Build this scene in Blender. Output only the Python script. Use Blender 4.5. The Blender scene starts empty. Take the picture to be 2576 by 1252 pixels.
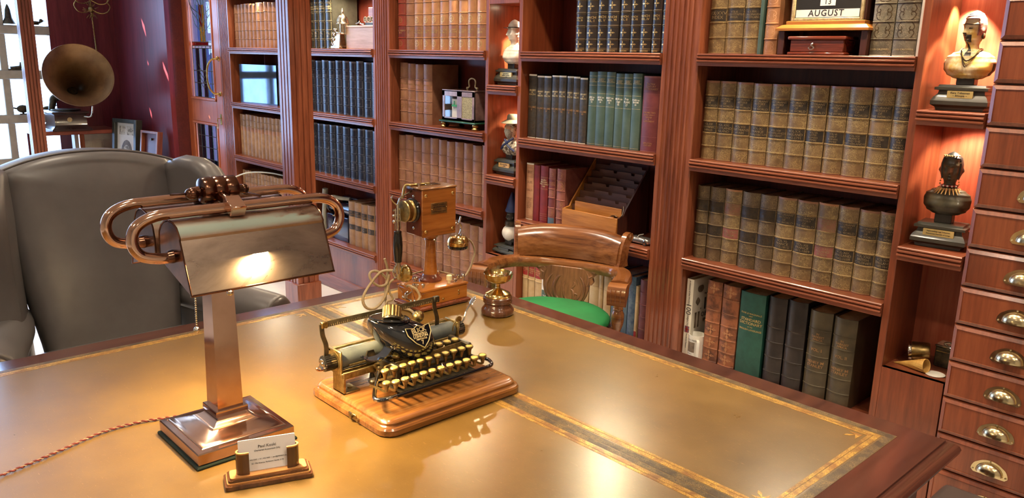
import bpy, bmesh, math, random
from math import sin, cos, pi, sqrt, radians, exp
from mathutils import Vector, Matrix
random.seed(7)
S = bpy.context.scene
COL = S.collection
# ------------------------------------------------------------------ camera
cd = bpy.data.cameras.new('camera'); cam = bpy.data.objects.new('camera', cd); COL.objects.link(cam)
RX, RD, RF = (0.6819166, 0.73104392, 0.02375995), (0.18499081, -0.14094893, -0.97257997), (-0.70764974, 0.6676138, -0.23135182)
cam.matrix_world = Matrix(((RX[0], -RD[0], -RF[0], 0), (RX[1], -RD[1], -RF[1], 0), (RX[2], -RD[2], -RF[2], 1.55), (0, 0, 0, 1)))
cd.sensor_width = 36; cd.lens = 36 * 2001.5 / 2576; cd.clip_start = .02; cd.clip_end = 200
S.camera = cam
# ------------------------------------------------------------------ world, exposure
S.view_settings.view_transform = 'Standard'; S.view_settings.look = 'None'
S.view_settings.exposure = 0.12; S.view_settings.gamma = 1; S.view_settings.use_curve_mapping = False
W = bpy.data.worlds.new('sky'); S.world = W; W.use_nodes = True
nt = W.node_tree; bgn = nt.nodes['Background']
bgn.inputs[0].default_value = (.36, .58, 1, 1); bgn.inputs[1].default_value = 13.0
S.cycles.max_bounces = 7; S.cycles.diffuse_bounces = 4; S.cycles.glossy_bounces = 4; S.cycles.transparent_max_bounces = 12
S.cycles.sample_clamp_indirect = 4; S.cycles.caustics_reflective = False; S.cycles.caustics_refractive = False
WARM = (1, .80, .56)
def light(name, kind, loc, energy, color=WARM, target=None, **kw):
    l = bpy.data.lights.new(name, kind); l.energy = energy; l.color = color
    for k, v in kw.items(): setattr(l, k, v)
    o = bpy.data.objects.new(name, l); COL.objects.link(o); o.location = loc
    if target is not None:
        o.rotation_euler = (Vector(target) - Vector(loc)).to_track_quat('-Z', 'Y').to_euler()
    return o
# daylight through the left window (portal over the real opening)
_p = light('window_portal', 'AREA', (-8.19, .35, 1.80), 1, (1, 1, 1), (0, .35, 1.80), shape='RECTANGLE', size=3.4, size_y=2.7)
_p.data.cycles.is_portal = True
ZC = 3.20
SUN = Vector((1, .9, -1.1)).normalized()   # low sun, let in only by holes in the added sheet outside
light('sun', 'SUN', (-12, -3, 6), 60, (1, .93, .85), Vector((-12, -3, 6)) + SUN, angle=radians(.25))
# small lamps under the shelf above the top rows, one in each bay
SHELF_LAMPS = [-5.62, -4.45, -3.30, -2.22, -1.30]
for x in SHELF_LAMPS:
    light('shelf_lamp_light', 'SPOT', (x, 2.755, 1.968), 34, (1, .80, .52), (x, 2.66, 1.0), spot_size=radians(165), spot_blend=.5, shadow_soft_size=.022)
# recessed ceiling spots; fixtures are built further down around the same list
SPOTS = [(-5.6, 2.0, -5.7, 2.75), (-4.5, 2.0, -4.5, 2.75), (-3.5, 2.0, -3.5, 2.75), (-2.42, 2.0, -2.42, 2.75), (-1.42, 2.0, -1.42, 2.75), (-.5, 2.0, -.5, 2.75)]
for (x, y, tx, ty) in SPOTS:
    light('ceiling_spot', 'SPOT', (x, y, ZC - .05), 105, WARM, (tx, ty, 1.0), spot_size=radians(95), spot_blend=.6, shadow_soft_size=.05)
ROOM_FILL = [(-3.2, .9), (-1.4, .5), (-5.2, .3), (-.9, -1.2), (-3.6, -1.4), (.6, .5), (1.6, -.6), (1.5, 1.3)]  # unseen ceiling spots added to fill the room with light
for (x, y) in ROOM_FILL:
    light('ceiling_spot', 'SPOT', (x, y, ZC - .05), 80, (1, .84, .64), (x, y, 0), spot_size=radians(130), spot_blend=.7, shadow_soft_size=.08)  # added room fill, not part of the bookcase row

# ------------------------------------------------------------------ materials
M = {}
def _mat(name):
    m = bpy.data.materials.new(name); m.use_nodes = True
    n = m.node_tree; b = n.nodes['Principled BSDF']; M[name] = m
    return m, n, b
def _coord(n, scale, kind='Object', rand=True):
    tc = n.nodes.new('ShaderNodeTexCoord'); mp = n.nodes.new('ShaderNodeMapping')
    mp.inputs['Scale'].default_value = scale
    n.links.new(tc.outputs[kind], mp.inputs[0])
    if rand:
        oi = n.nodes.new('ShaderNodeObjectInfo'); mu = n.nodes.new('ShaderNodeMath'); mu.operation = 'MULTIPLY'; mu.inputs[1].default_value = 37
        n.links.new(oi.outputs['Random'], mu.inputs[0]); n.links.new(mu.outputs[0], mp.inputs['Location'])
    return mp.outputs[0]
def _noise(n, vec, scale, detail=4, rough=.6, dist=0):
    t = n.nodes.new('ShaderNodeTexNoise'); t.inputs['Scale'].default_value = scale; t.inputs['Detail'].default_value = detail
    t.inputs['Roughness'].default_value = rough; t.inputs['Distortion'].default_value = dist
    n.links.new(vec, t.inputs['Vector']); return t.outputs['Fac']
def _ramp(n, fac, stops):
    r = n.nodes.new('ShaderNodeValToRGB'); e = r.color_ramp.elements
    while len(e) < len(stops): e.new(.5)
    for i, (p, c) in enumerate(stops):
        e[i].position = p; e[i].color = (*c, 1) if len(c) == 3 else c
    n.links.new(fac, r.inputs[0]); return r.outputs[0]
def _bump(n, b, h, s, d=.002):
    bp = n.nodes.new('ShaderNodeBump'); bp.inputs['Strength'].default_value = s; bp.inputs['Distance'].default_value = d
    n.links.new(h, bp.inputs['Height']); n.links.new(bp.outputs[0], b.inputs['Normal'])
def _range(n, b, f, lo, hi):
    mr = n.nodes.new('ShaderNodeMapRange'); mr.inputs['To Min'].default_value = lo; mr.inputs['To Max'].default_value = hi
    n.links.new(f, mr.inputs[0]); n.links.new(mr.outputs[0], b.inputs['Roughness'])
def plain(name, c, rough=.5, metal=0, c2=None, scale=12, stretch=(1, 1, 1), bump=0, coat=0, pos=(.35, .65), bd=.002, rr=None):
    m, n, b = _mat(name)
    b.inputs['Roughness'].default_value = rough; b.inputs['Metallic'].default_value = metal
    b.inputs['Coat Weight'].default_value = coat; b.inputs['Coat Roughness'].default_value = .08
    b.inputs['Base Color'].default_value = (*c, 1)
    if c2 is None: c2 = tuple(v * .8 for v in c)
    f = _noise(n, _coord(n, stretch), scale, 5)
    n.links.new(_ramp(n, f, [(pos[0], c2), (pos[1], c)]), b.inputs['Base Color'])
    if bump: _bump(n, b, f, bump, bd)
    if rr: _range(n, b, f, *rr)
    return m
def wood(name, dark, mid, lite, axis='z', s=9, rough=.32, coat=.25, bump=.15, fig=2.5, kind='Object'):
    m, n, b = _mat(name)
    st = {'x': (.07, 1, 1), 'y': (1, .07, 1), 'z': (1, 1, .07)}[axis]
    v = _coord(n, st, kind)
    f1 = _noise(n, v, s, 5, .65, fig * .25); f2 = _noise(n, v, s * 9, 3, .7)
    mx = n.nodes.new('ShaderNodeMix'); mx.data_type = 'FLOAT'; mx.inputs[0].default_value = .42
    n.links.new(f1, mx.inputs[2]); n.links.new(f2, mx.inputs[3])
    n.links.new(_ramp(n, mx.outputs[0], [(.38, dark), (.5, mid), (.62, lite)]), b.inputs['Base Color'])
    b.inputs['Roughness'].default_value = rough; b.inputs['Coat Weight'].default_value = coat; b.inputs['Coat Roughness'].default_value = .15
    if bump: _bump(n, b, f2, bump, .0008)
    return m
def tooled(name, base, dark, gold, scale=42, amount=.52, rough=.42, metal=.5):
    """leather with worn gilt scroll tooling pressed into it"""
    m, n, b = _mat(name)
    v = _coord(n, (1, 1, 1))
    w = n.nodes.new('ShaderNodeTexNoise'); w.inputs['Scale'].default_value = scale * .8; w.inputs['Detail'].default_value = 2
    n.links.new(v, w.inputs['Vector'])
    va = n.nodes.new('ShaderNodeVectorMath'); va.operation = 'MULTIPLY_ADD'; va.inputs[1].default_value = (.05, .05, .05)
    n.links.new(w.outputs['Color'], va.inputs[0]); n.links.new(v, va.inputs[2])
    vo = n.nodes.new('ShaderNodeTexWave'); vo.wave_type = 'RINGS'; vo.inputs['Scale'].default_value = scale; vo.inputs['Distortion'].default_value = 14
    vo.inputs['Detail'].default_value = 3; vo.inputs['Detail Scale'].default_value = 2.2
    n.links.new(va.outputs[0], vo.inputs['Vector'])
    line = _ramp(n, vo.outputs['Fac'], [(amount, (0, 0, 0)), (amount + .25, (1, 1, 1))])
    wear = _noise(n, v, 28, 4); wr = _ramp(n, wear, [(.38, (0, 0, 0)), (.6, (1, 1, 1))])
    mu = n.nodes.new('ShaderNodeMath'); mu.operation = 'MULTIPLY'; n.links.new(line, mu.inputs[0]); n.links.new(wr, mu.inputs[1])
    big = _noise(n, v, 9, 4)
    bc = _ramp(n, big, [(.35, dark), (.65, base)])
    mx = n.nodes.new('ShaderNodeMix'); mx.data_type = 'RGBA'
    n.links.new(mu.outputs[0], mx.inputs[0]); n.links.new(bc, mx.inputs[6]); mx.inputs[7].default_value = (*gold, 1)
    n.links.new(mx.outputs[2], b.inputs['Base Color'])
    ml = n.nodes.new('ShaderNodeMath'); ml.operation = 'MULTIPLY'; ml.inputs[1].default_value = metal
    n.links.new(mu.outputs[0], ml.inputs[0]); n.links.new(ml.outputs[0], b.inputs['Metallic'])
    b.inputs['Roughness'].default_value = rough
    _bump(n, b, line, .35, .001)
    return m
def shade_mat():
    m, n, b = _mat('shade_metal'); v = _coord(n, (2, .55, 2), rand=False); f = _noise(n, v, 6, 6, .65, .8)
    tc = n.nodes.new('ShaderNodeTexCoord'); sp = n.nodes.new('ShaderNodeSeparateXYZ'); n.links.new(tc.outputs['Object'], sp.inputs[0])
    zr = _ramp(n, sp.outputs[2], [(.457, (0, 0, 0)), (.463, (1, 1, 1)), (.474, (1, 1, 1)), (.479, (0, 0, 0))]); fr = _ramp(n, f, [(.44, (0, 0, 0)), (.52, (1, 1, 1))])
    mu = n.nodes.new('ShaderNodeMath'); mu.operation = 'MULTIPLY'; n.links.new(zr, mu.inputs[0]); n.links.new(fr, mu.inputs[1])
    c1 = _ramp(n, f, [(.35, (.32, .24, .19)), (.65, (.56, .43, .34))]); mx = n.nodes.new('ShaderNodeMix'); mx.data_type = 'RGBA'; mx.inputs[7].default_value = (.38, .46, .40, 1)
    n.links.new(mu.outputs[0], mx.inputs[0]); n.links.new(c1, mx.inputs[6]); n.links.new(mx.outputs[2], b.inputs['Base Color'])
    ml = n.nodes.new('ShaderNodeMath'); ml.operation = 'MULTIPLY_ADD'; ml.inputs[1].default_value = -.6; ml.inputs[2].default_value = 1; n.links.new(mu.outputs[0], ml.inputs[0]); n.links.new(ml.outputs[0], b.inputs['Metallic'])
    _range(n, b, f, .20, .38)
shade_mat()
def emis(name, c, st):
    m, n, b = _mat(name); b.inputs['Base Color'].default_value = (*c, 1)
    b.inputs['Emission Color'].default_value = (*c, 1); b.inputs['Emission Strength'].default_value = st; return m
def pane(name, c=(1, 1, 1), gloss=.1, rough=.02):
    m, n, b = _mat(name); n.nodes.remove(b)
    t = n.nodes.new('ShaderNodeBsdfTransparent'); t.inputs[0].default_value = (*c, 1)
    g = n.nodes.new('ShaderNodeBsdfGlossy'); g.inputs['Roughness'].default_value = rough
    mx = n.nodes.new('ShaderNodeMixShader'); lw = n.nodes.new('ShaderNodeLayerWeight'); pw = n.nodes.new('ShaderNodeMath'); pw.operation = 'POWER'; pw.inputs[1].default_value = 5; n.links.new(lw.outputs['Facing'], pw.inputs[0])
    fr = n.nodes.new('ShaderNodeMath'); fr.operation = 'MULTIPLY_ADD'; fr.inputs[1].default_value = .8; fr.inputs[2].default_value = .05; n.links.new(pw.outputs[0], fr.inputs[0])
    n.links.new(fr.outputs[0], mx.inputs[0]); n.links.new(t.outputs[0], mx.inputs[1]); n.links.new(g.outputs[0], mx.inputs[2])
    n.links.new(mx.outputs[0], n.nodes['Material Output'].inputs[0]); return m

MAH = dict(dark=(.12, .030, .014), mid=(.21, .058, .026), lite=(.29, .090, .042))
wood('mahogany', **MAH, axis='z'); wood('mahogany_across', **MAH, axis='x'); wood('mahogany_deep', **MAH, axis='y')
wood('mahogany_back', (.09, .017, .012), (.14, .026, .018), (.18, .036, .022), axis='z', rough=.45)
wood('niche_back', (.28, .048, .026), (.42, .090, .048), (.52, .14, .075), axis='z', rough=.35, s=6)
wood('drawer_wood', (.14, .034, .014), (.215, .054, .021), (.28, .078, .030), axis='z', rough=.35, s=7)
wood('red_wall', (.11, .014, .022), (.17, .022, .032), (.22, .032, .042), axis='z', rough=.38, s=8)
wood('dark_wall', (.08, .012, .012), (.11, .018, .016), (.14, .022, .018), axis='x', rough=.5, s=8)
wood('orange_door', (.30, .06, .018), (.42, .10, .03), (.5, .13, .04), axis='z', rough=.35)
wood('desk_wood', (.045, .014, .010), (.080, .027, .018), (.12, .043, .026), axis='y', rough=.24, coat=.5, s=6, kind='Generated')
wood('oak', (.10, .036, .010), (.20, .075, .018), (.30, .125, .032), axis='y', rough=.22, coat=.6, s=8)
wood('light_wood', (.40, .16, .045), (.55, .26, .08), (.62, .32, .11), axis='x', rough=.4, s=9)
wood('pale_box', (.52, .34, .20), (.66, .46, .30), (.72, .54, .38), axis='x', rough=.5)
wood('phone_wood', (.20, .06, .010), (.36, .12, .020), (.46, .17, .03), axis='y', rough=.2, coat=.6, s=7)
wood('phone_dark', (.10, .025, .010), (.15, .035, .014), (.20, .05, .02), axis='z', rough=.2, coat=.6)
wood('chair_wood', (.075, .024, .009), (.185, .066, .020), (.28, .110, .036), axis='x', rough=.2, coat=.5, s=7, fig=4)
wood('carved_wood', (.10, .04, .018), (.20, .085, .035), (.28, .12, .05), axis='z', rough=.4, s=9, bump=.3)
wood('walnut_dark', (.04, .015, .008), (.08, .03, .014), (.13, .05, .022), axis='z', rough=.2, coat=.6)
wood('amber_box', (.26, .09, .018), (.42, .16, .032), (.52, .22, .05), axis='x', rough=.3)
wood('dark_box', (.03, .010, .008), (.06, .018, .012), (.09, .025, .015), axis='z', rough=.4)
plain('cream_paint', (.66, .60, .48), .5); plain('ceiling_paint', (.72, .62, .5), .8)
plain('tile', (.82, .78, .72), .25, c2=(.74, .70, .65), scale=3)
plain('brass', (.82, .62, .27), .18, 1, c2=(.55, .36, .10), scale=30); plain('old_brass', (.50, .36, .14), .32, 1, c2=(.26, .18, .07), scale=60)
plain('nickel', (.82, .78, .68), .12, 1, c2=(.6, .55, .45), scale=40); plain('pull_metal', (.80, .68, .42), .2, 1, c2=(.62, .5, .28), scale=30)
plain('silver', (.9, .88, .8), .2, 1, c2=(.7, .62, .4), scale=50)
plain('copper', (.82, .55, .41), .13, 1, c2=(.66, .41, .29), scale=9, rr=(.07, .18)); plain('copper_dark', (.22, .10, .06), .2, 1, c2=(.10, .05, .035), scale=30)
plain('shade_inner', (.8, .62, .3), .3, .6)
plain('black_enamel', (.006, .007, .010), .07, 0, coat=1); plain('ebonite', (.012, .011, .010), .16, 0, coat=.4)
plain('iron', (.05, .045, .035), .38, .7, c2=(.11, .085, .05), scale=70); plain('key_brass', (.46, .33, .13), .35, .9, c2=(.22, .15, .06), scale=90)
plain('key_cap', (.88, .66, .16), .25, 0, c2=(.75, .5, .1), scale=60, coat=.6); plain('roller', (.07, .085, .085), .45, 0, c2=(.14, .15, .13), scale=20)
plain('ruler', (.10, .085, .05), .4, .6, c2=(.18, .14, .08), scale=60)
plain('cream_plastic', (.8, .72, .45), .3); plain('cloth_cord', (.44, .34, .21), .8, c2=(.32, .24, .14), scale=300, bump=.4)
plain('red_cord', (.26, .05, .03), .7, c2=(.55, .36, .22), scale=160, stretch=(1, 1, 1)); plain('maroon_thread', (.16, .018, .014), .7); plain('tan_thread', (.52, .32, .18), .7)
plain('felt', (.014, .026, .018), .95, bump=.5, scale=200); plain('chair_leather', (.135, .125, .125), .34, 0, c2=(.108, .098, .098), scale=5, rr=(.28, .42), bump=.05)
plain('dark_leather', (.05, .038, .036), .3, 0, scale=8); plain('green_cloth', (.012, .20, .055), .6, 0, c2=(.01, .15, .04), scale=6, bump=.1)
plain('paper', (.86, .85, .82), .6, c2=(.8, .78, .74)); plain('white_card', (.93, .93, .92), .5, c2=(.9, .9, .9)); plain('page_edge', (.50, .36, .20), .8, c2=(.34, .22, .11), scale=30, stretch=(1, 1, 12))
plain('ink', (.02, .02, .025), .5); plain('gold_print', (.74, .54, .22), .3, .55, c2=(.45, .3, .12), scale=60); plain('pale_gold', (.72, .6, .34), .4, .3, c2=(.4, .3, .14), scale=60)
plain('dark_gilt', (.10, .07, .03), .5, .3, c2=(.04, .02, .012), scale=120)
plain('black_label', (.018, .014, .012), .45, c2=(.05, .035, .022), scale=40); plain('red_label', (.34, .02, .02), .5, c2=(.22, .015, .015), scale=30)
plain('plaque', (.78, .62, .26), .35, .5); plain('base_black', (.03, .033, .026), .38, c2=(.05, .05, .04), scale=12, coat=.2); plain('plaster_white', (.85, .82, .76), .6, c2=(.7, .66, .58), scale=40, bump=.2)
plain('turquoise', (.02, .45, .68), .3, coat=.4); plain('bust_yellow', (.62, .44, .12), .5, c2=(.8, .72, .5), scale=26, pos=(.42, .6)); plain('bust_hair', (.20, .05, .04), .6, c2=(.45, .28, .25), scale=90, bump=.6)
plain('bust_dark', (.045, .040, .026), .36, c2=(.08, .07, .04), scale=30, coat=.2); plain('bust_black', (.02, .018, .016), .4); plain('bone', (.62, .40, .14), .5, c2=(.42, .24, .08), scale=60)
plain('skin_pink', (.55, .32, .2), .5); plain('grey_beard', (.42, .42, .38), .7, c2=(.2, .2, .18), scale=120, bump=.5); plain('khaki_hat', (.22, .20, .14), .6); plain('patterned_cloth', (.62, .58, .46), .6, c2=(.12, .09, .07), scale=60, pos=(.45, .52))
plain('blue_cap', (.02, .04, .14), .5); plain('gauze', (.45, .40, .22), .6, c2=(.12, .1, .05), scale=220); plain('marble', (.30, .20, .19), .2, c2=(.16, .10, .10), scale=16, coat=.3)
plain('yellow_card', (.75, .68, .22), .6); plain('green_metal', (.02, .10, .06), .3, .4, c2=(.01, .05, .03), scale=30); plain('green_paint', (.02, .35, .12), .4)
plain('car_silver', (.62, .60, .58), .15, .9); plain('rubber', (.02, .02, .02), .7); plain('blue_black', (.008, .012, .035), .16, coat=.8); plain('grey_tube', (.22, .23, .20), .5, c2=(.34, .33, .26), scale=20, bump=.2)
plain('mug_white', (.85, .84, .78), .12, coat=.6); plain('waffle', (.62, .38, .10), .6, c2=(.48, .26, .06), scale=40)
plain('dark_glass', (.01, .01, .012), .05, coat=1); plain('horn_brass', (.42, .26, .12), .36, .75, c2=(.26, .15, .07), scale=8, rr=(.3, .5)); plain('picture', (.66, .63, .55), .6, c2=(.22, .20, .17), scale=24, pos=(.42, .5))
plain('tan_paper', (.6, .42, .22), .7, c2=(.46, .3, .14), scale=10)
pane('clear_glass'); pane('blue_glass', (.45, .62, .9)); pane('amber_glass', (.95, .62, .12)); pane('smoke_glass', (.10, .13, .16)); pane('ice_glass', (.75, .85, 1)); pane('red_glass', (.55, .12, .1))
emis('lamp_glow', (1, .80, .52), 30); emis('bulb', (1, .78, .45), 25)
# book leathers
tooled('calf_tooled', (.205, .125, .055), (.115, .07, .032), (.46, .34, .15), 62, .58)
tooled('calf_dark', (.12, .075, .038), (.07, .045, .024), (.30, .22, .11), 62, .62)
tooled('grey_morocco', (.20, .17, .115), (.10, .085, .06), (.42, .36, .24), 60, .74)
plain('tan_leather', (.42, .21, .10), .36, 0, c2=(.30, .13, .06), scale=14, bump=.1); plain('brown_leather', (.30, .145, .085), .38, 0, c2=(.21, .09, .052), scale=14, bump=.1)
plain('red_leather', (.26, .035, .022), .4, 0, c2=(.18, .03, .02), scale=14, bump=.1); plain('pale_tan', (.42, .20, .09), .55, 0, c2=(.30, .13, .055), scale=18, bump=.1); plain('old_tan', (.40, .23, .11), .6, 0, c2=(.26, .14, .07), scale=20, bump=.15)
plain('navy_leather', (.016, .022, .042), .30, 0, c2=(.045, .055, .08), pos=(.35, .30), scale=30, bump=.1); plain('olive_black', (.045, .045, .035), .3, 0, c2=(.022, .022, .018), scale=20, bump=.1); plain('black_cloth', (.028, .025, .022), .5, 0, c2=(.055, .045, .035), scale=60, bump=.25)
plain('black_leather', (.014, .011, .011), .35, 0, c2=(.03, .022, .02), scale=16, bump=.1); plain('green_cloth_book', (.045, .085, .068), .5, 0, c2=(.075, .12, .10), scale=12, bump=.15); plain('dark_green_cloth', (.008, .055, .042), .5, 0, c2=(.014, .08, .06), scale=30, bump=.3)
plain('maroon_cloth', (.12, .02, .022), .5, 0, c2=(.17, .035, .035), scale=20, bump=.15); plain('crimson_cloth', (.20, .012, .014), .55, 0, c2=(.14, .01, .012), scale=30); plain('rose_leather', (.30, .10, .075), .55, 0, c2=(.20, .055, .045), scale=20, bump=.2)
plain('vellum', (.58, .44, .24), .5, 0, c2=(.46, .30, .14), scale=16); plain('blue_cloth', (.07, .12, .17), .55, 0, c2=(.10, .16, .22), scale=18, bump=.2); plain('blotch_brown', (.26, .09, .04), .4, 0, c2=(.10, .035, .02), scale=22, bump=.25, pos=(.4, .55)); plain('olive_leather', (.085, .065, .035), .35, 0, c2=(.05, .038, .022), scale=16, bump=.15)
plain('white_print', (.80, .76, .66), .4, 0, c2=(.72, .68, .58), scale=5); plain('photo_dark', (.10, .07, .05), .5, 0, c2=(.24, .18, .12), scale=40)
plain('buff_cloth', (.42, .20, .11), .55, 0, c2=(.5, .28, .16), scale=30)

# ------------------------------------------------------------------ mesh helpers
def new(): return bmesh.new()
def box(bm, x0, x1, y0, y1, z0, z1, bev=0, seg=1, T=None, mi=0):
    t = bmesh.new() if bev else bm
    v = [t.verts.new(p) for p in [(x0, y0, z0), (x1, y0, z0), (x1, y1, z0), (x0, y1, z0), (x0, y0, z1), (x1, y0, z1), (x1, y1, z1), (x0, y1, z1)]]
    fs = [t.faces.new([v[i] for i in q]) for q in ((3, 2, 1, 0), (4, 5, 6, 7), (0, 1, 5, 4), (1, 2, 6, 5), (2, 3, 7, 6), (3, 0, 4, 7))]
    if bev: bmesh.ops.bevel(t, geom=t.edges[:], offset=bev, segments=seg, affect='EDGES', profile=.6)
    if bev: add(bm, t, T, mi)
    else:
        if T is not None: bmesh.ops.transform(t, matrix=T, verts=v)
        for f in fs: f.material_index = mi
def add(bm, t, T=None, mi=None):
    if T is not None: bmesh.ops.transform(t, matrix=T, verts=t.verts[:])
    vm = {}
    for v in t.verts: vm[v] = bm.verts.new(v.co)
    for f in t.faces:
        try:
            g = bm.faces.new([vm[v] for v in f.verts]); g.material_index = f.material_index if mi is None else mi; g.smooth = f.smooth
        except ValueError: pass
    t.free()
def loft(bm, rings, closed=True, caps=True, mi=0, flip=False):
    R = [[bm.verts.new(p) for p in r] for r in rings]; n = len(R[0])
    for a, b in zip(R, R[1:]):
        for i in range(n if closed else n - 1):
            j = (i + 1) % n; q = [a[i], a[j], b[j], b[i]]
            f = bm.faces.new(q[::-1] if flip else q); f.material_index = mi
    if caps:
        for r, rev in ((R[0], True), (R[-1], False)):
            f = bm.faces.new(r[::-1] if rev ^ flip else r); f.material_index = mi
    return R
def prism(bm, pts, axis, a, b, mi=0):
    """closed 2-D polygon pushed along an axis: z:(x,y) x:(y,z) y:(x,z)"""
    f = {'z': lambda p, t: (p[0], p[1], t), 'x': lambda p, t: (t, p[0], p[1]), 'y': lambda p, t: (p[0], t, p[1])}[axis]
    loft(bm, [[f(p, a) for p in pts], [f(p, b) for p in pts]], mi=mi)
def lathe(bm, prof, c=(0, 0, 0), n=24, T=None, mi=0):
    t = bmesh.new(); rings = []
    for r, z in prof: rings.append([(max(r, 1e-5) * cos(2 * pi * i / n), max(r, 1e-5) * sin(2 * pi * i / n), z) for i in range(n)])
    loft(t, rings); T2 = Matrix.Translation(c); add(bm, t, T2 @ T if T is not None else T2, mi)
def aim(p, d, up='Z'):
    """matrix taking local +Z to direction d at p"""
    return Matrix.Translation(p) @ Vector(d).to_track_quat('Z', 'Y').to_matrix().to_4x4()
def cyl(bm, p, q, r, r2=None, n=16, mi=0):
    p, q = Vector(p), Vector(q); d = q - p
    lathe(bm, [(r, 0), (r if r2 is None else r2, d.length)], n=n, T=aim(p, d), mi=mi)
def sph(bm, c, r, n=16, mi=0, T=None):
    r = (r, r, r) if isinstance(r, (int, float)) else r; k = n // 2
    S3 = Matrix.Diagonal((*r, 1)); X = Matrix.Translation(c) @ (T if T is not None else Matrix()) @ S3
    lathe(bm, [(sin(pi * i / k), -cos(pi * i / k)) for i in range(k + 1)], n=n, T=X, mi=mi)
def smoothpts(pts, k=6, closed=False):
    P = [Vector(p) for p in pts]; n = len(P); out = []
    for i in range(n if closed else n - 1):
        g = (lambda j: P[j % n]) if closed else (lambda j: P[min(max(j, 0), n - 1)])
        a, b, c, d = g(i - 1), g(i), g(i + 1), g(i + 2)
        for j in range(k):
            t = j / k; out.append(.5 * ((2 * b) + (c - a) * t + (2 * a - 5 * b + 4 * c - d) * t * t + (3 * b - a - 3 * c + d) * t ** 3))
    if not closed: out.append(P[-1])
    return out
def tube(bm, pts, r, n=8, k=6, closed=False, mi=0, smooth=True):
    P = smoothpts(pts, k, closed) if smooth else [Vector(p) for p in pts]
    m = len(P); rr = r if callable(r) else (lambda t: r)
    rings = []; N = None
    for i, p in enumerate(P):
        t = (P[(i + 1) % m] - P[i - 1]) if closed else (P[min(i + 1, m - 1)] - P[max(i - 1, 0)])
        t.normalize()
        if N is None: N = t.orthogonal().normalized()
        N = (N - t * N.dot(t)); N = N.normalized() if N.length > 1e-6 else t.orthogonal().normalized()
        B = t.cross(N); q = rr(i / max(m - 1, 1))
        rings.append([p + q * (cos(2 * pi * j / n) * N + sin(2 * pi * j / n) * B) for j in range(n)])
    if closed: rings.append(rings[0]); loft(bm, rings, caps=False, mi=mi)
    else: loft(bm, rings, mi=mi)
def puff(bm, outline, t, bulge, T=None, mi=0, back=None):
    """cushion-like panel: outline in XY, thickness t in Z with a rounded edge and a swollen face"""
    cx = sum(p[0] for p in outline) / len(outline); cy = sum(p[1] for p in outline) / len(outline)
    def ring(s, z): return [(cx + (p[0] - cx) * s, cy + (p[1] - cy) * s, z) for p in outline]
    bb = bulge * .3 if back is None else back
    R = []
    for s, z in ((.02, -t / 2 - bb), (.5, -t / 2 - bb * .75), (.85, -t / 2 - bb * .2), (.94, -t / 2), (.985, -t / 4), (1, 0), (.985, t / 4), (.94, t / 2), (.85, t / 2 + bulge * .35), (.7, t / 2 + bulge * .62), (.5, t / 2 + bulge * .82), (.25, t / 2 + bulge * .96), (.02, t / 2 + bulge)):
        R.append(ring(s, z))
    q = bmesh.new(); loft(q, R); add(bm, q, T, mi)
def link(name, bm, mat, parent=None, ang=38, weld=False):
    if weld: bmesh.ops.remove_doubles(bm, verts=bm.verts[:], dist=1e-5)
    bmesh.ops.recalc_face_normals(bm, faces=bm.faces[:])
    me = bpy.data.meshes.new(name); bm.to_mesh(me); bm.free()
    for m in (mat if isinstance(mat, (list, tuple)) else [mat]): me.materials.append(M[m])
    me.polygons.foreach_set('use_smooth', [True] * len(me.polygons)); me.set_sharp_from_angle(angle=radians(ang))
    o = bpy.data.objects.new(name, me); COL.objects.link(o)
    if parent is not None: o.parent = parent
    return o
def link_mesh(name, me, parent=None):
    o = bpy.data.objects.new(name, me); COL.objects.link(o)
    if parent is not None: o.parent = parent
    return o
def tag(o, label=None, cat=None, group=None, kind=None):
    if label: o['label'] = label
    if cat: o['category'] = cat
    if group: o['group'] = group
    if kind: o['kind'] = kind
    return o
def thing(name, label, cat, loc=(0, 0, 0), rz=0, group=None, rx=0, ry=0):
    o = bpy.data.objects.new(name, None); COL.objects.link(o); o.location = loc; o.rotation_euler = (rx, ry, rz); o.empty_display_size = .05
    return tag(o, label, cat, group)
def struct(name, bm, mat, parent=None, ang=38):
    o = link(name, bm, mat, parent, ang)
    if parent is None: o['kind'] = 'structure'
    return o
_tc = {}
def text_mesh(s, size, extrude=.0002, align='CENTER', shear=0, sp=1.0, bold=0, lead=1.0):
    key = (s, size, extrude, align, shear, sp, bold, lead)
    if key not in _tc:
        c = bpy.data.curves.new('lettering', 'FONT'); c.body = s; c.size = size; c.extrude = extrude; c.align_x = align; c.align_y = 'CENTER'
        c.shear = shear; c.space_character = sp; c.offset = bold; c.resolution_u = 2; c.space_line = lead
        o = bpy.data.objects.new('lettering', c); COL.objects.link(o)
        dg = bpy.context.evaluated_depsgraph_get(); me = bpy.data.meshes.new_from_object(o.evaluated_get(dg))
        bpy.data.objects.remove(o); _tc[key] = ([v.co.copy() for v in me.vertices], [tuple(p.vertices) for p in me.polygons])
    return _tc[key]
def text(bm, s, size, T, mi=0, bend=None, **kw):
    """flat lettering: glyph x -> local x, glyph y -> local z, facing local -y, then T"""
    vs, fs = text_mesh(s, size, **kw); out = []
    for v in vs:
        x, y, z = v.x, -v.z, v.y
        if bend: y += bend(x)
        out.append(bm.verts.new(T @ Vector((x, y, z))))
    for f in fs:
        try: g = bm.faces.new([out[i] for i in f]); g.material_index = mi
        except ValueError: pass
def TR(x, y, z): return Matrix.Translation((x, y, z))
def RZ(a): return Matrix.Rotation(a, 4, 'Z')
def RXm(a): return Matrix.Rotation(a, 4, 'X')
def RYm(a): return Matrix.Rotation(a, 4, 'Y')
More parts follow.
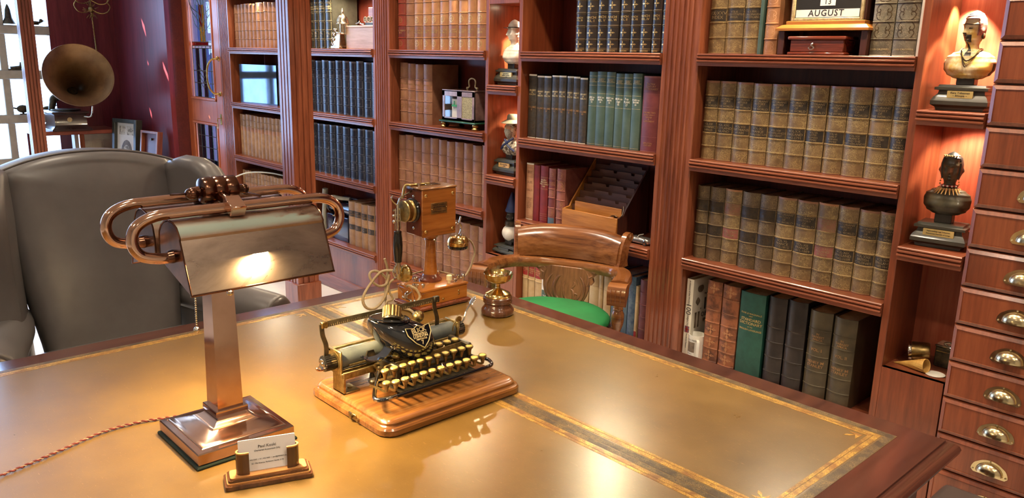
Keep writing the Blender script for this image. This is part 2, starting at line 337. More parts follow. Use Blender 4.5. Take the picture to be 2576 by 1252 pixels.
# ------------------------------------------------------------------ room shell
BY = 2.705            # front plane of the bookcase wall
XL, XR, YN, YF = -8.24, 2.4, -3.2, 3.1
bm = new(); box(bm, -8.5, XR + .2, YN - .2, 4.6, -.1, 0); struct('floor', bm, 'tile')
bm = new(); box(bm, -8.5, XR + .2, YN - .2, YF + .2, ZC, ZC + .1); struct('ceiling', bm, 'ceiling_paint')
bm = new(); box(bm, XR, XR + .1, YN, YF, 0, ZC); struct('wall_right', bm, 'cream_paint')
bm = new(); box(bm, XL - .1, XR, YN - .1, YN, 0, ZC); struct('wall_near', bm, 'cream_paint')
# back wall behind the bookcases, open behind the glazed door
bm = new(); box(bm, -6.2, XR, 3.02, YF, 0, ZC); box(bm, -6.968, -6.2, 3.02, YF, 2.3, ZC); struct('wall_back', bm, 'dark_wall')
bm = new(); box(bm, XL, -6.967, 2.56, 2.60, 0, ZC); struct('wall_alcove', bm, 'red_wall')
bm = new(); box(bm, -7.02, -6.967, 2.60, YF, 0, ZC); struct('wall_return', bm, 'dark_wall')
# left wall with the window opening (y -1.2..2.0, z .55..2.35)
WY0, WY1, WZ0, WZ1 = -1.205, 2.002, .52, 2.72
bm = new(); box(bm, XL - .08, XL, YN, WY0, 0, ZC); box(bm, XL - .08, XL, WY1, 2.6, 0, ZC)
box(bm, XL - .08, XL, WY0, WY1, 0, WZ0); box(bm, XL - .08, XL, WY0, WY1, WZ1 + .35, ZC); struct('wall_left', bm, 'red_wall')
# window of cream muntins; the bars are parts of the window
w = thing('window_1', None, None, (XL, 0, 0)); w['kind'] = 'structure'
Z0 = .892 - .385
for i in range(9):
    y = 1.6265 - .400 * i
    if y - .03 < WY0: break
    bm = new(); box(bm, -.07, .0, y - .0305, y + .0305, WZ0, 3.07, .006); link('muntin', bm, 'cream_paint', w)
k = 0
while Z0 + .385 * k < 3.05:
    z = Z0 + .385 * k
    bm = new(); box(bm, -.075, .012, WY0, WY1 + .005, z - .0, z + .078, .006); link('glazing_bar', bm, 'cream_paint', w); k += 1
bm = new()
for i in range(9):
    y1 = 1.6265 - .400 * (i - 1) - .0305; y0 = 1.6265 - .400 * i + .0305
    y1 = min(y1, WY1); y0 = max(y0, WY0)
    for j in range(k):
        box(bm, -.045, -.041, y0, y1, Z0 + .385 * j + .078, Z0 + .385 * (j + 1))
link('pane', bm, 'clear_glass', w)
# unseen sheet added outside above the window; its holes shape the sun patches
def sun_mask():
    bm = new(); z = 3.5; K = 1.1
    def back(X, Y, Z): t = (z - Z) / K; return (X - t, Y - .9 * t)
    holes = [[(-7.52, 2.56, 1.83), (-7.49, 2.56, 1.74), (-7.425, 2.56, 1.655), (-7.445, 2.56, 1.76)], [(-7.085, 2.56, 1.51), (-7.075, 2.56, 1.40), (-6.975, 2.56, 1.29), (-6.995, 2.56, 1.42)],
             [(-7.44, 2.56, 1.47), (-7.44, 2.56, 1.42), (-7.41, 2.56, 1.42)], [(-7.49, 2.56, 1.06), (-7.47, 2.56, .98), (-7.44, 2.56, .955), (-7.45, 2.56, 1.02)],
             [(-6.62, 2.70, 1.10), (-6.66, 2.70, 1.02), (-6.56, 2.70, 1.005), (-6.52, 2.70, 1.03), (-6.56, 2.70, 1.05)], [(-7.08, 2.56, 1.11), (-7.03, 2.56, 1.06), (-7.04, 2.56, 1.075)]]
    E_ = []
    for L_ in [[(-13, -8), (-8.3, -8), (-8.3, 4.5), (-13, 4.5)]] + [[back(*p) for p in h] for h in holes]:
        v = [bm.verts.new((x, y, z)) for x, y in L_]; E_ += [bm.edges.new((v[i], v[(i + 1) % len(v)])) for i in range(len(v))]
    bmesh.ops.triangle_fill(bm, edges=E_, use_beauty=True)
    q = bmesh.ops.extrude_face_region(bm, geom=bm.faces[:]); bmesh.ops.translate(bm, verts=[g for g in q['geom'] if isinstance(g, bmesh.types.BMVert)], vec=(0, 0, .01))
    tag(link('sun_mask', bm, 'cream_paint'), 'added cream sheet with holes shaping the sun patches, unseen outside above the tall window', 'sun_mask')
sun_mask()
# small dark ornaments standing on the window ledges
def ornament(y, z, h, kind, lab):
    bm = new()
    if kind == 'bell': lathe(bm, [(.0, 0), (.055, 0), (.05, .01), (.03, h * .3), (.022, h * .7), (.01, h * .9), (0, h)], n=14)
    elif kind == 'bird':
        sph(bm, (0, 0, h * .4), (.02, .05, h * .3), 12); sph(bm, (0, .05, h * .75), .018, 10); cyl(bm, (0, .06, h * .75), (0, .09, h * .7), .006, .001, 8)
        tube(bm, [(0, -.03, h * .4), (0, -.08, h * .5), (0, -.11, h * .62)], .008, 6); cyl(bm, (0, 0, 0), (0, 0, h * .3), .01, n=6); box(bm, -.02, .02, -.03, .03, 0, .008)
    else:
        tube(bm, [(0, -.05, .012), (0, 0, .02), (0, .03, .03), (0, .04, h)], lambda t: .022 - .008 * t, 8); box(bm, -.02, .02, -.07, .05, 0, .012, .003)
    tag(link('window_ornament', bm, 'iron'), lab, 'ornament', 'dark ornaments on the window bars').location = (XL - .014, y, z)
ornament(1.70, 1.749, .17, 'bell', 'dark bell-shaped ornament on a window bar left of the fluted column')
ornament(1.90, 1.749, .05, 'bird', 'small dark bird ornament high on the window, right of the fluted column')
ornament(1.72, 1.355, .07, 'boot', 'dark boot-shaped ornament on the middle bar of the window')
ornament(1.73, .970, .12, 'bird', 'dark bird ornament low on the window, left of the fluted column')
ornament(1.93, .970, .10, 'bird', 'dark bird ornament on the window bar behind the gramophone horn')

# ------------------------------------------------------------------ bookcase
TOPS = [.333, .773, 1.180, 1.590, 2.010]
def nose(bm, x0, x1, z, thick=.046, y=BY):
    p = [(y + .03, z), (y - .010, z), (y - .013, z - .003), (y - .013, z - .0065), (y - .008, z - .0085), (y - .012, z - .0105), (y - .0165, z - .0135), (y - .0165, z - .017), (y - .012, z - .0195),
         (y - .008, z - .0215), (y - .012, z - .0235), (y - .0165, z - .0265), (y - .0165, z - .030), (y - .011, z - .0325), (y - .007, z - .034), (y - .007, z - thick), (y + .03, z - thick)]
    prism(bm, p, 'x', x0, x1)
BAYS = {'A': (-6.075, -5.265), 'C': (-4.92, -4.108), 'D': (-3.935, -3.095), 'E': (-2.832, -2.01), 'F': (-1.836, -1.020)}
DESC = {'A': 'far left mahogany bookcase bay holding tan books, beside the glazed door', 'C': 'mahogany bookcase bay of navy book sets beyond the desk lamp',
        'D': 'mahogany bookcase bay behind the antique telephone', 'E': 'mahogany bookcase bay behind the green-seated captain chair', 'F': 'rightmost mahogany bookcase bay holding the long brown gilt sets'}
for b, (x0, x1) in BAYS.items():
    r = thing('bookcase', DESC[b], 'bookcase', (0, 0, 0), group='built-in mahogany bookcase bays')
    bm = new(); box(bm, x0, x1, 2.985, 3.0, 0, 2.5); link('back_panel', bm, 'mahogany_back', r)
    for sx, s in ((x0, -1), (x1, 1)):
        if (b, s) in (('D', 1), ('E', -1), ('F', 1)): continue
        bm = new(); box(bm, sx - (.018 if s < 0 else 0), sx + (.018 if s > 0 else 0), BY + .031, 2.984, 0, 2.5); link('side_panel', bm, 'mahogany', r)
    for z in TOPS:
        bm = new(); box(bm, x0, x1, BY + .028, 2.985, z - .022, z); sh = link('shelf', bm, 'mahogany_across', r)
        bm = new(); nose(bm, x0 + .001, x1 - .001, z); link('shelf_moulding', bm, 'mahogany_across', sh, 25)
    bm = new(); box(bm, x0, x1, BY + .002, BY + .02, .09, .288); link('base_panel', bm, 'mahogany', r)
    bm = new(); box(bm, x0 - .0, x1 + .0, BY - .008, BY + .02, 0, .09, .004); link('plinth', bm, 'mahogany_across', r)
    bm = new(); box(bm, x0, x1, BY - .01, 2.985, 2.41, 2.5, .006); link('cornice', bm, 'mahogany_across', r)
def fluted(x0, x1, n, margin, depth=.006, y=BY, yb=BY + .03):
    w = (x1 - x0 - 2 * margin) / n; p = [(x0, yb), (x0, y + .003), (x0 + .003, y)]
    for i in range(n):
        a = x0 + margin + i * w + w * .16; c = a + w * .68
        p += [(a, y), (a + .0012, y + depth * .8), (a + w * .16, y + depth), (c - w * .16, y + depth), (c - .0012, y + depth * .8), (c, y)]
    return p + [(x1 - .003, y), (x1, y + .003), (x1, yb)]
PIL = [(-6.26, -6.075, 6, 'fluted pilaster beside the glazed door and the tan books'), (-5.265, -4.92, 7, 'wide fluted pilaster half hidden behind the free-standing column'), (-4.108, -3.935, 6, 'fluted pilaster between the navy books and the tan leather sets'), (-2.01, -1.836, 6, 'broad fluted pilaster between the green book row and the brown gilt sets')]
for x0, x1, n, lab in PIL:
    bm = new(); prism(bm, fluted(x0, x1, n, .018), 'z', 0, 2.5); tag(link('fluted_pilaster', bm, 'mahogany', ang=25), lab, 'pilaster', 'fluted bookcase pilasters')
# narrow display niches with their stiles
def niche(x0, x1, tops, lab, lowpanel):
    r = thing('display_niche', lab, 'niche', (0, 0, 0), group='lit display niches')
    bm = new(); box(bm, x0, x1, 2.955, 2.97, 0, 2.5); link('back_panel', bm, 'niche_back', r)
    for sx, s in ((x0, -1), (x1, 1)):
        bm = new(); box(bm, min(sx, sx + s * .024), max(sx, sx + s * .024), BY if not (s > 0 and x0 > -2) else BY + .022, 2.985, 0, 2.5, .002); link('stile', bm, 'drawer_wood', r)
    for z in tops:
        bm = new(); box(bm, x0, x1, BY + .028, 2.955, z - .022, z); sh = link('shelf', bm, 'drawer_wood', r)
        bm = new(); nose(bm, x0 + .001, x1 - .001, z); link('shelf_moulding', bm, 'mahogany_across', sh, 25)
    bm = new(); box(bm, x0, x1, BY, BY + .02, .0, lowpanel); link('base_panel', bm, 'drawer_wood', r)
    bm = new(); box(bm, x0, x1, BY + .001, 2.955, lowpanel - .02, lowpanel); link('ledge', bm, 'mahogany_across', r)
    bm = new(); box(bm, x0, x1, BY, 2.955, 1.812, 1.87, .002); link('light_box', bm, 'drawer_wood', r)
    bm = new(); box(bm, x0, x1, BY, 2.955, 2.41, 2.5, .002); link('cornice', bm, 'drawer_wood', r)
    return r
niche(-3.071, -2.856, (1.425, .972), 'narrow lit display niche between the telephone bookcase and the captain chair bookcase', .553)
niche(-.996, -.797, (1.425, .980), 'narrow lit display niche beside the bank of drawers', .553)
# little lamps recessed in the niche ceilings
for i, x in enumerate(SHELF_LAMPS):
    bm = new(); lathe(bm, [(0, -.010), (.024, -.010), (.026, -.006), (.026, 0)], c=(x, 2.755, 1.987), n=18)
    tag(link('shelf_lamp', bm, 'lamp_glow'), 'small round lamp under the shelf above the top row, %s bay from the door' % ['first', 'second', 'third', 'fourth', 'last'][i], 'lamp', 'lamps under the upper shelves')
def puck(x, y, z, e, tgt, size=78, soft=.012, blend=.25):
    bm = new(); lathe(bm, [(0, -.006), (.02, -.006), (.02, 0)], c=(x, y, z), n=16)
    lab = 'small recessed lamp in the ceiling of ' + ('the left display niche' if x < -2 else 'the right display niche') + (', top compartment' if z > 2 else ', wall side' if x > -.9 and x < -.8 else '')
    o = tag(link('niche_lamp', bm, 'lamp_glow'), lab, 'lamp', 'recessed niche lamps')
    light('niche_spot', 'SPOT', (x, y, z - .012), e, (1, .82, .56), tgt, spot_size=radians(size), spot_blend=blend, shadow_soft_size=soft)
NZ = 1.811
puck(-2.93, 2.865, NZ, 45, (-2.95, 2.90, 1.4), 92)
puck(-.955, 2.90, NZ, 34, (-.96, 2.93, 1.4), 74); puck(-.86, 2.81, NZ, 30, (-.87, 2.83, 1.4), 84)
puck(-2.93, 2.85, 2.40, 110, (-2.93, 2.9, 1.9), 110); puck(-.90, 2.85, 2.40, 50, (-.90, 2.9, 1.9), 110)
light('niche_spot', 'SPOT', (-2.90, 2.84, 1.385), 13, (1, .80, .56), (-2.93, 2.93, 1.0), spot_size=radians(120), spot_blend=.6, shadow_soft_size=.015)
light('niche_spot', 'SPOT', (-.86, 2.84, 1.385), 11, (1, .80, .56), (-.88, 2.93, 1.0), spot_size=radians(120), spot_blend=.5, shadow_soft_size=.015)

# free-standing fluted columns
def column(x0, x1, y0, y1, nf, lab):
    r = thing('fluted_column', lab, 'column', (0, 0, 0), group='free-standing fluted columns')
    def side(a, b, n, m=.014, d=.009):
        w = (b - a - 2 * m) / n; o = []
        for i in range(n):
            p = a + m + i * w + w * .33; q = p + w * .34; o += [(p, 0), (p + .001, d), (q - .001, d), (q, 0)]
        return o
    P = [(x0, y0)] + [(u, y0 + v) for u, v in side(x0, x1, nf)] + [(x1, y0)] + [(x1 - v, u) for u, v in side(y0, y1, nf)] + [(x1, y1)]
    P += [(u, y1 - v) for u, v in side(x0, x1, nf)][::-1] + [(x0, y1)] + [(x0 + v, u) for u, v in side(y0, y1, nf)][::-1]
    bm = new(); prism(bm, P, 'z', .16, ZC); link('shaft', bm, 'mahogany', r, 25)
    bm = new(); box(bm, x0 - .012, x1 + .012, y0 - .012, y1 + .012, 0, .16, .004); link('plinth', bm, 'mahogany', r)
column(-4.505, -4.363, 2.30, 2.442, 3, 'free-standing fluted mahogany column between the wing chair and the navy books')
column(-7.045, -6.957, 1.50, 1.596, 3, 'slim fluted column in front of the bright window at the left')

# drawer cabinet with cup pulls
def drawer_cabinet():
    r = thing('drawer_cabinet', 'tall mahogany cabinet of shallow drawers with brass cup pulls', 'cabinet', (0, 0, 0))
    X0, X1, N = -.793, -.455, 2
    bm = new(); box(bm, X0 + .021, X0 + .7, BY + .0205, 3.0, 0, 2.5); link('carcass', bm, 'drawer_wood', r)
    bm = new(); box(bm, X0, X0 + .7, BY - .004, BY + .02, 0, .135, .003); link('plinth', bm, 'drawer_wood', r)
    zt = 2.385; pitch = .12475
    for c in range(2):
        a = X0 + .002 + c * .346; b = a + .340
        for k in range(18):
            z1 = 1.637 + pitch * 6 - pitch * k; z0 = z1 - pitch + .004
            if z0 < .13: break
            bm = new(); box(bm, a, b, BY - .004, BY + .02, z0, z1)
            e = .013
            loft(bm, [[(a + i, BY - y, z0 + i), (b - i, BY - y, z0 + i), (b - i, BY - y, z1 - i), (a + i, BY - y, z1 - i)] for i, y in ((.0, .004), (.002, .010), (e, .016), (e + .001, .013), (e + .003, .0135))], caps=False)
            f = bm.faces.new([bm.verts.new(p) for p in [(a + e + .003, BY - .0135, z0 + e + .003), (b - e - .003, BY - .0135, z0 + e + .003), (b - e - .003, BY - .0135, z1 - e - .003), (a + e + .003, BY - .0135, z1 - e - .003)]])
            d = link('drawer', bm, 'drawer_wood', r, 20)
            if c == 0 or k > 4:
                h = link_mesh('cup_pull', CUP, d); h.location = (a + .168, BY - .0135, (z0 + z1) / 2 - .006)
def cup_mesh():
    bm = new(); R = []
    for i in range(9):
        a = pi / 2 * i / 8
        R.append([(.040 * cos(t) * cos(a) if True else 0, -.026 * sin(a) if True else 0, .034 * sin(t) * cos(a) - .012) for t in [pi * j / 16 for j in range(17)]])
    # quarter-ellipsoid shell, open below
    q = new(); loft(q, R, closed=False, caps=False); R2 = [[(x * .93, y * .93, (z + .012) * .93 - .012) for x, y, z in r] for r in R]; loft(q, R2, closed=False, caps=False); add(bm, q)
    # back plate with ears
    pl = [(.050 * cos(t) * (1 if abs(cos(t)) < .8 else 1.06), .044 * sin(t) - .014) for t in [pi * j / 20 for j in range(21)]]
    t = new(); prism(t, [(x, z) for x, z in pl] + [(-.045, -.022), (.045, -.022)], 'y', -.002, 0); add(bm, t)
    for x in (-.047, .047): sph(bm, (x, -.003, -.012), .0032, 8)
    sph(bm, (0, -.003, .0265), .0028, 8)
    bmesh.ops.recalc_face_normals(bm, faces=bm.faces[:]); me = bpy.data.meshes.new('cup_pull'); bm.to_mesh(me); bm.free(); me.materials.append(M['pull_metal'])
    me.polygons.foreach_set('use_smooth', [True] * len(me.polygons)); me.set_sharp_from_angle(angle=radians(40)); return me
CUP = cup_mesh(); drawer_cabinet()

# glazed door in line with the bookcases
def glazed_door():
    r = thing('door_1', None, None, (0, 0, 0)); r['kind'] = 'structure'
    X0, X1 = -6.965, -6.262; y0, y1 = BY, BY + .045
    gx0, gx1 = -6.865, -6.372
    def part(n, *a, m='orange_door', **k): bm = new(); box(bm, *a, **k); return link(n, bm, m, r)
    part('stile', X0, gx0, y0, y1, .02, 2.36, bev=.003); part('stile', gx1, X1, y0, y1, .02, 2.36, bev=.003)
    part('rail', gx0, gx1, y0, y1, .985, 1.165, bev=.003); part('rail', gx0, gx1, y0, y1, 2.25, 2.36, bev=.003); part('rail', gx0, gx1, y0, y1, .02, .26, bev=.003)
    for z0, z1 in ((1.165, 2.25), (.26, .985)):
        bm = new()
        for s in (0, 1):
            x = gx0 if s == 0 else gx1; box(bm, min(x, x + (.022 if s == 0 else -.022)), max(x, x + (.022 if s == 0 else -.022)), y0 - .008, y0 + .014, z0, z1, .004)
        box(bm, gx0, gx1, y0 - .012, y0 + .014, z0, z0 + .02, .004); box(bm, gx0, gx1, y0 - .012, y0 + .014, z1 - .02, z1, .004)
        link('glazing_bead', bm, 'orange_door', r)
    # leaded glass: upper light with a tree, lower light with squares
    a, b = gx0 + .022, gx1 - .022; yg = y0 + .022
    def lead(pts, rr=.003): tube(LB, [(x, yg, z) for x, z in pts], rr, 5, 5)
    def quadpane(x0, x1, z0, z1, m):
        bm = new(); box(bm, x0, x1, yg - .0015, yg + .0015, z0, z1); link('pane', bm, m, r)
    LB = new(); W_ = b - a
    zb = [1.185, 1.30, 1.40, 1.58]; n = 6
    pal = ['ice_glass', 'smoke_glass', 'blue_glass', 'smoke_glass', 'ice_glass', 'smoke_glass']
    xs = [a + W_ * t for t in (0, .14, .30, .44, .60, .80, 1)]
    for j in range(3):
        for i in range(6):
            quadpane(xs[i], xs[i + 1], zb[j], zb[j + 1], ['blue_glass', 'smoke_glass', 'ice_glass', 'smoke_glass', 'blue_glass', 'ice_glass'][(i + j * 0) % 6])
    for x in xs: lead([(x, 1.185), (x, 1.4), (x, 1.60)], .004)
    for z in zb: lead([(a, z), ((a + b) / 2, z), (b, z)], .0035)
    for i in range(1, 5):
        for s in (-1, 1):
            cxx = xs[3]; lead([(cxx, 1.22 + .04 * i), (cxx + s * .05, 1.25 + .04 * i), (cxx + s * .09, 1.29 + .04 * i)], .003)
    quadpane(a, b, 1.60, 1.63, 'red_glass'); lead([(a, 1.60), (b, 1.60)], .004); lead([(a, 1.63), (b, 1.63)], .004)
    up = [(0, .28, 'ice_glass'), (.28, .40, 'blue_glass'), (.40, .52, 'amber_glass'), (.52, .62, 'amber_glass'), (.62, .8, 'ice_glass'), (.8, 1, 'ice_glass')]
    for t0, t1, m in up:
        for z0, z1, mm in ((1.63, 1.75, m), (1.75, 1.92, 'red_glass' if m == 'amber_glass' and t0 < .45 else m), (1.92, 2.23, 'ice_glass')): quadpane(a + W_ * t0, a + W_ * t1, z0, z1, mm)
    cxx = a + W_ * .52
    for s in (-1, 1):
        for k in range(7):
            z = 1.64 + .07 * k; d = W_ * (.20 + .045 * (k % 3)) * (1 if k < 5 else .8)
            lead([(cxx + s * .01, z), (cxx + s * d * .5, z + .07), (cxx + s * d * 1.6, z + .13 + .02 * (k % 2)), (cxx + s * d * 2.0, z + .20)], .0035)
            lead([(cxx + s * d * .9, z + .10), (cxx + s * d * 1.1, z + .17), (cxx + s * d * .9, z + .24)], .0028)
    for t in (.40, .52, .62): lead([(a + W_ * t, 1.63), (a + W_ * (t - .01), 1.9), (a + W_ * (t + .02), 2.23)], .004)
    for i in range(6):
        x0 = a + W_ * i / 6; x1 = a + W_ * (i + 1) / 6
        for j in range(7):
            z0 = .28 + .685 * j / 7; z1 = .28 + .685 * (j + 1) / 7
            quadpane(x0, x1, z0, z1, 'ice_glass' if i in (2, 4) and j > 3 else 'smoke_glass')
    for i in range(7): lead([(a + W_ * i / 6, .28), (a + W_ * i / 6, .965)], .0035)
    for j in range(8): lead([(a, .28 + .685 * j / 7), (b, .28 + .685 * j / 7)], .0032)
    link('leading', LB, 'iron', r)
    # brass pull handle and keys
    bm = new(); hx = -6.285
    tube(bm, [(hx, y0 - .01, 1.50), (hx - .015, y0 - .05, 1.495), (hx - .035, y0 - .075, 1.45), (hx - .045, y0 - .082, 1.365), (hx - .035, y0 - .075, 1.28), (hx - .015, y0 - .05, 1.235), (hx, y0 - .01, 1.23)], .0075, 10)
    for z in (1.50, 1.23): lathe(bm, [(.018, 0), (.018, .004), (.010, .010), (.009, .02)], c=(hx, y0, z), n=14, T=RXm(pi / 2)); sph(bm, (hx + .006, y0 - .015, z + (.012 if z > 1.4 else -.012)), .009, 10)
    link('handle', bm, 'brass', r)
    bm = new(); box(bm, -6.318, -6.29, y0 - .004, y0, .985, 1.07, .002); cyl(bm, (-6.304, y0, 1.035), (-6.304, y0 - .03, 1.035), .003, n=8)
    tube(bm, [(-6.304, y0 - .03, 1.035), (-6.30, y0 - .034, 1.02), (-6.304, y0 - .03, 1.005), (-6.31, y0 - .026, 1.02)], .0025, 6, closed=True)
    box(bm, -6.308, -6.300, y0 - .032, y0 - .029, .955, 1.003); box(bm, -6.315, -6.307, y0 - .030, y0 - .028, .962, 1.003); link('lock_and_keys', bm, 'brass', r)
glazed_door()

# ceiling spot fixtures, for the bookcase row and the added fill lights
ORD_ = ['first', 'second', 'third', 'fourth', 'fifth', 'sixth']
def spot_fix(x, y, i):
    r = thing('ceiling_spotlight', None, 'ceiling light', (x, y, ZC), group='recessed ceiling spotlights'); r['label'] = 'recessed round ceiling spotlight above the room, %s of the row %s' % (ORD_[i % 6], 'along the bookcases' if i < 6 else 'added over the desk' if i < 12 else 'added by the right wall')
    bm = new(); lathe(bm, [(.04, -.012), (.055, -.012), (.058, -.006), (.058, 0), (.04, 0)], n=20); link('bezel', bm, 'nickel', r)
    bm = new(); lathe(bm, [(0, -.006), (.04, -.006), (.04, -.002), (0, -.002)], n=20); link('lamp', bm, 'bulb', r)
for i, p in enumerate([(s[0], s[1]) for s in SPOTS] + ROOM_FILL): spot_fix(p[0], p[1], i)
# ------------------------------------------------------------------ books
SPY = BY + .040       # plane of the spines
ORD = ['first', 'second', 'third', 'fourth', 'fifth', 'sixth', 'seventh', 'eighth', 'ninth', 'tenth', 'eleventh', 'twelfth', 'thirteenth', 'fourteenth', 'fifteenth']
def strip(bm, y, x0, x1, z0, z1, off, mi=0, n=6, e=.0006):
    xs = [x0 + (x1 - x0) * i / n for i in range(n + 1)]
    R = [[(x, y(x) + .0012, z0) for x in xs], [(x, y(x) - off, z0 + e) for x in xs], [(x, y(x) - off, z1 - e) for x in xs], [(x, y(x) + .0012, z1) for x in xs]]
    loft(bm, R, closed=False, caps=False, mi=mi)
def frame(bm, y, x0, x1, z0, z1, off=.0005, t=.0014):
    for a in ((x0, x1, z0, z0 + t), (x0, x1, z1 - t, z1)): strip(bm, y, *a, off, e=.0002)
    for a in ((x0, x0 + t, z0, z1), (x1 - t, x1, z0, z1)): strip(bm, y, *a, off, n=1, e=.0002)
def flat(bm, y, pts, off=.0006):
    vs = [bm.verts.new((x, y(x) - off, z)) for x, z in pts]; bm.faces.new(vs)
def diamond(bm, y, cz, s):
    for k in range(4):
        a = pi / 2 * k; c_, s_ = cos(a), sin(a)
        P = [(.15, 0), (.45, .22), (1, 0), (.45, -.22)]
        flat(bm, y, [((px * c_ - pz * s_) * s, cz + (px * s_ + pz * c_) * s) for px, pz in P])
    flat(bm, y, [(.22 * s, cz), (0, cz + .22 * s), (-.22 * s, cz), (0, cz - .22 * s)], .0008)
def rosette(bm, y, cz, s):
    for i in range(12):
        a, b = 2 * pi * i / 12, 2 * pi * (i + 1) / 12
        flat(bm, y, [(cos(a) * s, cz + sin(a) * s), (cos(b) * s, cz + sin(b) * s), (cos(b) * s * .78, cz + sin(b) * s * .78), (cos(a) * s * .78, cz + sin(a) * s * .78)])
    diamond(bm, y, cz, s * .6)
def scroll(bm, y, cz, s, t=.05):
    for sx in (-1, 1):
        for sz in (-1, 1):
            P = [(.02, .5), (.28, .42), (.42, .16), (.30, -.02), (.18, .08), (.24, .2)]
            P = [(q.x, q.y) for q in smoothpts([(a, b, 0) for a, b in P], 3)]
            for (x0, z0), (x1, z1) in zip(P, P[1:]):
                dx, dz = x1 - x0, z1 - z0; L = sqrt(dx * dx + dz * dz); nx, nz = -dz / L * t / 2, dx / L * t / 2
                flat(bm, y, [(sx * s * (a), cz + sz * s * b * .9) for a, b in ((x0 + nx, z0 + nz), (x1 + nx, z1 + nz), (x1 - nx, z1 - nz), (x0 - nx, z0 - nz))])
_bk = {}
def book_parts(st, w, h, d, txt):
    """list of (part name, mesh, parent index, label) for one volume; index 0 is the cover"""
    key = (st, round(w, 3), round(h, 3), txt)
    if key in _bk: return _bk[key]
    s = STY[st]; b = s.get('bulge', .16) * w; hw = w / 2
    yf = lambda x: b * min(1, abs(2 * x / w)) ** 2.2
    out = []
    def mk(n, bm, mats, par, lab=None, ang=40):
        o = link(n, bm, mats, None, ang); me = o.data; bpy.data.objects.remove(o); out.append((n, me, par, lab))
    # cover: rounded spine + two boards, with raised bands
    t = .0032; arc = [(-hw + w * i / 10, yf(-hw + w * i / 10)) for i in range(11)]
    inn = [(x * (hw - t) / hw, y + t) for x, y in arc[::-1]]
    P = arc + [(hw, b + .004), (hw, d), (hw - t, d), (hw - t, b + t)] + inn[1:-1] + [(-hw + t, b + t), (-hw + t, d), (-hw, d), (-hw, b + .004)]
    bm = new(); prism(bm, P, 'z', 0, h)
    bands = s.get('bands', [])
    for z in bands: strip(bm, yf, -hw + .0004, hw - .0004, z * h - .0036, z * h + .0036, .0030, e=.0022)
    mk('cover', bm, s['cover'], None)
    bm = new(); box(bm, -hw + t, hw - t, b + t + .001, d - .005, .004, h - .005); mk('page_block', bm, s.get('pages', 'page_edge'), 0)
    li = 1
    for lb in s.get('labels', []):
        z0, z1, m = lb[:3]; bm = new(); strip(bm, yf, -hw * .93, hw * .93, z0 * h, z1 * h, .0007); mk('title_label', bm, m, 0); li = len(out) - 1
        if len(lb) > 3 and lb[3] is not None:
            T_ = txt[lb[3]] if lb[3] < len(txt) else ''
            if T_:
                ln = T_.split('\n'); k = max(len(q) for q in ln); size = min((z1 - z0) * h / (len(ln) * .98 + .15), w * 1.62 / max(k, 4)); bm = new()
                for i, q in enumerate(ln): text(bm, q, size, TR(0, -.0011, (z0 + z1) / 2 * h + (len(ln) / 2 - .5 - i) * size * .92), bend=yf)
                mk('lettering', bm, s.get('print', 'gold_print'), li)
    for tx in s.get('texts', []):
        z0, z1, idx = tx[:3]
        T_ = txt[idx] if idx < len(txt) else ''
        if T_:
            ln = T_.split('\n'); k = max(len(q) for q in ln); size = min((z1 - z0) * h / (len(ln) * .98 + .1), w * 1.5 / max(k, 4)); bm = new()
            for i, q in enumerate(ln): text(bm, q, size, TR(0, -.0006, (z0 + z1) / 2 * h + (len(ln) / 2 - .5 - i) * size * .95), bend=yf, bold=size * .012)
            mk('lettering', bm, tx[3] if len(tx) > 3 else s.get('print', 'gold_print'), 0)
    if 'frames' in s or 'lines' in s or 'orn' in s:
        bm = new()
        for z0, z1 in s.get('frames', []): frame(bm, yf, -hw * .86, hw * .86, z0 * h, z1 * h, .0005, s.get('ft', .0016))
        for z in s.get('lines', []): strip(bm, yf, -hw * .97, hw * .97, z * h - .0008, z * h + .0008, .0006, e=.0003)
        for kind, z, sz in s.get('orn', []): {'diamond': diamond, 'rosette': rosette, 'scroll': scroll}[kind](bm, yf, z * h, sz * w)
        mk('gilt_tooling', bm, s.get('gilt', 'gold_print'), 0)
    if 'wear' in s:
        bm = new(); strip(bm, yf, -hw * .98, hw * .98, .975 * h, h + .0006, .0008); strip(bm, yf, -hw * .98, hw * .98, 0, .012 * h, .0008); mk('worn_edge', bm, s['wear'], 0, 'pale worn leather edge')
    _bk[key] = out
    return out
B5 = [.165, .335, .505, .675, .845]
def comps(b): e = [0.01] + b + [.985]; return [(e[i] + .012, e[i + 1] - .012) for i in range(len(e) - 1)]
C5 = comps([.17, .335, .50, .665, .83])
HB = [.165, .33, .485, .655, .81]
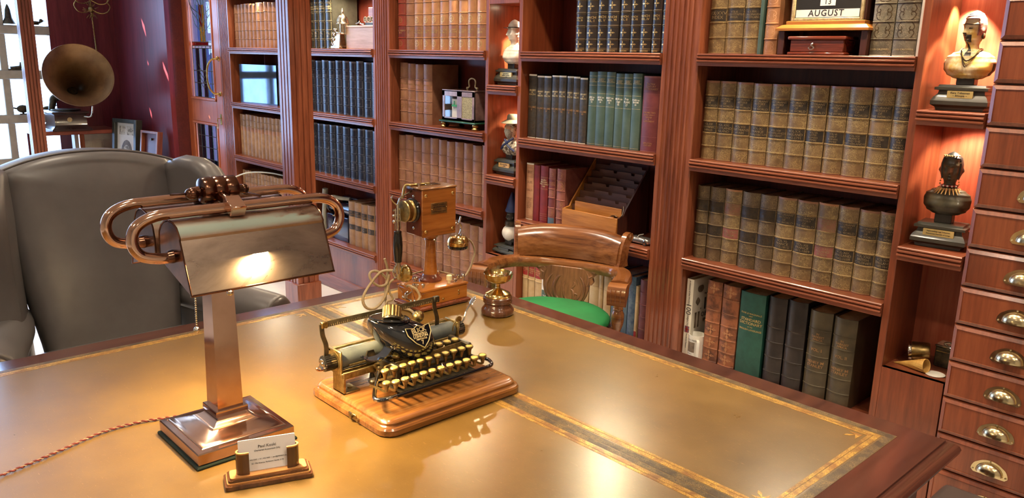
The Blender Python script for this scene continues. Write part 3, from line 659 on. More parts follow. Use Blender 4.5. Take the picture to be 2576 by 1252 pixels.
STY = {
 'hist': dict(cover='calf_tooled', bands=[.175, .34, .49, .655, .82], labels=[(.665, .812, 'black_label', 0), (.352, .482, 'black_label', 1)], lines=[.165, .185, .33, .35, .48, .50, .645, .665, .812, .83, .985, .015], print='spine_gilt', bulge=.2, wear='brown_leather'),
 'histd': dict(cover='calf_dark', bands=[.175, .34, .49, .655, .82], labels=[(.665, .812, 'black_label', 0), (.352, .482, 'black_label', 1)], lines=[.33, .35, .48, .645, .665, .83], print='dark_gilt', gilt='dark_gilt', bulge=.2),
 'histr': dict(cover='calf_tooled', bands=[.175, .34, .49, .655, .82], labels=[(.665, .812, 'brown_leather', 0), (.352, .482, 'rose_leather', 1)], lines=[.33, .35, .48, .645, .665, .83], print='spine_gilt', bulge=.2, wear='pale_tan'),
 'navy': dict(cover='navy_leather', bands=[.17, .335, .50, .665, .83], frames=[(a, b) for a, b in C5], gilt='blue_grey', ft=.0022, texts=[(.69, .80, 0), (.20, .31, 1)], print='blue_grey', bulge=.2, wear='blue_grey'),
 'olive': dict(cover='olive_black', bands=[.17, .335, .50, .665, .83], frames=[(a, b) for a, b in C5], gilt='pale_gold', lines=[.16, .18, .325, .345, .49, .51, .655, .675, .82, .84], texts=[(.69, .80, 0), (.20, .31, 1)], print='pale_gold', bulge=.2),
 'tan': dict(cover='brown_leather', bands=[.19, .385, .56, .745], frames=[(.02, .175), (.205, .37), (.40, .545), (.575, .73), (.76, .975)], gilt='dim_gilt', ft=.0012, orn=[('rosette', .10, .22), ('rosette', .47, .22), ('rosette', .88, .22)], labels=[(.205, .37, 'brown_leather', 0), (.59, .72, 'brown_leather', 1)], print='dim_gilt', bulge=.2),
 'tang': dict(cover='tan_leather', bands=[.19, .385, .56, .745], frames=[(.02, .175), (.205, .37), (.40, .545), (.575, .73), (.76, .975)], gilt='gold_print', ft=.0012, orn=[('rosette', .10, .24), ('rosette', .47, .24), ('rosette', .88, .24)], labels=[(.205, .37, 'brown_leather', 0)], print='gold_print', bulge=.2),
 'tandk': dict(cover='red_leather', bands=[.19, .385, .56, .745], frames=[(.02, .175), (.205, .37), (.40, .545), (.575, .73), (.76, .975)], gilt='dim_gilt', ft=.0012, orn=[('rosette', .10, .22), ('rosette', .47, .22)], labels=[(.205, .37, 'maroon_cloth', 0)], bulge=.2),
 'oldtan': dict(cover='pale_tan', bands=[.2, .4, .6, .8], lines=[.19, .21, .39, .41, .59, .61, .79, .81, .04, .97], gilt='dim_gilt', bulge=.2, frames=[(.22, .38), (.62, .78)]),
 'tabbed': dict(cover='old_tan', bands=[.72, .86], lines=[.05, .45], gilt='brown_leather', labels=[(.60, .70, 'pale_tan', None)], bulge=.2),
 'fleur': dict(cover='black_leather', bands=[.155, .32, .485, .65, .82], lines=[.05, .145, .165, .31, .33, .475, .495, .64, .66, .81, .83, .96, .035], orn=[('diamond', .10, .3), ('diamond', .24, .3), ('diamond', .57, .3), ('diamond', .735, .3), ('diamond', .89, .3)], texts=[(.36, .46, 0), (.005, .035, 1)], print='gold_print', bulge=.2),
 'health': dict(cover='black_cloth', lines=[.035, .30, .315, .56, .575, .79, .805, .93], gilt='dark_gilt', frames=[(.33, .55), (.82, .92)], texts=[(.66, .78, 0, 'pale_gold'), (.42, .52, 1, 'dim_gilt'), (.06, .2, 2, 'dim_gilt')], orn=[('scroll', .47, .8), ('scroll', .865, .6), ('scroll', .2, .9)], bulge=.1, wear='white_print'),
 'ency': dict(cover='green_cloth_book', lines=[.02, .54, .71, .82, .945], gilt='pale_gold', texts=[(.835, .935, 0, 'pale_gold'), (.56, .69, 1, 'white_print')], bulge=.12),
 'dict': dict(cover='maroon_cloth', lines=[.20, .59, .77], gilt='rose_leather', texts=[(.81, .92, 0, 'pale_tan'), (.39, .54, 1, 'pale_tan'), (.07, .13, 2, 'pale_tan')], bulge=.12, wear='rose_leather'),
 'duyck': dict(cover='grey_morocco', bands=[.16, .32, .49, .66], lines=[.15, .17, .31, .33, .48, .50, .65, .67], gilt='dark_gilt', orn=[('scroll', .24, .85), ('scroll', .405, .85), ('scroll', .575, .8)], texts=[(.70, .76, 0, 'pale_gold'), (.05, .075, 1, 'pale_gold')], wear='cream_paint', bulge=.1),
 'gilttan': dict(cover='pale_tan', bands=[.16, .32, .49, .66, .82], orn=[('scroll', .24, .8), ('scroll', .40, .8), ('scroll', .57, .8), ('scroll', .08, .8), ('scroll', .74, .8)], gilt='buff_cloth', bulge=.2),
 'pamph': dict(cover='green_cloth_book', bulge=.05, texts=[]), 'cream': dict(cover='white_print', bulge=.05),
 'buff': dict(cover='buff_cloth', lines=[.03, .06, .76, .92], gilt='brown_leather', texts=[(.63, .70, 0, 'brown_leather'), (.50, .56, 1, 'brown_leather'), (.16, .44, 2, 'brown_leather'), (.80, .89, 3, 'brown_leather')], bulge=.1, wear='white_print'),
 'crim': dict(cover='crimson_cloth', bulge=.1), 'crimt': dict(cover='crimson_cloth', lines=[.05, .08, .12, .155, .59, .605, .79, .805], gilt='pale_tan', texts=[(.62, .775, 0, 'pale_gold')], bulge=.12),
 'torn': dict(cover='rose_leather', bands=[.30, .48, .64, .82], lines=[.16, .65, .81], labels=[(.65, .81, 'maroon_cloth', 0), (.31, .47, 'maroon_cloth', None), (.0, .12, 'blue_cloth', None)], gilt='pale_tan', orn=[('scroll', .56, .7), ('scroll', .9, .6), ('scroll', .22, .8)], print='pale_tan', bulge=.15),
 'rose': dict(cover='rose_leather', bands=[.13, .29, .455, .62, .79], orn=[('scroll', .21, .8), ('scroll', .375, .8), ('scroll', .06, .7), ('scroll', .7, .8), ('scroll', .89, .6)], frames=[(.15, .28), (.64, .78)], gilt='pale_tan', bulge=.2),
 'buckram': dict(cover='old_tan', lines=[.58, .62], labels=[(.66, .80, 'black_label', 0), (.36, .48, 'black_label', 1)], gilt='dim_gilt', print='dim_gilt', bulge=.14),
 'vell': dict(cover='vellum', bands=[.5], labels=[(.56, .78, 'red_label', 0)], print='gold_print', bulge=.12), 'vellp': dict(cover='vellum', labels=[(.0, .16, 'red_label', None)], lines=[.7], gilt='dim_gilt', bulge=.14),
 'poster': dict(cover='paper', labels=[(.1, .4, 'green_cloth_book', 0)], print='white_print', bulge=.02), 'blue': dict(cover='blue_cloth', texts=[(.72, .84, 0, 'black_label')], bulge=.06), 'marbled': dict(cover='navy_cloth', bulge=.1),
 'redband': dict(cover='maroon_cloth', bands=[.2, .4, .6, .8], lines=[.19, .21, .4, .6, .8], gilt='dim_gilt', bulge=.16),
 'flem': dict(cover='blotch_brown', bands=[.055, .21, .36, .52, .66, .84], lines=[.05, .20, .22, .35, .37, .51, .53, .65, .67, .83], gilt='pale_tan', orn=[('diamond', .13, .36), ('diamond', .29, .36), ('diamond', .44, .36), ('diamond', .92, .36)], bulge=.12),
 'stand': dict(cover='dark_green_cloth', texts=[(.745, .775, 0, 'gold_print'), (.72, .742, 1, 'gold_print'), (.62, .715, 2, 'gold_print'), (.595, .615, 3, 'gold_print'), (.555, .59, 4, 'gold_print')], bulge=.08),
 'black': dict(cover='black_leather', bands=[.16, .33, .50, .66], lines=[.15, .17, .32, .49, .67], gilt='dark_gilt', bulge=.18),
 'africa': dict(cover='olive_leather', bands=[.17, .33, .50, .66, .80], lines=[.165, .33, .50, .66, .80], gilt='pale_gold', texts=[(.67, .77, 0, 'dim_gilt'), (.55, .60, 1, 'dim_gilt'), (.37, .46, 2, 'dim_gilt')], bulge=.2),
}
plain('spine_gilt', (.36, .275, .15), .4, .3, c2=(.2, .14, .07), scale=70); plain('blue_grey', (.24, .26, .31), .32, .3, c2=(.09, .10, .13), scale=60); plain('dim_gilt', (.38, .22, .09), .4, .3, c2=(.22, .11, .05), scale=80)
plain('navy_cloth', (.035, .07, .13), .45, 0, c2=(.10, .15, .2), scale=50, bump=.2)
def put_book(st, x0, x1, zs, h, label, group, txt=(), d=.2, y=SPY, wn=None, tilt=0, rz=0, hj=1):
    w = x1 - x0 - .0022; wn = wn or w
    ps = book_parts(st, wn, h, d, tuple(txt)); obs = []
    for i, (n, me, par, lab) in enumerate(ps):
        o = bpy.data.objects.new('book' if i == 0 else n, me); COL.objects.link(o)
        if par is not None: o.parent = obs[par]
        if lab: o['label'] = lab
        if n in ('gilt_tooling', 'worn_edge'): o['kind'] = 'stuff'
        obs.append(o)
    r = obs[0]; tag(r, label, 'book', group); r.location = ((x0 + x1) / 2, y, zs + .0005); r.scale = (w / wn, 1, hj); r.rotation_euler = (0, tilt, rz)
    return r
def row(st, xs, zs, h, desc, where, group, txts=None, wn=.073, d=.2, jit=.012, count_from=0, total=None, y=SPY, yj=.004):
    n = len(xs) - 1
    for i in range(n):
        s_ = st[i] if isinstance(st, (list, tuple)) else st
        tx = txts[i] if txts else ()
        put_book(s_, xs[i], xs[i + 1], zs, h, '%s, %s from left %s' % (desc if isinstance(desc, str) else desc[i], ORD[i + count_from], where), group, tx, d, y + random.uniform(0, yj), wn, hj=1 + random.uniform(-jit, jit))
R0, R1, R2, R3 = 1.590, 1.180, .773, .333
A0 = [-6.074, -6.015, -5.957, -5.9, -5.833, -5.774, -5.716, -5.652, -5.588, -5.526, -5.465, -5.405]
row('oldtan', A0, R0, .315, 'faded tan leather volume', 'on the top far-left shelf', 'faded tan volumes on the top far-left shelf', wn=.060)
A2 = [-6.070, -6.022, -5.966, -5.9, -5.838, -5.778, -5.722, -5.667, -5.605, -5.544, -5.484, -5.425, -5.365, -5.305]
row('tabbed', A2, R2, .315, 'tan labelled volume', 'on the far-left shelf under the glass case', 'tan labelled volumes on the far-left shelf', wn=.060)
A3 = [-6.068, -6.036, -5.976, -5.926, -5.868, -5.818, -5.761, -5.705, -5.65, -5.603, -5.549, -5.495, -5.44, -5.385]
row('tabbed', A3, R3, .318, 'dusty tan volume', 'on the lowest far-left shelf behind the chair', 'dusty tan volumes on the lowest far-left shelf', wn=.056)
row('olive', [-4.915, -4.875, -4.812, -4.732, -4.648], R0, .345, 'black and gold banded volume', 'beside the silver clock tower ornament', 'black and gold volumes beside the silver ornament', [('STRAND\nMAGAZINE', 'VOL\n%s' % v) for v in ('IX', 'XII', 'X', 'XI')], wn=.073)
row('navy', [-4.918, -4.885, -4.802, -4.714, -4.631, -4.548, -4.464, -4.384, -4.301, -4.215, -4.112], R1, .334, 'navy leather volume', 'on the second shelf beyond the lamp', 'navy volumes on the second shelf', [('THE\nSTRAND', '%s\n1894' % v) for v in ('I', 'III', 'VII', 'II', 'VI', 'IX', 'IV', 'VIII', 'V', 'X')], wn=.08)
row('navy', [-4.918, -4.889, -4.808, -4.725, -4.646, -4.563, -4.474, -4.388, -4.301, -4.216, -4.112], R2, .328, 'navy leather volume', 'on the third shelf beyond the lamp', 'navy volumes on the third shelf', [('THE\nSTRAND', '%s\n1899' % v) for v in ('XII', 'XIV', 'XI', 'XV', 'XX', 'XVI', 'XIII', 'XVIII', 'XVII', 'XIX')], wn=.08)
D0 = [-3.925, -3.845, -3.769, -3.69, -3.612, -3.536, -3.462, -3.38, -3.305, -3.231, -3.153]
row(['tandk', 'tan'] + ['tang'] * 8, D0, R0, .345, ['dark red leather volume', 'brown leather volume'] + ['gilt tan leather volume'] * 8, 'on the top shelf above the carriage clock', 'gilt tan volumes on the top shelf', [('VOL. %s' % v, '') for v in ('XXXV\nAUS', 'XXXVI\nINDEX', 'XVI\nMUSIC-OLD', 'XXIII\nT-UPS', 'XVIII\nORN-PHT', 'XIX\nPHY-PRO', 'XVII\nMOT-ORM', 'XXIX\nDEL-FID', 'VIII\nKAN', 'VI\nDAM')])
row('tan', [-3.911, -3.838, -3.76, -3.687, -3.604], R1, .334, 'brown leather volume with round gilt crest', 'beside the carriage clock', 'brown crested volumes beside the carriage clock', [('VOL. %s' % v, 'BRITANNICA') for v in ('XVI\nL-MAN', 'XXI\nP-PRO', 'XXXII\nPRE', 'XXIX\nS-MUL')])
D2 = [-3.932, -3.861, -3.784, -3.708, -3.625, -3.548, -3.474, -3.401, -3.327, -3.251, -3.176, -3.10]
row('tan', D2, R2, .332, 'brown crested leather volume', 'on the shelf directly behind the telephone box', 'brown crested volumes behind the telephone', [('VOL. %d' % v, '') for v in range(1, 12)])
D3 = [-3.93, -3.861, -3.787, -3.712, -3.637, -3.565, -3.505, -3.431, -3.354, -3.268, -3.196, -3.10]
row('tan', D3, R3, .338, 'brown crested leather volume', 'on the lowest shelf behind the telephone pedestal', 'brown crested volumes on the lowest shelf', [('VOL. %d' % v, '') for v in range(12, 23)])
row('fleur', [-2.54, -2.479, -2.411, -2.354, -2.285, -2.226, -2.172, -2.11, -2.062, -2.013], R0, .345, 'black gold-tooled volume', 'on the top shelf of the middle bookcase', 'black volumes with gold diamonds', [('%s\nVOL. %s' % (a, b), 'LONDON') for a, b in zip(('PUNCH',) * 9, ('III', 'I', 'V', 'VI', 'II', 'VII', 'IV', 'IX', 'VIII'))], wn=.06)
row('health', [-2.825, -2.769, -2.72, -2.671, -2.622, -2.574, -2.531, -2.489, -2.442], R1, .300, ['brownish cloth volume with worn top'] + ['slim black cloth volume with pale worn top'] * 7, 'of the dark group', 'slim black cloth volumes', [('LIBRARY\nOF\nHEALTH', 'VOLUME\n' + v, '') for v in ('II', 'I', 'IV', 'V', 'VIII', 'III', 'VI', 'VII')], wn=.048)
row('ency', [-2.440, -2.390, -2.336, -2.284, -2.236, -2.189, -2.138], R1, .324, ['green cloth encyclopaedia numbered %d' % k for k in range(13, 19)], 'of the green set', 'green cloth encyclopaedias', [('CHILDREN\'S\nUNIVERSAL\nENCYCLOPEDIA', t) for t in ('JERE to\nLEDE\n13', 'LEDE to\nMARL\n14', 'MARY to\nMUN\n15', 'MUN to\nOgil\n16', 'P to\nPLAN\n17', 'PLAN to\nRHOM\n18')], wn=.050)
put_book('dict', -2.133, -2.043, R1, .316, 'thick maroon dictionary at the right end of the green encyclopaedias', 'dictionaries', ('The New\nCENTURY\nDICTIONARY', 'VOLUME TWO\npocket veto—\nzymurgy\n&\nSUPPLEMENT', 'APPLETON\nCENTURY'))
# brown gilt history sets
T0 = "HISTORIANS'\nHISTORY\nOF\nTHE WORLD"
F0 = [-1.832, -1.757, -1.682, -1.612]
row('hist', F0, R0, .345, 'brown gilt-tooled volume with dark labels', 'on the shelf beside the calendar', 'brown gilt volumes beside the calendar', [(T0, 'VOL·XXV\nINDEX'), (T0, 'VOL·II\nMESOPOTAMIA\nPERSIA'), (T0, 'VOL·XVI\nSCANDINAVIA\nSWITZERLAND')])
put_book('pamph', -1.610, -1.594, R0, .33, 'thin green and white book squeezed beside the brown gilt volumes', 'books beside the calendar', (), d=.19)
put_book('gilttan', -1.590, -1.536, R0, .345, 'pale tan gilt-scrolled volume left of the calendar stand', 'books beside the calendar')
put_book('duyck', -1.195, -1.122, R0, .345, 'grey scroll-tooled volume one, right of the calendar', 'grey scroll-tooled pair', ('DUYCKINCK\nVOL. 1.', 'JOHN CALDWELL'))
put_book('duyck', -1.121, -1.045, R0, .345, 'grey scroll-tooled volume two, right of the calendar', 'grey scroll-tooled pair', ('DUYCKINCK\nVOL. 2.', 'JOHN CALDWELL'))
put_book('cream', -1.043, -1.024, R0, .34, 'thin cream book against the right side of the top right shelf', 'books beside the calendar', d=.19)
V1 = ['VOL·XV\nGERMANIC\nEMPIRES', 'VOL·XXI\nSCOTLAND\nIRELAND', 'VOL·VIII\nPARTHIANS\nARABS', 'VOL·XI\nFRANCE\nMONARCHY', 'VOL·XIV\nNETHERLANDS\nGERMANY', 'VOL·XX\nENGLAND\n1642-1791', 'VOL·VII\nLATER\nROMAN\nEMPIRE', 'VOL·VI\nEARLY\nROMAN\nEMPIRE', 'VOL·XIII\nFRANCE\nAND THE\nNETHERLANDS', 'VOL·XXIII\nTHE UNITED\nSTATES\nSPANISH\nAMERICA', 'VOL·V\nTHE\nROMAN\nREPUBLIC']
row(['hist'] * 11, [-1.828, -1.764, -1.69, -1.617, -1.541, -1.466, -1.391, -1.32, -1.247, -1.168, -1.092, -1.024], R1, .306, 'brown gilt-tooled volume with dark labels', 'on the upper long row', 'brown gilt history volumes, upper row', [(T0, v) for v in V1], jit=.006)
V2 = ['VOL·IX\nITALY', 'VOL·X\nSPAIN\nPORTUGAL', 'VOL·XVII\nRUSSIA', 'VOL·III\nGREECE', 'VOL·IV\nGREECE\nROME', 'VOL·XI\nFRANCE\n1715-1815', 'VOL·XII\nFRANCE\n1815-1889', 'VOL·XXIV\nPOLAND\nRUSSIA', 'VOL·XIX\nENGLAND\n1642-1688', 'VOL·XXII\nBRITISH\nCOLONIES', 'VOL·XIX\nENGLAND\n1485-1642']
row(['histd', 'histd', 'histr', 'histd', 'histd', 'hist', 'hist', 'histr', 'hist', 'hist', 'hist'], [-1.828, -1.769, -1.699, -1.623, -1.545, -1.473, -1.394, -1.312, -1.236, -1.162, -1.091, -1.025], R2, .300,
    ['dull dark brown volume', 'darkest brown volume', 'light brown volume with a reddish label', 'dull brown volume', 'grey-brown volume'] + ['brown gilt-tooled volume with dark labels'] * 6, 'on the lower long row', 'brown gilt history volumes, lower row', [(T0, v) for v in V2], jit=.008)
# E2: five reddish books
for st, a, b, h, lab, tx in [('buff', -2.822, -2.770, .282, 'buff cloth book with fine brown print, leftmost beside the card index', ('OUR', 'SULLA', 'A HISTORY\nOF THE\nEARLY\nYEARS IN\nTHE CAPE\nAND THE\nNATAL', 'A MILITARY\nHISTORY')), ('crim', -2.768, -2.727, .277, 'plain crimson cloth book, second from the left beside the card index', ()),
    ('crimt', -2.725, -2.672, .279, 'red cloth book with pale lettering and bands at its foot', ('SOUTH\nAFRICAN\nWHO WHO\n1968',)), ('torn', -2.668, -2.622, .272, 'pinkish leather book with a torn lower spine', ('HISTORY\nOF ROME',)), ('rose', -2.618, -2.560, .276, 'rose leather book with bands, right against the card index', ())]:
    put_book(st, a, b, R2, h, lab, 'red books beside the card index', tx, d=.19)
row('buckram', [-4.507, -4.429, -4.348, -4.276, -4.195, -4.112], R3, .292, 'light brown volume with two dark labels', 'beside the navy case', 'light brown buckram volumes', [('LAW\nREPORTS', v) for v in ('A', 'B', 'C', 'D', 'E')], wn=.076, jit=.02)
# E3
for i, (a, b) in enumerate([(-2.829, -2.790), (-2.789, -2.742), (-2.741, -2.690)]):
    put_book('vell', a, b, R3, .268 - .002 * i, 'cream vellum volume with red label, %s from the left under the chair rail' % ORD[i], 'vellum volumes with red labels', ('ROMAN\nHISTORY\nVOL %d' % (i + 1),), d=.19)
put_book('poster', -2.688, -2.640, R3, .25, 'white and grey-green book half hidden behind the carved chair splat', 'books behind the captain chair', ('THE\nPOETS',), d=.19)
for i, (a, b) in enumerate([(-2.63, -2.57), (-2.568, -2.51), (-2.508, -2.45)]): put_book('vellp', a, b, R3, .26, 'cream vellum book hidden behind the carved chair splat, %s one' % ORD[i], 'vellum books behind the chair back', d=.19)
for i, (a, b) in enumerate([(-2.440, -2.382), (-2.378, -2.318), (-2.316, -2.292), (-2.290, -2.244)]): put_book('vellp', a, b, R3, .282 - .004 * i, 'mottled vellum book with red foot, %s right of the carved splat' % ORD[i], 'vellum books right of the chair splat', d=.19)
put_book('blue', -2.240, -2.146, R3, .285, 'large pale blue book with dark title behind the right chair arm', 'books behind the captain chair', ('THE AFRICAN\nPIONEERS',), d=.22)
put_book('marbled', -2.142, -2.101, R3, .288, 'blue mottled book between the pale blue and the red books', 'books behind the captain chair', d=.22)
put_book('vellp', -2.100, -2.084, R3, .25, 'very thin cream book beside the red banded book', 'books behind the captain chair', d=.2)
put_book('redband', -2.082, -2.028, R3, .285, 'red banded book against the right pilaster on the bottom shelf', 'books behind the captain chair', d=.2)
# F3
p = put_book('cream', -1.832, -1.797, R3, .345, 'white history book with object photographs on its cover, behind the mug', 'large books on the bottom right shelf', d=.26, y=BY + .035)
bm = new()
def sidetext(bm, s, size, y0, z, al='LEFT', **k): text(bm, s, size, Matrix(((0, -1, 0, .0173), (1, 0, 0, y0), (0, 0, 1, z), (0, 0, 0, 1))), align=al, **k)
sidetext(bm, '100', .074, .075, .225, bold=.0006); sidetext(bm, 'OBJECTS', .030, .070, .18); sidetext(bm, 'The History of the World', .011, .085, .272); sidetext(bm, 'in', .014, .060, .21)
text(bm, '100', .034, TR(0, -.0008, .215) @ RYm(pi / 2), align='CENTER'); text(bm, 'OBJECTS', .012, TR(0, -.0008, .165) @ RYm(pi / 2)); text(bm, 'A History of the World in', .010, TR(0, -.0008, .285) @ RYm(pi / 2)); text(bm, 'The British Museum', .008, TR(0, -.0008, .075) @ RYm(pi / 2))
link('lettering', bm, 'ink', p)
bm = new()
def blob(y, z, ry, rz, n=14, f=lambda t: 1): prism(bm, [(y + ry * cos(2 * pi * i / n) * f(2 * pi * i / n), z + rz * sin(2 * pi * i / n) * f(2 * pi * i / n)) for i in range(n)], 'x', .0170, .0178)
blob(.055, .300, .022, .017, f=lambda t: 1 - .25 * max(0, sin(t)) ** 8); blob(.125, .305, .010, .013); blob(.170, .315, .014, .010); blob(.040, .245, .016, .018, f=lambda t: .75 + .25 * abs(cos(2 * t)))
for y in (.030, .052): prism(bm, [(y - .006, .13), (y + .006, .13), (y + .004, .165), (y + .007, .198), (y - .007, .198), (y - .004, .165)], 'x', .017, .0178)
prism(bm, [(.024, .075), (.062, .075), (.056, .085), (.052, .105), (.043, .115), (.034, .105), (.030, .085)], 'x', .017, .0178); blob(.045, .04, .018, .004); prism(bm, [(.030, .02), (.034, .02), (.036, .058), (.028, .058)], 'x', .017, .0178); prism(bm, [(.058, .02), (.062, .02), (.064, .05), (.056, .05)], 'x', .017, .0178); prism(bm, [(.085, .15), (.115, .155), (.115, .163), (.085, .162)], 'x', .017, .0178)
link('cover_picture', bm, 'photo_dark', p)['kind'] = 'stuff'
bm = new(); box(bm, -.011, .011, -.0012, -.0004, .112, .140); link('flag', bm, 'ink_blue', p) if 'ink_blue' in M else link('flag', bm, 'navy_cloth', p)
bm = new(); box(bm, -.011, .011, -.0016, -.0006, .1235, .1285); box(bm, -.0025, .0025, -.0016, -.0006, .112, .140)
for s in (-1, 1): prism(bm, [(-.011, .126 - s * .014), (-.008, .126 - s * .014), (.011, .126 + s * .014), (.008, .126 + s * .014)], 'y', -.0015, -.0006)
link('flag_cross', bm, 'red_label', p)
put_book('flem', -1.732, -1.662, R3, .362, 'blotched brown leather volume right of the mug', 'large books on the bottom right shelf', d=.24, y=BY + .03)
put_book('flem', -1.659, -1.582, R3, .360, 'blotched brown leather volume touching the green dictionary', 'large books on the bottom right shelf', d=.24, y=BY + .03)
put_book('stand', -1.578, -1.468, R3, .352, 'thick dark green dictionary with gold lettering on its spine', 'large books on the bottom right shelf', ('FUNK & WAGNALLS', 'NEW', 'STANDARD\nDICTIONARY', 'OF THE', 'ENGLISH LANGUAGE'), d=.25, y=BY + .03)
for i, (st, a, b, h, lab, tx) in enumerate([('black', -1.457, -1.382, .358, 'plain black banded volume next to the green dictionary', ()), ('black', -1.378, -1.300, .362, 'plain black banded volume left of the two olive volumes', ()),
     ('africa', -1.292, -1.203, .345, 'dark olive volume, left one of the last pair on the bottom right shelf', ('IN\nDARKEST\nAFRICA', 'VOL. I', 'HENRY M\nSTANLEY')), ('africa', -1.198, -1.112, .342, 'dark olive volume, rightmost on the bottom right shelf', ('IN\nDARKEST\nAFRICA', 'VOL. II', 'HENRY M\nSTANLEY'))]):
    put_book(st, a, b, R3, h, lab, 'large books on the bottom right shelf', tx, d=.24, y=BY + .03)
# ------------------------------------------------------------------ desk
def leather_mat():
    m, n, b = _mat('desk_leather')
    v = _coord(n, (1, 1, 1), rand=False)
    f1 = _noise(n, v, 2.2, 5, .55, .3); f2 = _noise(n, v, 14, 5, .6); f3 = _noise(n, v, 420, 3, .6)
    mx = n.nodes.new('ShaderNodeMix'); mx.data_type = 'FLOAT'; mx.inputs[0].default_value = .30
    n.links.new(f1, mx.inputs[2]); n.links.new(f2, mx.inputs[3])
    col = _ramp(n, mx.outputs[0], [(.30, (.100, .052, .012)), (.50, (.150, .082, .017)), (.70, (.205, .115, .024))])
    # fine pale scratches
    sc = _noise(n, _coord(n, (1, 9, 1), rand=False), 26, 2, .5, 3.5); sr = _ramp(n, sc, [(.70, (0, 0, 0)), (.73, (1, 1, 1)), ])
    mc = n.nodes.new('ShaderNodeMix'); mc.data_type = 'RGBA'; mc.inputs[7].default_value = (.42, .24, .09, 1)
    ml = n.nodes.new('ShaderNodeMath'); ml.operation = 'MULTIPLY'; ml.inputs[1].default_value = .5
    n.links.new(sr, ml.inputs[0]); n.links.new(ml.outputs[0], mc.inputs[0]); n.links.new(col, mc.inputs[6]); n.links.new(mc.outputs[2], b.inputs['Base Color'])
    _range(n, b, f2, .24, .36); _bump(n, b, f3, .22, .0006)
    b.inputs['Specular IOR Level'].default_value = .7; b.inputs['Coat Weight'].default_value = .55; b.inputs['Coat Roughness'].default_value = .24
leather_mat()
tooled('gilt_border', (.26, .11, .02), (.14, .06, .015), (.80, .52, .12), 95, .40, .3, .7)
tooled('dark_border', (.06, .035, .018), (.035, .022, .012), (.30, .20, .08), 90, .55, .35, .3)
ZD = .770
DX0, DX1, DY0, DY1 = -2.272, -.505, -.55, 1.784
def desk():
    r = thing('writing_desk', 'large dark mahogany desk with gilt-tooled brown leather top', 'desk', ((DX0 + DX1) / 2, (DY0 + DY1) / 2, 0))
    ox, oy = r.location[0], r.location[1]; hx, hy = (DX1 - DX0) / 2, (DY1 - DY0) / 2
    bm = new()
    prof = [(-.30, 0), (-.004, 0), (.001, -.0015), (.002, -.006), (.006, -.008), (.016, -.010), (.024, -.016), (.0275, -.024), (.025, -.033), (.016, -.040), (.006, -.043), (.0, -.052), (-.25, -.052)]
    loft(bm, [[(-hx - o, -hy - o, ZD + z), (hx + o, -hy - o, ZD + z), (hx + o, hy + o, ZD + z), (-hx - o, hy + o, ZD + z)] for o, z in prof])
    link('tabletop', bm, 'desk_wood', r, 30)
    # recessed leather: three panels with tooled borders
    bx0, bx1, by0, by1 = -2.200, -.580, -.482, 1.716
    panels = [(1.197, by1), (.037, 1.197), (by0, .037)]
    def L(name, x0, x1, y0, y1, z, m): bm = new(); box(bm, x0 - ox, x1 - ox, y0 - oy, y1 - oy, ZD - .004, ZD + z); return link(name, bm, m, r)
    for y0, y1 in panels:
        L('leather_panel', bx0, bx1, y0, y1, .0006, 'desk_leather')
        def ring(i, w, m, z, nm, jy0=0, jy1=0):
            a0, a1, c0, c1 = bx0 + i, bx1 - i, y0 + i - jy0, y1 - i + jy1
            L(nm, a0, a1, c1 - w, c1, z, m); L(nm, a0, a1, c0, c0 + w, z, m); L(nm, a0, a0 + w, c0 + w, c1 - w, z, m); L(nm, a1 - w, a1, c0 + w, c1 - w, z, m)
        o = .004 if y1 < by1 - .01 or True else 0
        far = y1 > 1.6
        ring(.001, .019 if far else .014, 'dark_border', .0009, 'dark_border'); ring(.024 if far else .018, .012, 'gilt_border', .0010, 'gilt_border'); ring(.0375 if far else .0315, .008, 'gilt_border', .0010, 'gilt_line')
        c = .052
        for sx in (0, 1):
            for sy in (0, 1):
                X = (bx0 + c) if sx == 0 else (bx1 - c); Y = (y0 + c) if sy == 0 else (y1 - c); ux = 1 if sx == 0 else -1; uy = 1 if sy == 0 else -1
                bm = new()
                for pts in ([(0, 0), (.030, .004), (.012, .012), (.004, .030)], [(.010, .010), (.026, .020), (.030, .030), (.020, .026)]):
                    P = [(X + ux * p[0] - ox, Y + uy * p[1] - oy) for p in pts]; prism(bm, P if ux * uy > 0 else P[::-1], 'z', ZD, ZD + .0011)
                link('gilt_corner', bm, 'gilt_border', r)
    # frieze and two pedestals
    bm = new(); box(bm, -hx + .03, hx - .03, -hy + .03, hy - .03, .60, ZD - .052); link('frieze', bm, 'desk_wood', r)
    for s in (-1, 1):
        a, b_ = (-hx + .04, -hx + .52) if s < 0 else (hx - .52, hx - .04)
        bm = new(); box(bm, a, b_, -hy + .05, hy - .05, .08, .60); link('pedestal', bm, 'desk_wood', r)
        bm = new(); box(bm, a - .015, b_ + .015, -hy + .035, hy - .035, 0, .08, .006); link('plinth', bm, 'desk_wood', r)
        X = b_ if s > 0 else a
        for k in range(3):
            bm = new(); y0 = -hy + .10 + k * .71; box(bm, X - .004, X + .010, y0, y0 + .66, .13, .55, .006); link('panel', bm, 'desk_wood', r)
desk()

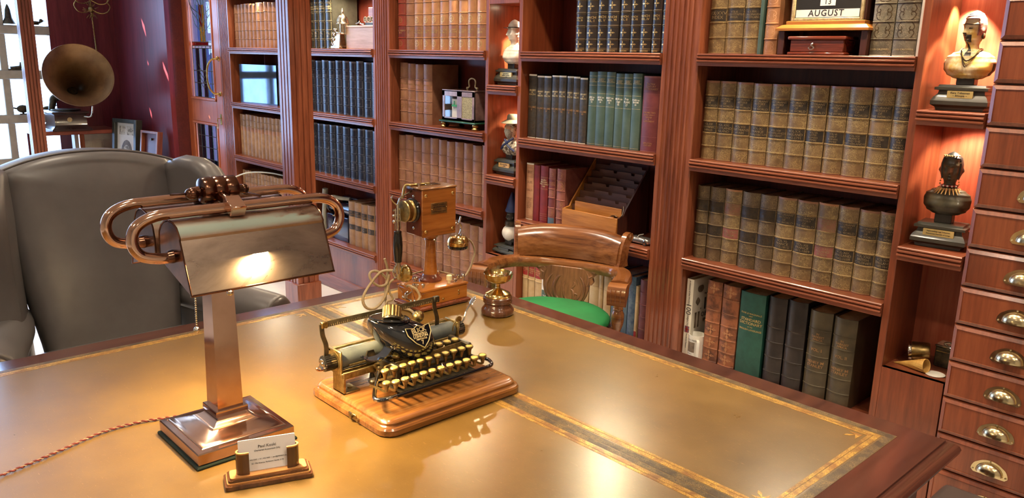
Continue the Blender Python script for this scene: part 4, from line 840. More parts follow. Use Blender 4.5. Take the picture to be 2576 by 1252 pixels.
# ------------------------------------------------------------------ copper desk lamp
def desk_lamp():
    r = thing('desk_lamp', 'twin-shade copper desk lamp with a square pedestal, standing left on the desk', 'lamp', (-1.51, .62, ZD + .0012))
    z0 = ZD + .0012
    def F(x, y, z): return (x + 1.51, y - .62, z - z0)
    def sq(h, z, cx=0, cy=0): return [(cx - h, cy - h, z), (cx + h, cy - h, z), (cx + h, cy + h, z), (cx - h, cy + h, z)]
    bm = new(); loft(bm, [sq(.104, 0), sq(.1045, .003), sq(.103, .0055)]); link('felt_pad', bm, 'felt', r)
    bm = new(); loft(bm, [sq(.098, .0055), sq(.1, .008), sq(.1, .028), sq(.0985, .0305), sq(.0885, .0315), sq(.0875, .0305), sq(.0865, .0325), sq(.084, .034)] + [sq(.028 + .056 * (1 - t) ** 2.1, .034 + .030 * t) for t in (.08, .16, .25, .35, .45, .55, .65, .75, .85, 1)])
    link('base', bm, 'copper', r, 30)
    bm = new(); loft(bm, [sq(.0325, .062), sq(.0335, .064), sq(.0335, .0735), sq(.0325, .075)]); link('collar', bm, 'copper', r, 30)
    bm = new(); loft(bm, [sq(.0265, .075), sq(.0205, .465), sq(.018, .470), sq(.012, .480)]); link('pedestal', bm, 'copper', r, 30)
    # swivel hub
    H = Vector(F(-1.515, .635, 1.290)); bm = new()
    T = Matrix.Translation(H) @ RXm(pi / 2)
    lathe(bm, [(0, -.036), (.020, -.036), (.025, -.033), (.0258, -.030), (.0258, -.013), (.0248, -.0115), (.0248, -.0105), (.0258, -.009), (.0258, .009), (.0248, .0105), (.0248, .0115), (.0258, .013), (.0258, .030), (.024, .034), (.016, .036), (0, .037)], T=T, n=28)
    link('hub', bm, 'copper_dark', r)
    bm = new(); sph(bm, H + Vector((0, -.050, -.004)), (.013, .015, .012), 16); cyl(bm, H + Vector((0, -.037, 0)), H + Vector((0, -.05, -.002)), .010, n=14)
    puff(bm, [(0, .0), (.010, -.004), (.030, -.006), (.034, 0), (.030, .004), (.010, .006)], .003, .0005, Matrix.Translation(H + Vector((0, -.058, -.003))) @ RZ(-pi / 2 - .1)); link('wing_nut', bm, 'copper_dark', r)
    bm = new(); cyl(bm, H + Vector((0, .036, -.002)), H + Vector((0, .052, -.004)), .009, n=14); sph(bm, H + Vector((0, .053, -.004)), .010, 14)
    puff(bm, [(.0, -.005), (.012, -.008), (.034, -.007), (.038, 0), (.034, .007), (.012, .008), (0, .005)], .004, .001, Matrix.Translation(H + Vector((0, .050, -.012))) @ RZ(pi / 2 - .2) @ RYm(.25)); link('wing_nut', bm, 'copper_dark', r)
    bm = new(); cyl(bm, H + Vector((0, 0, -.045)), H + Vector((0, 0, -.02)), .013, .016, 16); link('neck', bm, 'copper_dark', r)
    for s in (1, -1):      # near (+x) and far shade with their tubes
        c = -1.515
        X = lambda x: c + s * (x - c)
        bm = new()
        P = [F(X(x), y, z) for x, y, z in [(-1.440, .522, 1.188), (-1.440, .490, 1.187), (-1.442, .458, 1.197), (-1.444, .446, 1.222), (-1.445, .455, 1.248), (-1.445, .485, 1.263), (-1.445, .53, 1.266), (-1.445, .655, 1.266), (-1.445, .78, 1.266), (-1.445, .825, 1.263), (-1.445, .853, 1.248), (-1.444, .862, 1.222), (-1.442, .850, 1.197), (-1.440, .822, 1.187), (-1.440, .785, 1.188)]]
        tube(bm, P, .0102, 14, 7); link('bracket_tube', bm, 'copper', r)
        bm = new()
        for y in (.514, .796):
            cyl(bm, F(X(-1.44), y, 1.188), F(X(-1.44), y - (.012 if y < .6 else -.012), 1.188), .013, .011, 14)
        cyl(bm, F(X(-1.452), .632, 1.268), F(X(-1.500), .633, 1.280), .0125, .012, 16); sph(bm, F(X(-1.455), .632, 1.270), .0135, 14)
        link('joint', bm, 'copper_dark', r)
        bm = new(); q = new(); box(q, -.020, .018, -.015, .015, -.010, .012, .0015); add(bm, q, Matrix.Translation(F(X(-1.436), .632, 1.268)) @ RYm(s * .5)); link('clamp', bm, 'copper', r)
        # barrel shade
        prof = [(-1.503, 1.170), (-1.503, 1.205), (-1.498, 1.225), (-1.487, 1.239), (-1.470, 1.249), (-1.450, 1.2535), (-1.430, 1.252), (-1.413, 1.245), (-1.4045, 1.234), (-1.4000, 1.228), (-1.4010, 1.223), (-1.364, 1.130)]
        inn = [(-1.5005, 1.170), (-1.5005, 1.204), (-1.4955, 1.2235), (-1.485, 1.237), (-1.4695, 1.2465), (-1.450, 1.251), (-1.431, 1.2495), (-1.415, 1.243), (-1.407, 1.232), (-1.404, 1.227), (-1.4035, 1.222), (-1.3665, 1.130)]
        ring = prof + inn[::-1]
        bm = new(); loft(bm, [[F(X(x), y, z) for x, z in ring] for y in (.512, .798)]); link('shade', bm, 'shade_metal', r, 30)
        bm = new(); tube(bm, [F(X(-1.364), .511, 1.130), F(X(-1.364), .799, 1.130)], .0022, 8, smooth=False)
        tube(bm, [F(X(x), .5125, z) for x, z in prof], .0018, 6, smooth=False); tube(bm, [F(X(x), .7975, z) for x, z in prof], .0018, 6, smooth=False); link('shade_rim', bm, 'copper_dark', r)
        for y in (.512, .796):
            bm = new(); loft(bm, [[F(X(x), y, z) for x, z in prof], [F(X(x), y + .002, z) for x, z in prof]]); link('end_plate', bm, 'copper_dark', r)
        bm = new(); cyl(bm, F(X(-1.445), .545, 1.200), F(X(-1.445), .765, 1.200), .012, n=16); link('bulb', bm, 'lamp_glow', r)
        bm = new(); cyl(bm, F(X(-1.445), .515, 1.200), F(X(-1.445), .545, 1.200), .014, n=16); link('socket', bm, 'brass', r)
    for x, y, z1, z2 in ((-1.435, .548, 1.19, 1.045), (-1.425, .612, 1.19, 1.108)):
        bm = new(); n = int((z1 - z2) / .0042)
        for i in range(n): sph(bm, F(x, y - .004 * i / n, z1 - .0042 * i), .0019, 6)
        sph(bm, F(x, y - .004, z2 - .003), .0062, 12); o = link('pull_chain', bm, 'nickel', r)
    # twisted flex
    pts = [(-1.618, .632, .7745), (-1.645, .615, .7745), (-1.668, .560, .7745), (-1.686, .500, .7745), (-1.686, .430, .7745), (-1.655, .341, .7745), (-1.632, .274, .7745), (-1.60, .15, .7745), (-1.58, .02, .7745)]
    C_ = smoothpts([F(*p) for p in pts], 26)
    for k, m in ((0, 'maroon_thread'), (1, 'tan_thread')):
        P = []; L_ = 0
        for i, p in enumerate(C_):
            if i: L_ += (p - C_[i - 1]).length
            t = (C_[min(i + 1, len(C_) - 1)] - C_[max(i - 1, 0)]).normalized(); nn = Vector((0, 0, 1)); bb = t.cross(nn); a = L_ * 2 * pi / .016 + k * pi
            P.append(p + .0016 * (cos(a) * nn + sin(a) * bb))
        bm = new(); tube(bm, P, .0019 if k == 0 else .0008, 6, smooth=False); link('twisted_cord', bm, m, r, 60)
desk_lamp()
for s, e in ((1, 13), (-1, 11)):
    light('lamp_bulb_light', 'AREA', (-1.515 + s * .070, .655, 1.183), e, (1, .72, .36), (-1.515 + s * .075, .655, .8), shape='RECTANGLE', size=.03, size_y=.22)

# ------------------------------------------------------------------ typewriter
def rrect(x0, x1, y0, y1, r, n=5):
    P = []
    for cx, cy, a in ((x1 - r, y1 - r, 0), (x0 + r, y1 - r, pi / 2), (x0 + r, y0 + r, pi), (x1 - r, y0 + r, 3 * pi / 2)):
        P += [(cx + r * cos(a + pi / 2 * i / n), cy + r * sin(a + pi / 2 * i / n)) for i in range(n + 1)]
    return P
def typewriter():
    TX, TY = -1.440, 1.058
    b = thing('typewriter_board', 'oak moulded base board with brass latch, under the antique typewriter', 'board', (TX, TY, ZD + .0012))
    bm = new(); prof = [(.002, 0), (0, .003), (0, .014), (.003, .018), (.008, .019), (.010, .021), (.010, .026), (.014, .031), (.020, .0335)]
    loft(bm, [[(x, y, z) for x, y in rrect(-.162 + o, .162 - o, -.200 + o, .200 - o, .034 - o * .6)] for o, z in prof]); link('board', bm, 'oak', b, 30)
    bm = new(); box(bm, .02, .05, -.2025, -.199, .006, .018, .001); cyl(bm, (.035, -.199, .012), (.035, -.207, .012), .005, n=10); cyl(bm, (.058, -.199, .010), (.058, -.205, .010), .004, n=10); link('latch', bm, 'old_brass', b)
    Z = ZD + .0012 + .0335
    r = thing('typewriter', 'antique black and brass typewriter with round yellow keys on an oak board', 'typewriter', (TX, TY, Z))
    K = .0335
    def V(x, y, z): return (x, y, z - K)      # z given above the desk
    # base casting and feet
    bm = new(); box(bm, -.085, .045, -.085, .120, .048 - K, .062 - K, .004); box(bm, -.10, -.08, -.165, .145, .056 - K, .072 - K, .003)
    for x in (-.075, .035):
        for y in (-.075, .108): cyl(bm, (x, y, 0), (x, y, .050 - K), .009, .007, 10)
    box(bm, -.03, .05, -.095, -.082, .050 - K, .105 - K, .003); box(bm, -.03, .05, .115, .128, .050 - K, .110 - K, .003); link('base_frame', bm, 'iron', r)
    bm = new(); box(bm, -.075, -.028, -.183, -.177, 0, .082 - K, .001); box(bm, -.075, -.028, -.183, -.140, 0, .004, .001); cyl(bm, (-.050, -.155, .003), (-.050, -.155, .0075), .006, n=10); box(bm, -.032, -.026, -.183, .02, .070 - K, .086 - K, .001); link('side_bracket', bm, 'key_brass', r)
    bm = new(); cyl(bm, (-.02, -.10, .064 - K), (-.02, -.085, .064 - K), .012, n=16); cyl(bm, (-.02, -.104, .064 - K), (-.02, -.10, .064 - K), .005, n=10); box(bm, -.03, -.01, -.12, -.09, .046 - K, .056 - K, .003); link('carriage_roller', bm, 'iron', r)
    # platen with knobs
    bm = new(); cyl(bm, V(-.062, -.178, .106), V(-.062, .152, .108), .0215, n=32); link('platen', bm, 'roller', r)
    for y, w in ((-.186, .008), (.152, .006)): bm = new(); cyl(bm, V(-.062, y, .106), V(-.062, y + w, .106), .0235, n=28); link('platen_ring', bm, 'key_brass', r)
    for y0, y1 in ((-.216, -.187), (.160, .186)):
        bm = new(); n = 24
        loft(bm, [[(-.062 + (R if i % 2 else R * .93) * cos(2 * pi * i / 48), y, .106 - K + (R if i % 2 else R * .93) * sin(2 * pi * i / 48)) for i in range(48)] for y, R in ((y0, .015), (y0 + .002, .0185), (y1 - .002, .0185), (y1, .017))]); k = link('platen_knob', bm, 'ebonite', r)
        ye = y0 if y0 < 0 else y1
        bm = new(); s = -1 if y0 < 0 else 1
        lathe(bm, [(0, .002), (.004, .002), (.005, .0006), (.009, .0008), (.0105, .002), (.012, .0005), (.012, 0)], T=Matrix.Translation((-.062, ye, .106 - K)) @ RXm(-s * pi / 2) , n=20); link('knob_cap', bm, 'nickel', k)
    # carriage rails, paper shelf
    bm = new(); box(bm, -.088, -.078, -.185, .160, .125 - K, .131 - K, .001); box(bm, -.046, -.040, -.178, .150, .080 - K, .088 - K, .001); cyl(bm, V(-.040, -.16, .096), V(-.040, .14, .097), .003, n=8); link('carriage_rail', bm, 'key_brass', r)
    bm = new()
    for y in (-.182, .156): box(bm, -.090, -.036, y - .003, y + .003, .076 - K, .134 - K, .002)
    link('carriage_end', bm, 'key_brass', r)
    bm = new(); pl = [(-.012, 0), (.012, 0), (.013, .02), (.008, .032), (-.008, .032), (-.013, .02)]; prism(bm, [(-.105 + a, .088 - K + c) for a, c in pl], 'x', -.040, -.036); link('paper_finger', bm, 'iron', r)
    # scale bar on two curved arms
    bm = new(); n = 40; q = new(); box(q, -.0008, .0008, -.158, .158, -.007, .007); add(bm, q, TR(-.060, -.058, .198 - K) @ RXm(.0)); sb = link('scale_bar', bm, 'ruler', r)
    bm = new()
    for i in range(56):
        y = -.058 - .145 + i * .0053; h = .0065 if i % 5 == 0 else .004; box(bm, -.0590, -.0586, y, y + .0009, .192 - K, .192 + h - K)
    link('scale_marks', bm, 'pale_gold', sb)
    for y, yz, m in ((-.216, -.210, 'old_brass'), (.096, .094, 'iron')):
        P = [(-.060, y, .200), (-.060, y + .002, .175), (-.061, y + .010, .150), (-.062, y + .011, .130), (-.064, y + .010, .118)]
        bm = new(); Q = smoothpts([V(*p) for p in P], 5); loft(bm, [[p + Vector(a) for a in ((-.0012, -.0055, 0), (.0012, -.0055, 0), (.0012, .0055, 0), (-.0012, .0055, 0))] for p in Q]); link('scale_arm', bm, 'iron', r)
        bm = new(); q = new(); box(q, -.004, .006, -.006, .010, -.007, .008, .0015); add(bm, q, TR(-.060, y + .004, .198 - K)); cyl(bm, V(-.052, y + .008, .194), V(-.064, y + .008, .194), .0028, n=8); link('arm_clamp', bm, m, r)
    # black enamelled hood: a boat-shaped shell at the left running into a rounded body at the right
    def hood(y, cx, hw, zt, zb):
        H_ = (zt - zb) / 2; zc = (zt + zb) / 2; P = []
        for i in range(20):
            a = 2 * pi * i / 20; ca, sa = cos(a), sin(a)
            x = cx + hw * (abs(ca) ** .75) * (1 if ca > 0 else -1) + (-.10 * hw * sa if ca > 0 else 0); z = zc + H_ * (abs(sa) ** .8) * (1 if sa > 0 else -1)
            P.append((x, y, z - K))
        return P
    bm = new(); loft(bm, [hood(-.116, -.024, .004, .198, .192), hood(-.111, -.022, .018, .201, .172), hood(-.098, -.018, .031, .201, .148), hood(-.080, -.012, .040, .198, .124), hood(-.062, -.006, .046, .195, .106), hood(-.046, -.003, .049, .192, .096), hood(-.028, -.001, .051, .188, .092), hood(-.005, -.002, .050, .180, .092), hood(.015, -.004, .046, .170, .094), hood(.030, -.006, .036, .156, .098), hood(.040, -.008, .014, .140, .106)]); hd = link('hood', bm, 'black_enamel', r, 60)
    bm = new(); tube(bm, [V(-.024, -.113, .203), V(.006, -.102, .201), V(.019, -.078, .198), V(.022, -.052, .193), V(.012, -.030, .190), V(-.008, -.024, .191), V(-.030, -.032, .193), V(-.044, -.058, .197), V(-.042, -.086, .201)], .0026, 8, closed=True); link('hood_rim', bm, 'black_enamel', hd)
    bm = new(); P = smoothpts([V(-.024, -.109, .202), V(.004, -.099, .2005), V(.016, -.076, .1975), V(.019, -.053, .1945), V(.010, -.033, .191), V(-.008, -.028, .192), V(-.028, -.035, .195), V(-.040, -.058, .198), V(-.038, -.084, .201)], 4, True)
    cc = sum(P, Vector()) / len(P); loft(bm, [[p + Vector((0, 0, .0012)) for p in P], [cc + (p - cc) * .62 + Vector((0, 0, -.004)) for p in P]]); link('hood_opening', bm, 'ebonite', hd)
    T = TR(-.012, -.062, .207 - K) @ Vector((-.50, .42, .75)).to_track_quat('Z', 'Y').to_matrix().to_4x4()
    bm = new(); loft(bm, [[tuple(T @ Vector(((.0215 if (i // 2) % 2 else .0198) * cos(2 * pi * i / 64), (.0215 if (i // 2) % 2 else .0198) * sin(2 * pi * i / 64), z))) for i in range(64)] for z in (-.013, -.012, .012, .013)]); link('type_wheel', bm, 'old_brass', r, 25)
    bm = new(); lathe(bm, [(.0225, -.019), (.0232, -.015), (.0215, -.013), (0, -.013)], T=T, n=28); lathe(bm, [(0, .0135), (.010, .0135), (.008, .017), (0, .018)], T=T, n=16)
    for k in range(22): a = 2 * pi * k / 22; sph(bm, T @ Vector((.0225 * cos(a), .0225 * sin(a), -.0155)), .0014, 6)
    link('wheel_flange', bm, 'iron', r)
    for x, y in ((-.004, -.036), (.008, -.048), (-.018, -.034)): bm = new(); cyl(bm, V(x, y, .190), V(x, y, .200), .004, .003, 8); link('hub_screw', bm, 'key_brass', r)
    # ribbed lower bracket at the left of the hood
    bm = new(); P = [(-.02, -.135, .112), (.0, -.125, .114), (.01, -.105, .120), (.012, -.09, .135)]; Q = smoothpts([V(*p) for p in P], 5); loft(bm, [[p + Vector(a) for a in ((-.014, 0, -.0015), (.014, 0, -.0015), (.014, 0, .0015), (-.014, 0, .0015))] for p in Q])
    for x, y in ((-.026, -.133), (-.014, -.130), (-.020, -.125)): sph(bm, V(x, y, .1145), .0028, 8)
    link('hood_bracket', bm, 'black_enamel', r)
    # shield badge on the front slope, lettered
    O = Vector(V(.0470, -.026, .158)); nx = Vector((.82, .0, .57)).normalized(); uy = Vector((0, 1, 0)); uz = nx.cross(uy) * 1; uz = Vector((-.57, 0, .82))
    T = Matrix(((uy.x, -nx.x, uz.x, O.x), (uy.y, -nx.y, uz.y, O.y), (uy.z, -nx.z, uz.z, O.z), (0, 0, 0, 1)))
    sh = [(-.034, .026), (-.012, .022), (.0, .027), (.012, .022), (.034, .026), (.033, .008), (.018, -.014), (.0, -.028), (-.018, -.014), (-.033, .008)]
    bm = new(); q = new(); prism(q, sh, 'y', -.0035, -.0005); add(bm, q, T); sd = link('badge', bm, 'black_enamel', hd)
    bm = new(); P = [T @ Vector((x * .97, -.0038, z * .97)) for x, z in sh]; tube(bm, P, .0010, 6, closed=True, smooth=False); link('badge_rim', bm, 'pale_gold', sd) if False else link('gilt_edge', bm, 'pale_gold', hd)
    bm = new()
    for s_, sz, zz in (('BLICK', .0150, .0150), ('TYPEWRITER Co', .0052, .0065), ('LONDON', .0090, .0005), ('NEWCASTLE', .0050, -.0060), ('7', .0130, -.0145)): text(bm, s_, sz, T @ TR(0, -.0042, zz), bold=.0003)
    link('lettering', bm, 'pale_gold', hd)
    # comb bar behind the keys
    bm = new(); q = new(); box(q, -.0015, .0015, -.118, .118, -.007, .007, .0005); add(bm, q, TR(.026, .010, .098 - K) @ RYm(-.3) @ RXm(.03)); cyl(bm, V(.030, -.106, .096), V(.024, -.106, .096), .005, n=12); cyl(bm, V(.030, .126, .102), V(.024, .126, .102), .005, n=12); link('comb_bar', bm, 'key_brass', r)
    for i in range(9):
        y = -.098 + i * .0062; bm = new(); tube(bm, [V(.026, y, .094), V(.033, y, .086), V(.036, y, .070), V(.030, y, .058)], .0011, 5, 3); link('type_bar', bm, 'key_brass', r)
    bm = new(); box(bm, .020, .075, -.100, .118, .050 - K, .0515 - K); link('key_bed', bm, 'iron', r)
    # keys
    def key_mesh(L, drop):
        bm = new(); lathe(bm, [(0, 0), (.0090, 0), (.0100, -.001), (.0100, -.0034), (.0088, -.0048), (.0066, -.0066), (.0050, -.012), (.0036, -.018), (.0030, -.022)], n=16)
        P = [(0, 0, -.020), (-.008, 0, -.024), (-L * .5, 0, -.020 - drop * .4), (-L, 0, -.018 - drop)]
        Q = smoothpts(P, 3); loft(bm, [[p + Vector(a) for a in ((0, -.0009, -.0028), (0, .0009, -.0028), (0, .0009, .0028), (0, -.0009, .0028))] for p in Q])
        o = link('key', bm, 'key_brass', None, 30); me = o.data; bpy.data.objects.remove(o); return me
    bm = new(); lathe(bm, [(0, .0018), (.0055, .0016), (.0080, .0008), (.0084, -.0006)], n=14); o = link('key_top', bm, 'key_cap', None, 60); TOP = o.data; bpy.data.objects.remove(o)
    bm = new(); lathe(bm, [(.0084, .0002), (.0093, .0012), (.0101, .0002)], n=14); o = link('key_ring', bm, 'old_brass', None, 60); RING = o.data; bpy.data.objects.remove(o)
    rows_ = [(.012, .113, -.069, .105, 8, .012, .010), (.052, .104, -.126, .117, 11, .026, .014), (.096, .093, -.128, .122, 11, .066, .012)]
    for x, z, y0, y1, n, L, dr in rows_:
        me = key_mesh(L, dr)
        for i in range(n):
            k = link_mesh('key', me, r); k.location = (x - .0 + (.0 if n == 8 else 0), y0 + (y1 - y0) * i / (n - 1), z - K); t = link_mesh('key_top', TOP, k); t2 = link_mesh('key_ring', RING, k)
    k = link_mesh('key', key_mesh(.066, .012), r); k.location = (.090, -.148, .094 - K); link_mesh('key_top', TOP, k)
    bm = new(); q = new(); box(q, -.012, .012, -.004, .004, -.001, .0012, .0008); add(bm, q, TR(.095, .008, .090 - K) @ RYm(.9)); link('space_lever', bm, 'nickel', r)
    # curved front rail
    bm = new(); tube(bm, [V(-.010, -.100, .078), V(.012, -.120, .070), V(.045, -.148, .062), (.085, -.176, .064 - K), V(.098, -.178, .064), V(.108, -.160, .064), V(.108, -.06, .064), V(.108, .05, .064), V(.107, .125, .064), V(.098, .150, .064), V(.070, .158, .066), V(.045, .140, .068), V(.030, .128, .075)], .0046, 10, 6); link('front_rail', bm, 'black_enamel', r)
    bm = new(); tube(bm, [V(-.010, -.100, .0785), V(.012, -.120, .0705), V(.045, -.148, .0625), V(.085, -.176, .0645), V(.100, -.177, .0645), V(.1083, -.155, .0645), V(.1083, -.135, .0645)], .0049, 10, 6); link('rail_sleeve', bm, 'nickel', r)
    bm = new(); sph(bm, V(-.010, -.100, .080), .008, 10); cyl(bm, V(-.01, -.1, .062), V(-.01, -.1, .08), .005, n=8); box(bm, -.03, .0, -.105, -.08, .078 - K, .086 - K, .002); cyl(bm, V(-.02, -.104, .088), V(-.02, -.084, .088), .005, n=10); cyl(bm, V(0, -.104, .083), V(0, -.086, .083), .004, n=10); link('left_linkage', bm, 'key_brass', r)
    # bell, return lever, small levers
    bm = new(); sph(bm, V(-.058, .046, .165), .015, 20); cyl(bm, V(-.058, .046, .13), V(-.058, .046, .152), .004, n=8); link('bell', bm, 'old_brass', r)
    bm = new(); tube(bm, [V(-.050, .155, .098), V(-.052, .170, .112), V(-.056, .190, .130), V(-.058, .200, .150), V(-.060, .215, .163)], .0024, 8)
    puff(bm, [(-.010, -.007), (.004, -.008), (.013, -.004), (.015, 0), (.013, .004), (.004, .008), (-.010, .007)], .0016, .001, TR(-.060, .222, .170 - K) @ Matrix.Rotation(.9, 4, 'X') @ RZ(pi / 2)); link('return_lever', bm, 'nickel', r)
    bm = new(); tube(bm, [V(-.030, .148, .106), V(-.028, .150, .125), V(-.030, .152, .138)], .002, 6); cyl(bm, V(-.034, .152, .143), V(-.030, .152, .143), .008, n=14); tube(bm, [V(-.040, .140, .112), V(-.038, .142, .13), V(-.034, .150, .14)], .0016, 6); link('release_lever', bm, 'key_brass', r)
    bm = new(); tube(bm, [V(-.060, -.180, .108), V(-.056, -.205, .096), V(-.054, -.225, .096), V(-.052, -.236, .102), V(-.052, -.228, .106)], .0022, 8); link('line_lever', bm, 'copper', r)
typewriter()

# ------------------------------------------------------------------ antique telephone
def telephone():
    X0, Y0 = -1.990, 1.526; z0 = ZD + .0012
    r = thing('antique_telephone', 'antique wooden box telephone on a turned pedestal with brass earpieces and loops of cord', 'telephone', (X0, Y0, z0))
    F = lambda x, y, z: (x - X0, y - Y0, z - z0)
    bm = new(); prof = [(.0, .004), (-.001, .006), (-.001, .011), (.003, .015), (.006, .016)]
    loft(bm, [[(-.070 + o, -.102 + o, z), (.070 - o, -.102 + o, z), (.070 - o, .102 - o, z), (-.070 + o, .102 - o, z)] for o, z in prof])
    for x in (-.06, .06):
        for y in (-.09, .09): cyl(bm, (x, y, 0), (x, y, .004), .008, n=10)
    link('plinth', bm, 'phone_dark', r, 30)
    bm = new(); box(bm, -.063, .063, -.094, .094, .016, .060, .0015); link('base_box', bm, 'phone_wood', r)
    bm = new(); prof = [(.001, .060), (-.002, .062), (-.002, .067), (.002, .069), (.008, .0705)]
    loft(bm, [[(-.063 + o, -.094 + o, z), (.063 - o, -.094 + o, z), (.063 - o, .094 - o, z), (-.063 + o, .094 - o, z)] for o, z in prof]); link('base_lid', bm, 'phone_wood', r, 30)
    PX, PY = -2.012 - X0, 1.533 - Y0
    bm = new(); lathe(bm, [(.038, .070), (.038, .076), (.034, .080), (.030, .083), (.027, .088), (.0225, .094)], c=(PX, PY, 0), n=28); link('pedestal_collar', bm, 'phone_dark', r)
    bm = new(); lathe(bm, [(.0235, .092), (.022, .110), (.0185, .150), (.0165, .185), (.0160, .200), (.018, .203), (.020, .207), (.018, .210), (.024, .216), (.030, .226), (.032, .236), (.032, .240)], c=(PX, PY, 0), n=28); link('pedestal', bm, 'phone_wood', r)
    # upper box
    bx0, bx1, by0, by1, bz0, bz1 = -2.013 - X0, -1.925 - X0, 1.436 - Y0, 1.569 - Y0, .240, .384
    bm = new(); box(bm, bx0, bx1 - .006, by0 + .003, by1 - .003, bz0, bz1, .002); link('box_body', bm, 'phone_dark', r)
    bm = new(); box(bm, bx1 - .006, bx1, by0, by1, bz0 - .002, bz1 + .002, .0025); link('front_panel', bm, 'phone_wood', r)
    bm = new(); box(bm, bx0 - .003, bx1 + .002, by0 - .002, by1 + .003, bz1 + .001, bz1 + .008, .003); link('top_panel', bm, 'oak', r)
    bm = new(); box(bm, bx0 + .01, bx0 + .05, by0 + .05, by0 + .10, bz1 + .008, bz1 + .010, .0005); cyl(bm, (bx0 + .03, by0 + .03, bz1 + .008), (bx0 + .03, by0 + .03, bz1 + .014), .006, n=12); link('top_plate', bm, 'nickel', r)
    for y in (by0 + .014, by1 - .014):
        for z in (bz0 + .016, bz1 - .016): bm = new(); sph(bm, (bx1, y, z), (.003, .0058, .0058), 12); link('screw', bm, 'brass', r)
    for z in (bz0 + .022, bz1 - .022): bm = new(); sph(bm, (bx0 + .040, by0 + .003, z), (.005, .003, .005), 12); link('screw', bm, 'nickel', r)
    cy, cz = (by0 + by1) / 2 - .002, bz0 + .086
    bm = new(); box(bm, bx1, bx1 + .0012, cy - .031, cy + .031, cz - .017, cz + .017, .0004); pl = link('name_plate', bm, 'old_brass', r)
    bm = new(); T = Matrix(((0, -1, 0, bx1 + .0016), (1, 0, 0, cy), (0, 0, 1, cz), (0, 0, 0, 1)))
    for i, (s_, sz) in enumerate((('SOCIETE GENERALE', .0056), ('DES TELEPHONES', .0060), ('PARIS', .0062), ('ASSOCIATION DES OUVRIERS', .0040))): text(bm, s_, sz, T @ TR(0, 0, .0105 - .007 * i))
    link('lettering', bm, 'ink', pl)
    bm = new(); sph(bm, (bx1 + .001, cy - .028, cz - .002), .0018, 8); sph(bm, (bx1 + .001, cy + .028, cz + .002), .0018, 8); link('plate_screws', bm, 'brass', pl)
    # upper left earpiece against the box side, hanging handle, lower cup
    ex, ez = -1.972 - X0, 1.090 - z0
    bm = new(); T = TR(ex, by0 + .003, ez) @ RXm(pi / 2); lathe(bm, [(0, 0), (.036, 0), (.037, .003), (.036, .006), (.038, .008), (.036, .012), (.033, .013)], T=T, n=32); e = link('ear_cap', bm, 'ebonite', r)
    bm = new(); lathe(bm, [(.033, .013), (.035, .016), (.034, .020), (.032, .022), (.0325, .036), (.034, .038), (.032, .041), (.020, .043), (0, .044)], T=T, n=32); link('receiver_cup', bm, 'old_brass', r)
    hx, hy = -1.982 - X0, 1.385 - Y0
    bm = new(); lathe(bm, [(.010, 0), (.0118, .002), (.012, .012), (.0142, .035), (.0148, .055), (.0135, .078), (.0115, .092), (.0118, .098), (.010, .100)], c=(hx, hy, .930 - z0), n=20); link('handle', bm, 'ebonite', r)
    bm = new(); cyl(bm, (hx, hy, 1.028 - z0), (hx, hy, 1.112 - z0), .0035, n=8); tube(bm, [(hx, hy, 1.11 - z0), (hx + .002, hy + .006, 1.125 - z0), (hx, hy + .016, 1.135 - z0), (ex - .01, by0 + .01, 1.150 - z0)], .0032, 8)
    tube(bm, [(hx, hy, 1.108 - z0), (hx, hy - .012, 1.118 - z0), (hx, hy - .022, 1.132 - z0), (hx, hy - .018, 1.142 - z0)], .0022, 8)
    for z in (1.060, 1.078, 1.095): cyl(bm, (hx - .004, hy - .014, z - z0), (hx, hy + .022, z - z0), .0028, n=8)
    for y in (-.010, .010): cyl(bm, (hx, hy + y, 1.035 - z0), (hx, hy + y * .8, 1.10 - z0), .0018, n=6)
    sph(bm, (hx, hy - .014, 1.078 - z0), .005, 10); sph(bm, (hx, hy - .012, 1.06 - z0), .006, 10); link('upper_fork', bm, 'nickel', r)
    bm = new(); box(bm, bx0 + .018, bx0 + .030, by0 - .004, by0 + .075, bz1 + .008, bz1 + .014, .002); tube(bm, [(bx0 + .024, by0 - .002, bz1 + .011), (bx0 + .020, by0 - .016, bz1 + .008), (hx + .002, hy + .018, 1.130 - z0)], .004, 8); link('switch_hook', bm, 'old_brass', r)
    bm = new(); T = TR(hx, hy + .034, .890 - z0) @ RXm(pi / 2); lathe(bm, [(0, -.004), (.020, -.004), (.026, -.002), (.0275, 0), (.0275, .006), (.029, .008), (.0275, .010), (.026, .018), (.018, .022), (0, .023)], T=T, n=28); link('mouth_cup', bm, 'brass', r)
    bm = new(); cyl(bm, (hx, hy, .895 - z0), (hx, hy, .932 - z0), .010, .008, 12); cyl(bm, (hx, hy, .875 - z0), (hx, hy, .905 - z0), .006, n=10); tube(bm, [(hx, hy + .012, .88 - z0), (hx, hy - .010, .885 - z0), (hx, hy - .018, .90 - z0), (hx, hy - .010, .92 - z0)], .003, 8)
    for z in (.878, .896): cyl(bm, (hx, hy - .016, z - z0), (hx, hy + .02, z - z0), .003, n=8)
    link('lower_fork', bm, 'nickel', r)
    # right hanging receiver
    rx, ry, rz = -1.980 - X0, 1.622 - Y0, .958 - z0
    bm = new(); lathe(bm, [(0, .026), (.010, .026), (.026, .024), (.033, .016), (.0345, .009), (.036, .006), (.0345, .002), (.0345, -.006), (.032, -.008)], c=(rx, ry, rz), n=32); link('receiver', bm, 'brass', r)
    bm = new(); lathe(bm, [(.032, -.008), (.034, -.010), (.032, -.016), (.024, -.020), (0, -.020)], c=(rx, ry, rz), n=28); link('receiver_cap', bm, 'ebonite', r)
